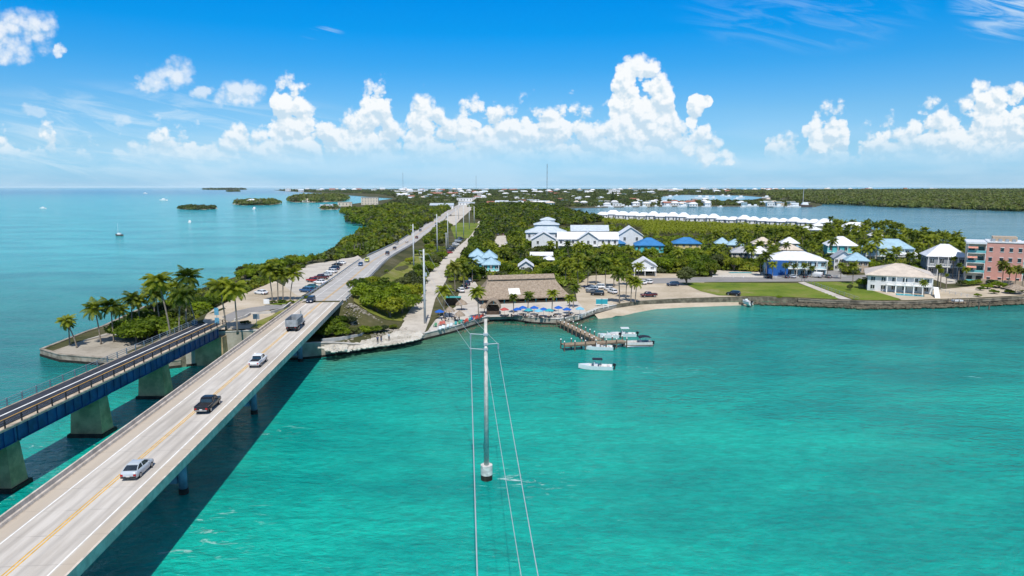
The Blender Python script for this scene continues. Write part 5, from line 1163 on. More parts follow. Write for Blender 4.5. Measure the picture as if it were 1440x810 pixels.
for px, py, c in [(618,465,'white'),(623,463.5,'white'),(628,462,'white'),(633,460.5,'white'),(619,458,'red'),(624,457,'red'),(640,458,'teal'),(645,456.5,'green'),(649,455.5,'teal'),(653,455,'red'),(656.5,453.5,'red'),(659.5,452.5,'teal'),(662,451.5,'blue'),(664,450,'red'),(668.5,450.5,'red'),(671,449.5,'red'),(675,448.5,'red'),(678,446.5,'red'),(612,460,'green')]:
    t = beach_chair(c); p = T(px, py); t.location = p + Vector((0, 0, .07)); t.rotation_euler = (0, 0, R(rnd.uniform(-25, 25) - 15)); seen[c] = seen.get(c, 0) + 1
    tag(t, {'white': 'pale blue white beach chair in the front row by the sea wall', 'red': 'red wooden beach chair facing the water on the patio', 'teal': 'teal wooden beach chair among the coloured chairs on the patio', 'green': 'green wooden beach chair on the patio', 'blue': 'dark blue beach chair between teal and red ones'}[c] + (', apart from the rest' if (c == 'green' and px < 620) else ''), 'chair', 'coloured beach chairs along the sea wall')
for px, lab in ((842, 'turquoise display board on a white frame, left one of the pair by the sea wall'), (850, 'turquoise display board on a white frame, right one of the pair by the sea wall')):
    p = T(px, 431); t = thing('display_board', lab, 'board', p + Vector((0, 0, .06))); MB().box(-.95, .95, -.06, .06, .7, 2.3).build('panel', M('board_turquoise', (.02, .30, .36), var=.1), t); MB().box(-1.05, 1.05, -.09, .09, 2.3, 2.45).box(-1.05, 1.05, -.09, .09, .55, .7).build('frame', WHITE_P, t); [MB().box(x - .05, x + .05, -.05, .05, 0, .55).build('leg', WHITE_P, t) for x in (-.9, .9)]
# kiosk with a green flat roof behind the patio, its posts
def kiosk():
    p = T(637, 430); t = thing('kiosk', 'small open kiosk with a flat teal roof by the gravel path', 'kiosk', p); MB().box(-2.6, 2.6, -1.4, 1.4, 2.8, 2.95).build('roof', M('roof_teal2', (.05, .28, .26)), t); [MB().box(x - .09, x + .09, y - .09, y + .09, 0, 2.8).build('post', DWOOD, t) for x in (-2.4, 2.4) for y in (-1.2, 1.2)]; MB().box(-2.3, 2.3, .9, 1.1, 0, 2.4).build('back_panel', DWOOD, t)
kiosk()
# things on the sandy rise at the end of the old bridge
def sign(label, px, py, h, w_, hh, col, name='sign', two=False):
    p = T(px, py); t = thing(name, label, 'sign', p); MB().cyl((0, 0, -.1), (0, 0, h), .06, .06, 8).build('post', GALV, t)
    MB().box(-w_ / 2, w_ / 2, -.09, -.062, h - hh, h).build('panel', col, t)
    if two: MB().box(-w_ / 2, w_ / 2, -.09, -.062, h - hh * 2.4, h - hh * 1.35).build('panel', col, t)
sign('tall post with two light blue banners at the end of the old bridge', 306, 464, 5.2, 1.0, 1.7, M('banner_blue', (.10, .30, .42)), 'banner_post', True)
sign('square grey road sign seen from behind beside the bridge barrier', 361, 459, 3.0, 1.5, 1.2, GALV)
sign('small pale notice board on the sandy rise near the palms', 375, 430, 1.9, 1.6, 1.3, WHITE_P, 'notice_board')
b_ = T(274, 459); t = thing('waste_bin', 'blue waste bin at the end of the old bridge', 'bin', b_ + Vector((0, 0, .1))); MB().frustum(0, (-.4, .4, -.4, .4), 1.1, (-.5, .5, -.5, .5)).build('body', paint('blue'), t); MB().frustum(1.1, (-.55, .55, -.55, .55), 1.3, (-.3, .3, -.3, .3)).build('lid', paint('dark blue'), t)
park('suv', 'teal', 253, 458, 70, 'teal and white vehicle half hidden behind the leaning palms', 'cars parked near the old bridge'); park('sedan', 'white', 206, 398, 60, 'white car under the trees by the left shore', 'cars parked near the old bridge') if False else None
park('sedan', 'white', 367, 414, 60, 'white car alone on the sandy rise near the palms', 'cars parked near the old bridge')

# anglers on the boulders
SKIN = M('skin', (.45, .27, .19), rough=.6)
def person(label, px, py, shirt, trousers, rz=0., arm=.5):
    p = T(px, py); t = thing('person', label, 'person', p + Vector((0, 0, .35)), rz)
    V = [(0, 0, .95), (0, 0, 1.2), (0, 0, 1.42), (0, .01, 1.52), (0, .02, 1.66), (.1, 0, .88), (.12, .02, .5), (.12, 0, .08), (.12, .14, .03), (-.1, 0, .88), (-.13, -.05, .5), (-.15, -.02, .08), (-.15, .12, .03), (.19, 0, 1.40), (.25, .08, 1.12), (.2, .3, 1.12 + arm * .1), (-.19, 0, 1.40), (-.25, .08, 1.12), (-.18, .3, 1.10)]
    E = [(0, 1), (1, 2), (2, 3), (3, 4), (0, 5), (5, 6), (6, 7), (7, 8), (0, 9), (9, 10), (10, 11), (11, 12), (2, 13), (13, 14), (14, 15), (2, 16), (16, 17), (17, 18)]
    rr = [.13, .13, .13, .055, .10, .085, .06, .04, .035, .085, .06, .04, .035, .06, .045, .03, .06, .045, .03]
    me = bpy.data.meshes.new('body'); me.from_pydata(V, E, []); me.materials.append(SKIN); o = obj('body', me, t); md = o.modifiers.new('skin', 'SKIN'); o.modifiers.new('sub', 'SUBSURF').levels = 1
    for i, r in enumerate(rr): me.skin_vertices[0].data[i].radius = (r, r * .85)
    me.skin_vertices[0].data[0].use_root = True
    el_ = lambda z, a, b, y=0, x=0: [(x + a * math.cos(k * math.pi / 4), y + b * math.sin(k * math.pi / 4), z) for k in range(8)]
    s = MB().loft([el_(.92, .19, .14), el_(1.15, .18, .13), el_(1.38, .22, .14), el_(1.48, .10, .08)])
    for sx, i in ((1, 13), (-1, 16)): s.tube([V[i], Vector(V[i]).lerp(Vector(V[i + 1]), .8)], [.085, .075], 8)
    s.build('shirt', shirt, t, True); q = MB().loft([el_(.78, .18, .14), el_(.97, .19, .14)])
    for k in (5, 9): q.tube([Vector(V[k]) + Vector((0, 0, .03)), V[k + 1], Vector(V[k + 1]).lerp(Vector(V[k + 2]), .7)], [.11, .09, .075], 8)
    q.build('trousers', trousers, t, True); MB().sphere((0, .0, 1.71), .112, 10, 6, (1, 1.05, .8)).build('hair', M('hair_dark', (.03, .02, .015)), t, True)
person('person in a dark blue shirt on the boulders, leftmost of three', 531, 484, M('shirt_navy', (.02, .05, .14)), M('trousers_dark', (.03, .03, .04)), .3)
person('person in black standing on the boulders, middle of three', 536, 482.5, M('shirt_black', (.02, .02, .025)), M('trousers_blue', (.05, .08, .16)), -2.4)
person('person in a pale blue shirt on the boulders, rightmost of three', 547, 480, M('shirt_pale', (.30, .42, .50)), M('trousers_dark', (.03, .03, .04)), 2.9)

# ------------------------------------------------------------------ the far town
def far_house_mesh(k):
    r = random.Random(k); w_, d_, h = r.uniform(8, 13), 7., r.uniform(3, 6); m = MB(); m.box(-w_ / 2, w_ / 2, -d_ / 2, d_ / 2, 0, h)
    if k % 3 == 0: m.add([(-w_ / 2 - .6, -d_ / 2 - .6, h), (w_ / 2 + .6, -d_ / 2 - .6, h), (w_ / 2 + .6, d_ / 2 + .6, h), (-w_ / 2 - .6, d_ / 2 + .6, h), (-w_ / 4, 0, h + 2.4), (w_ / 4, 0, h + 2.4)], [(0, 1, 5, 4), (1, 2, 5), (2, 3, 4, 5), (3, 0, 4), (3, 2, 1, 0)], 1)
    elif k % 3 == 1: m.loft([[(x, -d_ / 2 - .6, h), (x, 0, h + 2.6), (x, d_ / 2 + .6, h)] for x in (-w_ / 2 - .5, w_ / 2 + .5)], 1)
    else: m.box(-w_ / 2 - .3, w_ / 2 + .3, -d_ / 2 - .3, d_ / 2 + .3, h + .01, h + .5, 1)
    for i in range(3): x = -w_ / 2 + w_ * (i + .5) / 3; m.box(x - .6, x + .6, -d_ / 2 - .05, -d_ / 2 - .01, h * .3, h * .7, 2)
    return m
def far_town():
    wl = [wm_('white'), wm_('cream'), wm_('white'), wm_('pale blue'), wm_('white')]; rl = [roof_m('white'), roof_m('white'), roof_m('silver'), roof_m('tan'), roof_m('red'), roof_m('light blue')]
    base = []
    for k in range(12):
        o = far_house_mesh(k).build('town_house', [wl[k % 5], rl[(0, 2, 0, 3, 2, 0, 0, 2, 3, 0, 4, 5)[k]], GL]); base.append(o)
    used = set(); r = random.Random(5)
    def place(px, py, s, lab, grp):
        k = r.randrange(12); o = base[k] if k not in used else base[k].copy()
        if k in used: COL.objects.link(o)
        used.add(k); p = G(px, py, LAND); o.location = p; o.scale = (s * r.uniform(.9, 1.5), s, s * r.uniform(.85, 1.15)); o.rotation_euler = (0, 0, r.uniform(-.5, .5)); tag(o, lab, 'house', grp)
    for i in range(150):                                          # right of the highway
        py = 268.2 + 19 * r.random() ** 1.7; px = r.uniform(700, 1100 if py < 285 else 1000)
        if 925 < px < 1100 and 272 < py < 283: continue
        place(px, py, 1.15 + max(0, (277 - py)) * .26, 'small pale house of the far town right of the highway', 'houses of the far town')
    for i in range(75):
        px = r.uniform(560, 690); py = 268 + 13 * r.random() ** 1.5
        place(px, py, 1.45 + max(0, (276 - py)) * .28, 'small pale house of the far town left of the highway', 'houses of the far town')
    for i in range(20): place(r.uniform(400, 560), r.uniform(267.4, 269.8), 3.6, 'tiny pale house on the low far shore at the left', 'houses of the far town')
    for i in range(40): place(r.uniform(800, 1130), r.uniform(287.2, 290.6), 1.15, 'white waterfront house on the far side of the bay', 'waterfront houses across the bay')
    for i in range(22): place(r.uniform(1000, 1330), r.uniform(267.3, 268.3), 3.4, 'tiny white house on the horizon behind the mangroves at the right', 'houses on the horizon at the right')
    for i in range(14): place(690 + i * 6.4, 289.5 + .1 * (i % 3), 1.4, 'white house in the long row right of the highway bend', 'row of white houses right of the highway')
    for k in range(12):
        if k not in used: bpy.data.objects.remove(base[k])
far_town()
def big(name, label, px0, px1, pyb, pyt, wall, roof, kind='flat', st=2, wins=6, frac=.85, cat='building', D=None, grp=None):
    return house(name, label, px0, px1, pyb, pyt, wm_(wall), roof_m(roof), D, kind, st, 0, .5, frac, wins=wins, cat=cat, sidewins=False, gz=LAND, ov=0, group=grp)
big('warehouse', 'very large pale blue grey flat roofed store left of the highway', 604, 638, 294.5, 285.5, 'white', 'silver', 'gablex', 1, 5, .7, D=45)
big('warehouse', 'low pale building in front of the large store', 592, 606, 296.5, 291.5, 'white', 'white', 'flat', 1, 3)
big('apartment_building', 'beige three storey apartment building on the far left shore', 508, 532, 288, 275.5, 'cream', 'grey', 'flat', 3, 6, D=20)
big('marina_building', 'cream flat marina building at the water edge', 475, 495, 290, 283, 'cream', 'tan', 'flat', 1, 4)
big('marina_shed', 'white marina shed beside small boats at the left point', 450, 468, 292.5, 287.5, 'white', 'white', 'gablex', 1, 3)
big('shop', 'shopping centre with a red roof, left one of two', 605, 622, 274.5, 270.3, 'cream', 'red', 'gablex', 1, 5, .6); big('shop', 'shopping centre with a red roof, right one of two', 628, 644, 274.5, 270.3, 'cream', 'red', 'gablex', 1, 5, .6)
big('shop', 'long white store left of the red roofed shops', 555, 590, 271.6, 267.2, 'white', 'white', 'flat', 1, 6); big('shop', 'yellow fronted shop by the highway', 624, 634, 284, 280.5, 'yellow', 'tan', 'flat', 1, 3); big('shop', 'white store beside the highway with a wide roof', 642, 664, 283.5, 277.5, 'white', 'white', 'flat', 1, 5); big('shop', 'white store beside the highway near the bend', 645, 668, 289, 284, 'white', 'silver', 'gablex', 1, 5)
big('shop', 'white fuel station canopy by the highway', 668, 684, 280, 276, 'white', 'white', 'flat', 1, 4)
big('hotel_block', 'white building on the horizon right of the tall mast', 856, 872, 273, 266.3, 'white', 'white', 'flat', 2, 5); big('hotel_block', 'pale long building on the horizon at the right', 930, 960, 270, 266, 'cream', 'white', 'gablex', 2, 6)
for i in range(23):                                              # houses on the docks along the near side of the bay
    f = i / 22; px = 848 + 312 * f; py = 306.5 + 12.5 * f ** 1.15
    house('dock_house', 'white dock house in the long row along the near side of the bay', px - 10 - rnd.random() * 2, px + 10 + rnd.random() * 3, py + 1.5, py - 8.6 - rnd.choice((0, .8, 1.4, 2.8)), wm_('white'), roof_m('white'), 12, 'hip', 1, 0, .8, .55, wins=3, group='row of white dock houses by the bay', sidewins=False, gz=1.2, ov=0)
house('dock_house', 'first white dock house with an open porch at the left end of the row', 843, 855, 310, 298.5, wm_('white'), roof_m('white'), 12, 'hip', 2, 0, .6, .7, wins=3, porch=True, gz=1.2)
def mast(label, px, pyb, pyt, w_):
    p = G(px, pyb, LAND); d = p.y; h = CAM_H - math.tan(PITCH + math.atan((pyt - 405) / F_PX)) * d; t = thing('radio_mast', label, 'radio mast', p)
    m = MB(); n = 12
    for k in range(3): a = k * 2.094; m.tube([(math.cos(a) * w_, math.sin(a) * w_, 0), (math.cos(a) * w_ * .5, math.sin(a) * w_ * .5, h)], w_ * .28, 5)
    for i in range(n): z = h * i / n; k = w_ * (1 - .5 * i / n); [m.tube([(math.cos(a) * k, math.sin(a) * k, z), (math.cos(a + 2.094) * k * .97, math.sin(a + 2.094) * k * .97, z + h / n)], w_ * .16, 4) for a in (0, 2.094, 4.189)]
    m.build('lattice', M('mast_steel', (.20, .24, .26)), t)
    for f in (.55, .72, .9): MB().cyl((w_, 0, h * f), (w_, 0, h * f + w_ * 3), w_ * .5, w_ * .5, 8).build('antenna', GALV, t)
mast('tallest radio mast, right of the highway in the far town', 769, 277, 231, 1.5); mast('slim radio mast left of the highway in the far town', 567, 271, 243, 1.2); mast('short radio mast just above the end of the highway', 669.5, 270, 247, 1.6)
def marina():
    base = []; r = random.Random(11)
    for i in range(46):
        px = r.uniform(830, 1120) if i < 36 else r.uniform(930, 1080); py = r.uniform(290.8, 292.2) if i < 36 else r.uniform(275.5, 281); s = r.uniform(1.4, 2.6) * (1 if i < 36 else 1.7)
        if not base:
            m = hull(7.2, 2.6, 1.0); m.add([(-.8, -2, 1), (.8, -2, 1), (.8, 1, 1), (-.8, 1, 1), (-.6, -1.8, 2.4), (.6, -1.8, 2.4), (.6, .4, 2.4), (-.6, .4, 2.4)], [(4, 5, 6, 7), (0, 1, 5, 4), (1, 2, 6, 5), (2, 3, 7, 6), (3, 0, 4, 7)]); o = m.build('moored_boat', HULL_W); base.append(o)
        else: o = base[0].copy(); COL.objects.link(o)
        o.location = G(px, py, 0 if i < 36 else LAND + .1); o.scale = (s,) * 3; o.rotation_euler = (0, 0, r.uniform(1.2, 1.9)); tag(o, 'small white boat moored along the far side of the bay' if i < 36 else 'small white boat moored in the inner lagoon of the far town', 'boat', 'boats moored in the far marina')
marina()
far_boat('large white yacht with a tall mast at the end of the far marina', 1130, 291.5, 30, 'sail', 85, 'boats moored in the far marina')
far_boat('white yacht beside the tall masted one at the end of the far marina', 1118, 290.8, 22, 'motor', 85, 'boats moored in the far marina')
sheet('lagoon', [tuple(G(*q, LAND)[:2]) for q in [(925,282.5),(960,283),(1000,283.3),(1060,281),(1075,278),(1040,275.5),(960,274.5),(930,277)]], M('lagoon_water', (.10, .28, .36), rough=.15, var=.1, scale=.01, spec=.5), .3, 0, zf=lambda x, y: 0 * x + LAND + .4)
for nm, pts_, lab in (('islet', [(248,292.6),(262,291.2),(285,290.8),(304,291.5),(306,292.8),(290,293.8),(262,294)], ''), ('islet', [(326,286.5),(350,283.3),(385,283.3),(396,286),(380,288),(340,288.2)], ''), ('islet', [(403,282),(420,277.5),(470,276.5),(492,279),(480,283),(440,284.5),(412,284)], ''), ('islet', [(284,266.0),(330,265.9),(347,266.2),(330,266.6),(296,266.6)], ''), ('islet', [(318,268.6),(336,268.3),(338,269),(322,269.2)], ''), ('islet', [(447,291.5),(472,289.5),(476,294),(452,294.2)], '')):
    o = MB(); P_ = [tuple(G(*q, .4)[:2]) for q in pts_]; vs, fs = cdt(P_, 0, lambda x, y: 0 * x + .5); o.add(vs, fs); n = len(P_)
    for i in range(n): a, b = P_[i], P_[(i + 1) % n]; o.add([(a[0], a[1], .5), (b[0], b[1], .5), (b[0], b[1], -1), (a[0], a[1], -1)], [(0, 1, 2, 3)])
    tag(o.build(nm, MATS.get('coral_sand') or SAND), kind='structure')
big('small_house', 'white house on the islet with trees', 347, 360, 287, 279.5, 'white', 'white', 'hip', 2, 3, .7, 'house'); big('small_house', 'white house on the left end of the longer islet', 416, 424, 283, 277, 'white', 'white', 'hip', 1, 3, .6, 'house'); big('small_house', 'low white house in the middle of the longer islet', 425, 438, 283.5, 279, 'white', 'tan', 'hip', 1, 3, .6, 'house')

# ------------------------------------------------------------------ plants
LEAF = leafmat('broad_leaf', (.040, .080, .004), (.21, .285, .014), .42, .30)
LEAF_Y = leafmat('yellow_green_leaf', (.07, .105, .006), (.29, .32, .02), .42, .30); LEAF_O = leafmat('olive_leaf', (.032, .048, .014), (.12, .14, .04), .35, .30)
LEAF_M = leafmat('mangrove_leaf', (.042, .078, .006), (.19, .25, .018), .40, .16); LEAF_MY = leafmat('mangrove_leaf_yellow', (.075, .105, .008), (.26, .28, .025), .40, .16); LEAF_MO = leafmat('mangrove_leaf_olive', (.035, .052, .018), (.11, .13, .05), .35, .16)
LEAF_F = leafmat('far_leaf', (.046, .078, .020), (.15, .185, .045), .34, .03); LEAF_FY = leafmat('far_leaf_yellow', (.06, .08, .02), (.16, .18, .05), .34, .03); LEAF_FO = leafmat('far_leaf_olive', (.045, .058, .028), (.12, .13, .06), .34, .03)
MIXED = {'mangrove_leaf': [LEAF_M, LEAF_MY, LEAF_MO], 'far_leaf': [LEAF_F, LEAF_FY, LEAF_FO]}
PALM_L = leafmat('palm_frond', (.045, .082, .006), (.25, .285, .024), .42, .5)
PALM_Y = leafmat('palm_frond_yellow', (.05, .08, .008), (.24, .24, .03), .30, .5)
BARK = M('bark', (.16, .13, .10), var=.3, scale=3., bump=.4); PBARK = M('palm_trunk', (.22, .185, .145), var=.3, scale=2.5, bump=.4)
NPR = np.random.default_rng(3)
def quads(C, N, S, asp=.62, rng=NPR):
    """leaf clumps: a kite-shaped face at each centre C with normal N and size S"""
    n = len(C); r = rng.normal(size=(n, 3)); a = np.cross(N, r); a /= np.linalg.norm(a, axis=1)[:, None] + 1e-9; b = np.cross(N, a); S = S[:, None]
    V = np.stack([C - a * S, C - b * S * asp - N * S * .12, C + a * S * 1.1, C + b * S * asp - N * S * .12], 1).reshape(-1, 3)
    return V, np.arange(4 * n).reshape(n, 4)
def crown_pts(rng, R_, H0, H1, nc, nl):
    """points on lumps spread through a crown of radius R_ between heights H0 and H1"""
    zc = (H0 + H1) / 2; hz = (H1 - H0) / 2; d = rng.normal(size=(nc, 3)); d[:, 2] = np.abs(d[:, 2]) * .9 - .25; d /= np.linalg.norm(d, axis=1)[:, None]
    k = rng.uniform(.45, .80, nc)[:, None]; cc = d * k * [R_, R_, hz] + [0, 0, zc]; rr = rng.uniform(.26, .44, nc) * R_
    i = rng.integers(0, nc, nl); q = rng.normal(size=(nl, 3)); q[:, 2] += .35; q /= np.linalg.norm(q, axis=1)[:, None]
    P = cc[i] + q * (rr[i] * rng.uniform(.7, 1.08, nl))[:, None] * [1, 1, .8]; N = q + rng.normal(size=(nl, 3)) * .55 + [0, 0, .35]; N /= np.linalg.norm(N, axis=1)[:, None]
    return P, N, cc
def broad_tree_mesh(seed, nc, nl, leaf, H=1.):
    rng = np.random.default_rng(seed); P, N, cc = crown_pts(rng, 1., .22, 1.45 * H, nc, nl)
    V, F = quads(P, N, leaf * rng.uniform(.6, 1.3, nl), .6, rng); me = mesh_np('crown', V, F, [(LEAF, LEAF, LEAF_Y, LEAF, LEAF_O)[seed % 5]])
    m = MB(); m.tube([(0, 0, -.15), (.03, 0, .3), (0, .02, .7)], [.09, .07, .04], 7)
    for c in cc[:6]: m.tube([(0, 0, .28), tuple(np.array(c) * [.5, .5, .75]), tuple(c)], [.05, .035, .012], 5)
    o = m.build('trunk', BARK); tm = o.data; bpy.data.objects.remove(o); return me, tm
TREES = [broad_tree_mesh(s, 22, 1900, .105) for s in range(5)]; TREES_S = [broad_tree_mesh(40 + s, 14, 620, .16) for s in range(5)]
def tree(p, r, label, group=None, h=1., small=False, name='broadleaf_tree', cat='tree'):
    k = rnd.randrange(5); cm, tm = (TREES_S if small else TREES)[k]; t = thing(name, label, cat, p, rnd.uniform(0, 6.3), group); t.scale = (r, r * rnd.uniform(.9, 1.1), r * h)
    obj('crown', cm, t); obj('trunk', tm, t); return t
def frond(az, el, L, droop, nl, wleaf, lleaf, rng):
    """one palm leaf: a midrib that droops, with paired leaflets"""
    n = 8; t = np.linspace(0, 1, n + 1); e = el - droop * t ** 1.35; st = L / n; x = np.concatenate([[0], np.cumsum(np.cos(e[:-1]) * st)]); z = np.concatenate([[0], np.cumsum(np.sin(e[:-1]) * st)])
    ca, sa = math.cos(az), math.sin(az); mid = np.stack([x * ca, x * sa, z], 1); side = np.array([-sa, ca, 0]); V = []; F = []
    for i in range(nl):
        u_ = .12 + .88 * (i + .5) / nl; f = u_ * n; j = min(int(f), n - 1); p = mid[j] + (mid[j + 1] - mid[j]) * (f - j); tg = mid[j + 1] - mid[j]; tg /= np.linalg.norm(tg); ll = lleaf * math.sin(math.pi * (.18 + .78 * u_)) * rng.uniform(.85, 1.1)
        for s in (-1, 1):
            d = side * s * .80 + tg * .45 + np.array([0, 0, -.42 - .25 * rng.random()]); d /= np.linalg.norm(d); q = p + d * ll; w_ = tg * wleaf
            o = len(V); V += [p - w_, p + w_, p + d * ll * .55 + w_ * 1.1, q, p + d * ll * .55 - w_ * .9]; F += [(o, o + 1, o + 2, o + 4), (o + 4, o + 2, o + 3, o + 3)]
    # midrib
    for j in range(n):
        o = len(V); w_ = side * .05 * (1 - j / n * .8); w2 = side * .05 * (1 - (j + 1) / n * .8); V += [mid[j] - w_, mid[j] + w_, mid[j + 1] + w2, mid[j + 1] - w2]; F.append((o, o + 1, o + 2, o + 3))
    return V, F
def palm_crown(seed, nf, nl, L=3.1, wleaf=.085, lleaf=1.0, drp=(1.2, 2.2)):
    rng = np.random.default_rng(seed); V = []; F = []
    for k in range(nf):
        tier = k / nf; az = k * 2.4 + rng.uniform(-.25, .25); el = 1.35 - 2.0 * tier + rng.uniform(-.15, .15)
        v_, f_ = frond(az, el, L * rng.uniform(.82, 1.08), rng.uniform(*drp) * (1. - .25 * tier), nl, wleaf, lleaf, rng); o = len(V); V += v_; F += [tuple(i + o for i in q) for q in f_]
    return V, F
def palm_mesh(seed, nf, nl, mat=PALM_L, **k):
    V, F = palm_crown(seed, nf, nl, **k); me = bpy.data.meshes.new('crown'); me.from_pydata([tuple(v_) for v_ in V], [], [q if q[2] != q[3] else q[:3] for q in F]); me.materials.append(mat); me.update(); return me
PC = [palm_mesh(s, 26, 20, L=3.25, wleaf=.068, lleaf=1.1) for s in range(4)] + [palm_mesh(9, 23, 20, PALM_Y, L=3.2, wleaf=.068, lleaf=1.1)]; PCM = [palm_mesh(20 + s, 20, 8, L=3.4, wleaf=.17, lleaf=1.25) for s in range(5)] + [palm_mesh(29, 18, 8, PALM_Y, L=3.3, wleaf=.17, lleaf=1.25)]
SABAL = [palm_mesh(50 + s, 22, 5, L=1.6, wleaf=.13, lleaf=.9, drp=(.8, 1.6)) for s in range(2)]
NUT = M('coconut', (.16, .15, .03), var=.3)
def palm(p, h, label, group=None, lean=0., az=0., big=True, s=1., kind='coconut', mi=None):
    t = thing('coconut_palm' if kind == 'coconut' else 'fan_palm', label, 'palm tree', p, 0, group); dx, dy = math.sin(az) * lean, math.cos(az) * lean
    n = 7; pts_ = [(dx * (i / n) ** 1.6, dy * (i / n) ** 1.6, -.3 + (h + .3) * i / n) for i in range(n + 1)]
    rs = [(.26 if i == 0 else .17 - .05 * i / n) * max(1, s * .95) * (1.25 if kind != 'coconut' else 1) for i in range(n + 1)]
    MB().tube(pts_, rs, 8 if big else 5).build('trunk', PBARK, t, True)
    me = rnd.choice(SABAL) if kind != 'coconut' else (PC if big else PCM)[mi if mi is not None else rnd.choices(range(5), [3, 3, 3, 3, 2])[0]]
    c = obj('crown', me, t, (dx, dy, h)); c.rotation_euler = (rnd.uniform(-.12, .12), rnd.uniform(-.12, .12), rnd.uniform(0, 6.3)); c.scale = (s, s, s)
    if big and kind == 'coconut':
        m = MB(); [m.sphere((dx + .32 * math.cos(k * 1.3), dy + .32 * math.sin(k * 1.3), h - .3 - .1 * (k % 2)), .15, 6, 4) for k in range(5)]; m.build('coconuts', NUT, t)
    return t
def palm_px(px, pyb, pyt, label, group=None, lean=0., az=0., big=True, s=None, kind='coconut', mi=None):
    """trunk foot at (px, pyb), top of the crown at row pyt"""
    p = T(px, pyb); k = mpp(p); htop = (pyb - pyt) * k * 1.01; s = s or min(1.25, max(.6, htop / 9.5)); return palm(p, max(1.6, htop - 1.5 * s * (1 if kind == 'coconut' else .7)), label, group, lean, az, big, s, kind, mi)
LPG = 'palms on the promontory by the old bridge'
for a in [(108, 489, 443, 'lone coconut palm nearest the tip, leaning left over the sea wall', 2.0, -1.6), (98, 485, 449, 'short palm standing close behind the lone leaning palm at the tip', .3, 0), (142, 484, 423, 'tall slender palm second from the tip of the promontory', 1.0, -1.3), (160, 481, 421, 'palm just right of the second palm, close to the round bush', .8, -.6), (168, 474, 428, 'palm with dark crown behind the round bush', .5, 1), (186, 468, 411, 'palm with high crown rising behind the round bush', .6, .5), (196, 466, 413, 'palm next to the high crowned one behind the round bush', .5, 1.2),
  (240, 476, 384, 'tallest palm with drooping dry fronds above the old bridge', 1.8, -1.6), (226, 466, 402, 'palm left of the tallest one, half hidden by it', 1., -1.2), (252, 472, 405, 'palm in the clump right of the tallest one', .8, 1.), (262, 464, 379, 'tall palm with the topmost crown of the promontory clump', 1., 1.), (275, 458, 400, 'leaning palm with a pale bare trunk in the clump', 2.2, -1.3), (218, 455, 396, 'palm at the back of the clump near the shore', .5, .3), (247, 452, 396, 'palm hidden at the back between the two tallest ones', .5, .3),
  (318, 464, 391, 'palm with straight trunk at the end of the old bridge', .9, -1.4), (334, 468, 394, 'palm casting its shadow on the sandy rise beside the bridge', .5, -.8)]: palm_px(a[0], a[1], a[2], a[3], LPG, a[4], a[5], True, None, 'coconut', rnd.randrange(4))
LPG = 'palms between the sandy rise and the parking lot'
for a in [(383, 424, 371, 'left palm of the group beside the parking lot', .8, -1.2), (391, 423, 376, 'middle palm of the group beside the parking lot', .3, .5), (398, 423, 378, 'right palm of the close trio beside the parking lot', .4, 1.4), (408, 423, 377, 'slightly apart palm leaning right beside the parking lot', 1.4, 1.3), (473, 378, 358, 'small round palm at the far end of the parking lot', .2, 0)]: palm_px(a[0], a[1], a[2], a[3], LPG, a[4], a[5], True)
for i, (px, pb, pt) in enumerate([(499, 362, 337), (503, 361, 334.5), (507, 360.5, 336), (511, 359, 335), (505, 358, 332)]): palm_px(px, pb, pt, 'fan palm with bare grey trunk in the clump of five left of the road', 'fan palms left of the road', .1, 0, True, None, 'fan')
LPG = 'palms around the thatched restaurant'
for a in [(624, 447, 401, 'palm standing among the thatched shelters at the left of the patio', .4, .5), (673, 449, 404, 'palm left of the thatched bar hut', .5, -.8), (722, 441, 413, 'short palm before the left part of the restaurant front', .2, 0), (742, 441, 410, 'short palm before the middle of the restaurant front', .3, 1), (776, 440, 407, 'short palm before the right part of the restaurant front', .2, 2), (800, 443, 414, 'low palm at the right front corner of the restaurant', .3, 1), (806, 433, 400, 'yellowish palm at the right edge of the thatched roof', .4, 1.5), (640, 412, 369, 'big palm between the gravel path and the thatched roof', .5, -1), (652, 408, 372, 'palm close behind the big one by the gravel path', .4, 1), (664, 398, 364, 'palm at the rear left corner of the thatched roof', .4, .4), (648, 396, 366, 'palm below the light blue pavilions', .3, 0),
  (813, 408, 369, 'tall palm behind the right end of the thatched roof', .6, -1), (826, 406, 367, 'tall palm right of the thatched roof over the parked cars', .6, 1), (838, 400, 362, 'palm over the back of the parked cars', .4, .3), (851, 406, 366, 'palm standing between the parked cars', .3, 0), (871, 427, 376, 'tall slender palm on the sand at the sea wall', .7, -.7), (880, 420, 380, 'palm behind the slender one on the sand', .5, .8), (887, 425, 388, 'shorter palm of the pair on the sand', .5, .6), (893, 426, 393, 'right palm of the group on the sand', .5, 1.2), (863, 404, 364, 'tall palm at the back of the sandy lot', .4, 0), (897, 402, 370, 'palm below the veranda house', .4, .5), (882, 402, 368, 'palm left of the veranda house', .4, -.5)]: palm_px(a[0], a[1], a[2], a[3], LPG, a[4], a[5], True)
LPG = 'palms around the motel and villas'
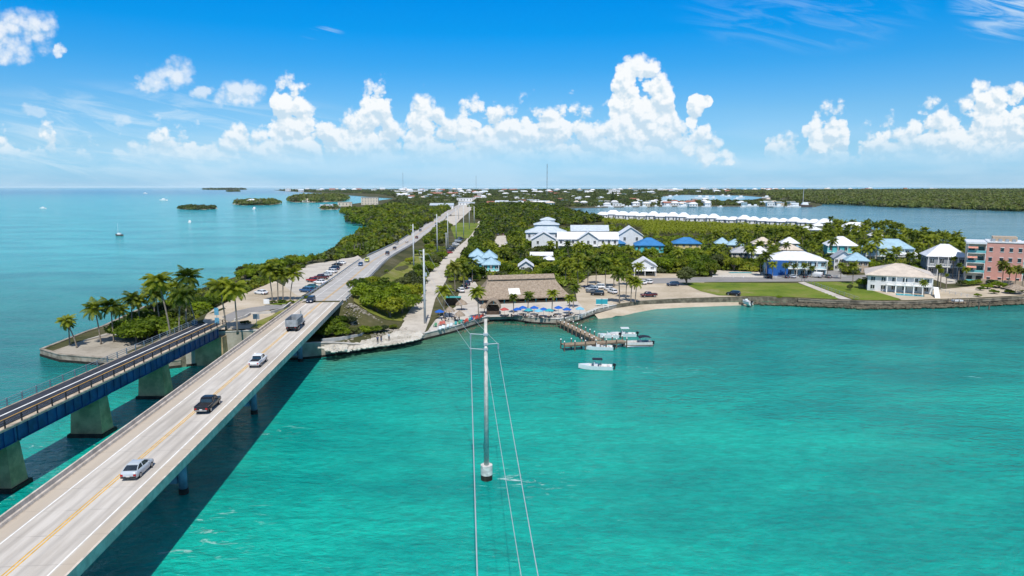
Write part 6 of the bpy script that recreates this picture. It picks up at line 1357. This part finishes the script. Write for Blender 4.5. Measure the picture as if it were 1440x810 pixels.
for a in [(1077, 390, 354, 'tall palm at the blue end wall of the motel', .5, -.3), (1069, 388, 362, 'palm left of the motel near the pool', .3, 0), (1086, 393.5, 368, 'small palm on the forecourt before the blue wall', .2, 0), (1104, 391, 370, 'small palm before the motel balconies, leftmost', .2, 0), (1117, 391, 371, 'small palm before the motel balconies, second', .2, 0), (1131, 391, 370, 'small palm before the motel balconies, third', .2, 0), (1141, 391, 374, 'low palm before the right end of the motel', .2, 0), (1163, 390, 366, 'palm at the right corner of the motel', .3, 1), (1182, 393, 370, 'palm on the lawn edge right of the white van', .3, 0), (1199, 400, 369, 'palm with drooping crown on the lawn, left of the white villa', .4, -.6), (1299, 418, 394, 'small palm over the pool of the white villa', .5, -1),
  (1322, 405, 378, 'palm right of the white villa, near the driveway', .2, 0), (1330, 406, 385, 'yellowish palm right of the white villa', .2, 0), (1318, 404, 372, 'fan shaped palm behind the driveway palms', .2, 0), (1339, 392, 361, 'palm before the tall grey house', .2, 0), (1322, 385, 355, 'palm left of the tall grey house', .2, 0), (1347, 399, 370, 'palm at the left corner of the pink building', .2, 0), (1357, 398, 376, 'short palm at the foot of the pink building balconies', .2, 0), (1409, 403, 368, 'tall pale palm before the pink facade', .3, -.5), (1418, 404, 376, 'pale palm before the pink facade, beside the tall one', .3, .5), (1427, 404, 374, 'pale palm before the right balconies of the pink building', .3, .9), (1437, 405, 377, 'pale palm at the picture edge before the pink building', .3, 1.2)]: palm_px(a[0], a[1], a[2], a[3], LPG, a[4], a[5], True, None, 'fan' if a[0] in (1322, 1318, 1339, 1347, 1330) else 'coconut', 4 if a[0] > 1400 else None)
# --- scattered trees and palms of the built-up belt
def blocked(x, y, skip=()):
    r = np.zeros(np.shape(x), bool)
    for P, nm in EXCL:
        if nm not in skip: r |= inside(P, x, y)
    return r
# px outlines of the rows where houses must stay visible: keep crowns from covering them too much
SHOW = [(783, 328, 868, 346), (740, 312, 798, 336), (868, 320, 904, 342), (893, 336, 933, 364), (947, 335, 985, 358), (660, 352, 704, 382), (890, 364, 922, 386), (1080, 356, 1160, 386), (1220, 374, 1310, 412), (1356, 340, 1440, 394), (1306, 346, 1354, 372), (1218, 338, 1280, 358), (1164, 336, 1203, 352), (1058, 336, 1126, 352), (1006, 336, 1046, 352), (692, 330, 716, 345), (729, 366, 751, 384), (840, 336, 878, 346), (746, 356, 778, 362), (1028, 348, 1062, 360)]
def covers(px, py, h, w_, f=.45):                                       # would a tree with this foot hide such a place?
    k = mpp(G(px, py, LAND)); t_ = py - h / k; a = w_ / k
    return any(px + a > s[0] + 1 and px - a < s[2] - 1 and t_ < s[3] - (s[3] - s[1]) * f and py > s[3] - 1 for s in SHOW)
def scatter(poly, n, rng, sep):
    P = np.array(poly); W = [np.array(T(*q)[:2]) for q in poly]; W = np.array(W); x0, y0 = W.min(0); x1, y1 = W.max(0); out_ = []; tries = 0
    while len(out_) < n and tries < n * 60:
        tries += 1; x, y = rng.uniform(x0, x1), rng.uniform(y0, y1)
        if not inside(W, [x], [y])[0] or any((x - a) ** 2 + (y - b) ** 2 < sep * sep for a, b in out_): continue
        out_.append((x, y))
    return out_
def to_px(x, y, z=LAND):
    F = Vector((0, math.cos(PITCH), -math.sin(PITCH))); U = Vector((0, math.sin(PITCH), math.cos(PITCH))); v_ = Vector((x, y, z - CAM_H)); d = v_.dot(F); return 720 + F_PX * x / d, 405 - F_PX * v_.dot(U) / d
def plant(poly, n, sep, palmf, tl, pl, tg, pg, seed, rt=(2.6, 4.6), hp=(6, 10.5), small=False):
    r = random.Random(seed)
    for x, y in scatter(poly, n, r, sep):
        px, py = to_px(x, y); ispalm = r.random() < palmf; h = r.uniform(*hp) if ispalm else r.uniform(*rt) * 1.45
        if blocked([x], [y])[0] or covers(px, py, h, 1.6 if ispalm else h * .6, .85 if ispalm and px > 1000 else .45): continue
        p = Vector((x, y, float(terrain(x, y))))
        if ispalm: palm(p, h - 1.3, pl, pg, r.uniform(0, .7), r.uniform(0, 6.3), y < 300, r.uniform(.85, 1.1))
        else: tree(p, h / 1.45, tl, tg, 1., small or y > 330)
plant([(655, 368), (700, 352), (760, 358), (860, 358), (905, 368), (890, 394), (820, 396), (800, 402), (690, 386), (662, 396)], 190, 3.9, .36, 'leafy tree in the belt between the white hotel and the thatched restaurant', 'coconut palm in the belt between the white hotel and the thatched restaurant', 'trees behind the restaurant', 'palms behind the restaurant', 1)
plant([(905, 362), (940, 360), (1000, 358), (1030, 372), (1040, 384), (1000, 389), (920, 392), (905, 385)], 95, 4.2, .10, 'round leafy tree between the veranda house and the blue motel', 'palm among the round trees beside the blue motel', 'trees left of the motel', 'palms left of the motel', 2, (2.8, 5.0))
plant([(985, 340), (1060, 340), (1160, 336), (1240, 345), (1350, 352), (1350, 385), (1300, 398), (1200, 396), (1060, 384), (1000, 372)], 215, 5.0, .55, 'leafy tree among the villas', 'coconut palm among the villas', 'trees among the villas', 'palms among the villas', 3, (1.8, 3.4), (7, 11), True)
r = random.Random(77)
for x, y in scatter([(1005, 350), (1080, 340), (1160, 338), (1260, 340), (1345, 352), (1352, 380), (1310, 384), (1290, 374), (1215, 372), (1170, 384), (1160, 352), (1075, 356), (1060, 378), (1010, 372)], 75, r, 5.5):
    if not blocked([x], [y])[0]: palm(Vector((x, y, float(terrain(x, y)))), r.uniform(7.5, 11.5), 'tall coconut palm standing close to the roofs of the villas', 'tall palms between the villas', r.uniform(.2, 1.), r.uniform(0, 6.3), False, r.uniform(.95, 1.2))
plant([(700, 352), (690, 340), (720, 326), (740, 322), (860, 356), (800, 358)], 60, 5., .3, 'leafy tree close to the white hotel', 'coconut palm close to the white hotel', 'trees by the hotel', 'palms by the hotel', 4, (2.6, 4.))
tree(T(965, 401), 4.4, 'big dark round tree on the edge of the lawn', None, 1.05); tree(T(1215, 406), 2.6, 'small round tree on the lawn by the white villa', None, 1.1); tree(T(1195, 409), 1.3, 'little bush standing alone on the lawn', None, 1.2, name='bush', cat='bush'); tree(T(1095, 420.5), 1.0, 'tiny bush at the water edge of the lawn', None, .8, name='bush', cat='bush')
# bushes on the road bank
GB = 'bushes on the bank right of the road'
for a in [(515, 425, 4.2), (505, 412, 3.4), (530, 438, 4.4), (548, 447, 4.6), (565, 441, 4.6), (556, 426, 5.0), (540, 418, 4.4), (578, 424, 4.4), (568, 412, 4.2), (586, 410, 4.0), (590, 396, 3.6), (524, 405, 3.0), (578, 398, 3.4), (602, 382, 3.4), (612, 372, 3.2), (600, 370, 3.0), (622, 364, 3.0), (577, 372, 2.6), (590, 360, 3.0), (604, 352, 3.0), (618, 345, 3.2), (610, 340, 3.0), (626, 334, 3.0), (600, 345, 2.6), (574, 436, 4.0), (590, 384, 3.0)]:
    tree(T(a[0], a[1]), a[2], 'dense green bush on the bank between the road and the gravel path', GB, .95, a[1] < 370, 'bush', 'bush')
GB = 'low bushes at the foot of the bridge'
for a in [(470, 470, 3.2), (455, 474, 2.2), (480, 474, 2.2), (498, 472, 2.0), (512, 470, 2.0), (528, 468, 1.8), (540, 466, 1.5), (462, 462, 3.0), (493, 455, 1.8), (553, 463, 1.2), (477, 455, 2.)]: tree(T(a[0], a[1]), a[2], 'low green bush by the stones at the right foot of the bridge', GB, .75, False, 'bush', 'bush')
GB = 'bushes on the left promontory'
for a in [(192, 482, 4.6), (208, 478, 4.8), (176, 478, 3.8), (222, 474, 4.2), (205, 462, 4.2), (232, 462, 4.0), (255, 455, 4.2), (275, 446, 4.0), (240, 445, 4.2), (290, 437, 3.8), (305, 428, 3.4), (260, 436, 4.), (222, 450, 4.)]: tree(T(a[0], a[1]), a[2], 'broad green bush under the palms of the promontory', GB, .85, False, 'bush', 'bush')
GB = 'shoreline bushes left of the parking lot'
for a in [(345, 392, 3.6), (356, 389, 4.), (368, 386, 4.), (380, 383, 4.), (392, 380, 4.), (404, 377, 4.), (416, 374, 3.8), (428, 371, 3.6), (340, 386, 3.), (352, 383, 3.4), (440, 368, 3.4), (386, 376, 3.6), (410, 370, 3.6)]: tree(T(a[0], a[1] + 1), a[2], 'dark leafy bush on the left shore beside the parking lot', GB, .9, False, 'bush', 'bush')
GB = 'grey green shrubs before the pink building'
for a in [(1352, 402, 2.), (1362, 403, 2.2), (1372, 401, 2.), (1395, 404, 2.6), (1405, 406, 2.6), (1388, 407, 2.), (1416, 408, 1.8), (1378, 409, 1.4), (1398, 414, 1.6), (1420, 414, 1.6), (1437, 412, 1.8), (1375, 418, 1.2)]: tree(T(a[0], a[1]), a[2], 'low shrub on the rocky slope before the pink building', GB, .7, False, 'shrub', 'shrub')
hut('round thatched shelter on the shore before the pink building', 1427, 414, 3.4, 3.6, group=None)
for i, a in enumerate([(383, 427), (396, 426), (408, 427), (345, 456), (430, 420)]): tree(T(*a), 1.3, 'low hedge plant on the sandy rise near the palms', 'hedge plants on the sandy rise', .5, False, 'shrub', 'shrub')

# --- forests: masses nobody could count
def forest(name, label, poly, sep, rng_seed, rad, hgt, mat, near, keep=None, zf=None, leafk=1.0, cat='forest', world=None, lim=60000):
    rng = np.random.default_rng(rng_seed); W = world if world is not None else np.array([G(*q, LAND)[:2] for q in poly]); x0, y0 = W.min(0); x1, y1 = W.max(0)
    n = int((x1 - x0) * (y1 - y0) / sep ** 2); n = min(n, 700000); x = rng.uniform(x0, x1, n); y = rng.uniform(y0, y1, n); k = inside(W, x, y); x, y = x[k], y[k]
    # nearer trees stand closer together than the far ones need to
    d = np.hypot(x, y); k = rng.random(len(x)) < np.clip((near / d) ** 1.15, 0, 1); x, y, d = x[k], y[k], d[k]
    if keep is not None: k = keep(x, y); x, y, d = x[k], y[k], d[k]
    x, y, d = x[:lim], y[:lim], d[:lim]
    g_ = np.clip((d / near) ** .575, 1, None); Rr = rad * rng.uniform(.65, 1.25, len(x)) * g_; Hh = hgt * rng.uniform(.6, 1.3, len(x)) * np.clip(g_, 1, 1.6); z = zf(x, y) if zf else terrain(x, y)
    nl = np.clip((46 * (near / d) ** .8), 9, 46).astype(int); i = np.repeat(np.arange(len(x)), nl); m = len(i)
    q = rng.normal(size=(m, 3)); q[:, 2] = np.abs(q[:, 2]) * .85 - .12; q /= np.linalg.norm(q, axis=1)[:, None]; kk = rng.uniform(.72, 1.05, m)[:, None]
    C = np.stack([x[i], y[i], z[i] + Hh[i] * .42], 1) + q * kk * np.stack([Rr[i], Rr[i], Hh[i] * .6], 1); N = q + rng.normal(size=(m, 3)) * .5 + [0, 0, .3]; N /= np.linalg.norm(N, axis=1)[:, None]
    S = Rr[i] * rng.uniform(.26, .46, m) * leafk * np.clip(46 / nl[i], 1, 4) ** .38; V, F = quads(C, N, S, .65, rng); mi = np.repeat(rng.choice(3, len(x), p=[.58, .24, .18]), nl); o = obj(name, mesh_np(name, V, F, MIXED[mat.name], mi)); tag(o, label, cat, None, 'stuff'); print(name, len(x), m); return o
offroad = lambda a, b: (lambda x, y: (lateral(x, y) < -a) | (lateral(x, y) > b))
SHW = SH
forest('mangrove_forest', 'dense mangroves between the highway and the left shore', [(432, 372), (455, 367), (489, 344), (503, 334), (527, 320), (490, 313), (487, 308), (500, 303.5), (480, 300.5), (498, 297), (535, 294), (560, 291), (600, 297), (642, 292), (628, 303), (600, 318), (560, 340), (525, 358), (500, 363)], 3.6, 1, 2.9, 4.6, LEAF_M, 380, lambda x, y: (lateral(x, y) < -8.5) & ~((y < 345) & (lateral(x, y) > -34)))
forest('mangrove_forest', 'dense mangroves filling the ground between the hotel and the far town', [(676, 322), (684, 312), (672, 309), (668, 297), (690, 289.5), (760, 290), (783, 297), (812, 305), (850, 311), (800, 318), (740, 316), (735, 332), (716, 344), (715, 331), (698, 330), (690, 348), (655, 365), (640, 366), (660, 345)], 3.8, 2, 3.0, 4.8, LEAF_M, 420, lambda x, y: (lateral(x, y) > 14) & ~blocked(x, y))
forest('mangrove_forest', 'strip of bushes between the road shoulder and the grass field', [(622, 334), (634, 318), (626, 314), (608, 322), (592, 338), (604, 345), (625, 345)], 3.8, 3, 2.2, 3.2, LEAF_M, 420, lambda x, y: lateral(x, y) > 9)
forest('mangrove_forest', 'broad mangrove island across the bay at the right', [(1150, 286.5), (1200, 288.3), (1260, 291.2), (1340, 293.8), (1440, 296.8), (1700, 303.5), (2250, 316), (2500, 285), (2150, 269), (1330, 268.4), (1000, 270), (1080, 276), (1090, 281), (1140, 284)], 9., 4, 6.2, 8., LEAF_F, 1500, None, lambda x, y: 0 * x + .6, 1.25)
forest('town_trees', 'trees growing all through the far town', [(540, 288), (560, 281), (556, 276.5), (530, 272.5), (440, 269.5), (390, 267.4), (720, 267.2), (1000, 267.6), (1130, 269), (1075, 274), (930, 274), (925, 284), (1000, 284.5), (1110, 283.5), (1140, 289), (1000, 289.2), (860, 290), (790, 291), (690, 290), (600, 296), (560, 292)], 19., 5, 6., 5.5, LEAF_F, 1500, lambda x, y: np.abs(lateral(x, y)) > 22, lambda x, y: 0 * x + 1., 1.15)
forest('islet_trees', 'scrub covering the low dark islet', [(250, 292.5), (262, 291.6), (285, 291.2), (303, 291.8), (304, 292.6), (290, 293.3), (262, 293.5)], 6., 6, 4.5, 6., LEAF_F, 1500, None, lambda x, y: 0 * x + .5)
forest('islet_trees', 'trees on the islet with a white house', [(329, 286.4), (350, 283.8), (385, 283.8), (394, 285.8), (380, 287.4), (340, 287.5)], 8., 7, 6., 8.5, LEAF_F, 1500, None, lambda x, y: 0 * x + .5)
forest('islet_trees', 'palms and trees on the longer islet', [(405, 281.8), (420, 278), (470, 277), (490, 279), (480, 282.6), (445, 283.8), (412, 283.3)], 10., 8, 7., 10., LEAF_F, 1500, None, lambda x, y: 0 * x + .5)
forest('islet_trees', 'dark tree line of an islet on the left horizon', [(286, 266.05), (330, 265.95), (346, 266.2), (330, 266.5), (298, 266.5)], 40., 9, 18., 14., LEAF_F, 6000, None, lambda x, y: 0 * x + .5)
forest('islet_trees', 'tiny dark islet below the left horizon', [(319, 268.6), (336, 268.4), (337, 268.9), (322, 269.1)], 20., 10, 9., 8., LEAF_F, 4000, None, lambda x, y: 0 * x + .5)
forest('islet_trees', 'trees at the marina point on the left shore', [(449, 291.6), (470, 289.8), (475, 293.6), (454, 293.9)], 12., 12, 5., 6., LEAF_F, 1500, None, lambda x, y: 0 * x + .5)
forest('undergrowth', 'low green undergrowth filling the gaps between trees and houses', [(640, 366), (700, 345), (720, 330), (860, 320), (905, 338), (1000, 336), (1165, 331), (1263, 335), (1345, 350), (1350, 396), (1250, 385), (1190, 386), (1000, 386), (985, 392), (905, 392), (880, 394), (815, 400), (800, 405), (690, 392), (640, 400), (628, 392)], 2.9, 31, 1.9, 2.6, LEAF_M, 330, lambda x, y: ~blocked(x, y), leafk=1.1, cat='undergrowth')
forest('undergrowth', 'low green scrub on the flat land right of the pink building', [(1445, 352), (1450, 398), (1480, 404), (1600, 411), (1900, 397), (2140, 385), (2000, 361), (1700, 356)], 3.2, 34, 2.2, 3.0, LEAF_M, 330, lambda x, y: ~blocked(x, y), cat='undergrowth')
forest('undergrowth', 'low scrub on the promontory and the left shore', [(150, 470), (205, 440), (280, 414), (325, 398), (360, 386), (410, 377), (430, 373), (400, 402), (330, 417), (300, 437), (285, 452), (262, 470), (240, 484), (200, 477)], 2.6, 32, 1.7, 2.2, LEAF_M, 330, lambda x, y: ~blocked(x, y), cat='undergrowth')
forest('undergrowth', 'weeds and scrub on the bank right of the road', [(500, 420), (540, 395), (604, 350), (630, 350), (600, 395), (590, 420), (560, 452), (520, 448)], 2.4, 33, 1.5, 1.5, LEAF_M, 330, lambda x, y: (lateral(x, y) > 9.5) & ~blocked(x, y), cat='undergrowth')
def grove():
    """the coconut grove behind the hotel, one mass of crowns"""
    rng = np.random.default_rng(21); poly = [(846, 314.5), (900, 317), (1000, 321.5), (1100, 326), (1150, 328.5), (1165, 333), (1120, 334), (1050, 333), (990, 333), (930, 334), (905, 338), (905, 326), (870, 320), (850, 318)]
    W = np.array([G(*q, LAND)[:2] for q in poly]); x0, y0 = W.min(0); x1, y1 = W.max(0); x = rng.uniform(x0, x1, 4200); y = rng.uniform(y0, y1, 4200); k = inside(W, x, y); x, y = x[k], y[k]; o_ = np.argsort(np.hypot(x, y)); x, y = x[o_], y[o_]
    cnt = 0; V = []; F = []; o = 0; cr = [np.array(palm_crown(70 + s, 11, 3, wleaf=.34, lleaf=1.1)[0]) for s in range(4)]; cf = [np.array(palm_crown(70 + s, 11, 3, wleaf=.34, lleaf=1.1)[1]) for s in range(4)]
    pts_ = np.empty((0, 2)); c2 = 0
    for a, b in zip(x, y):
        if len(pts_) and np.min((pts_[:, 0] - a) ** 2 + (pts_[:, 1] - b) ** 2) < 4.4 ** 2: continue
        pts_ = np.vstack([pts_, [a, b]]); h = rng.uniform(3.6, 6.0); z = float(terrain(a, b))
        if cnt < 0: palm(Vector((a, b, z)), h, 'coconut palm at the front of the dense grove behind the blue roofed cottages', 'front palms of the dense coconut grove', .3, rng.uniform(0, 6), False, 1.1); cnt += 1; continue
        k = c2 % 4; c2 += 1; an = rng.uniform(0, 6.3); ca, sa = math.cos(an), math.sin(an); q = cr[k] * 1.15; q = np.stack([q[:, 0] * ca - q[:, 1] * sa + a, q[:, 0] * sa + q[:, 1] * ca + b, q[:, 2] + z + h], 1); V.append(q); F.append(cf[k] + o); o += len(q)
    F = np.concatenate(F); F = F[F[:, 2] != F[:, 3]]
    me = mesh_np('palm_grove', np.concatenate(V), F, [PALM_L]); tag(obj('palm_grove', me), 'dense grove of coconut palms between the hotel and the bay', 'palm grove', None, 'stuff'); print('grove', len(pts_))
grove()
r = random.Random(8)
for i in range(34):
    px = 1166 + 100 * (i / 33) + r.uniform(-3, 3); p = T(px, 325.5 + (px - 1166) * .085 + r.uniform(-2, 5)); palm(p, r.uniform(7.5, 11), 'tall palm on the bay shore behind the white villas', 'tall palms on the bay shore', .5, r.uniform(0, 6), False, 1.15)
for i in range(26):
    px = 1268 + 78 * (i / 25) + r.uniform(-3, 3); p = T(px, 342 + (px - 1268) * .14 + r.uniform(-3, 5)); palm(p, r.uniform(6, 9), 'palm on the bay shore left of the pink building', 'palms on the bay shore near the pink building', .5, r.uniform(0, 6), False, 1.1)
for i, (px, pb, pt, lab) in enumerate([(861, 287, 270, 'tall dark pine by the far bay, left one of the pair'), (866, 287, 271, 'tall dark pine by the far bay, right one of the pair'), (836, 283, 268, 'dark pine in the far town right of the tallest mast')]):
    p = G(px, pb, LAND); t = thing('pine_tree', lab, 'tree', p); h = (pb - pt) * mpp(p); rng = np.random.default_rng(90 + i); n = 500; zz = rng.uniform(.1, 1, n); an = rng.uniform(0, 6.3, n); rr = (1 - zz) * .26 * h * rng.uniform(.5, 1.1, n) + .3; C = np.stack([np.cos(an) * rr, np.sin(an) * rr, zz * h], 1); N = C * [1, 1, 0] + rng.normal(size=(n, 3)) * 2; N /= np.linalg.norm(N, axis=1)[:, None]; V, F = quads(C, N, rng.uniform(.05, .09, n) * h * .7, .6, rng); obj('crown', mesh_np('crown', V, F, [LEAF_F]), t); MB().cyl((0, 0, 0), (0, 0, h * .9), h * .02, h * .006, 6).build('trunk', BARK, t)

print('PALMS', len([o for o in bpy.data.objects if o.name.startswith('coconut_palm')]), 'TREES', len([o for o in bpy.data.objects if o.name.startswith('broadleaf_tree')]))

# ------------------------------------------------------------------ humid air
def haze():
    m = bpy.data.materials.new('humid_air'); m.use_nodes = True; n_ = m.node_tree; n_.nodes.clear(); o = n_.nodes.new('ShaderNodeOutputMaterial'); v_ = n_.nodes.new('ShaderNodeVolumePrincipled')
    v_.inputs['Color'].default_value = (.93, .98, 1.0, 1); v_.inputs['Density'].default_value = 0.75e-5; v_.inputs['Anisotropy'].default_value = -.3; n_.links.new(v_.outputs[0], o.inputs['Volume'])
    b = MB().box(-95000, 95000, -3500, 115000, -3.5, 160.).build('haze', m); tag(b, kind='stuff')
haze()
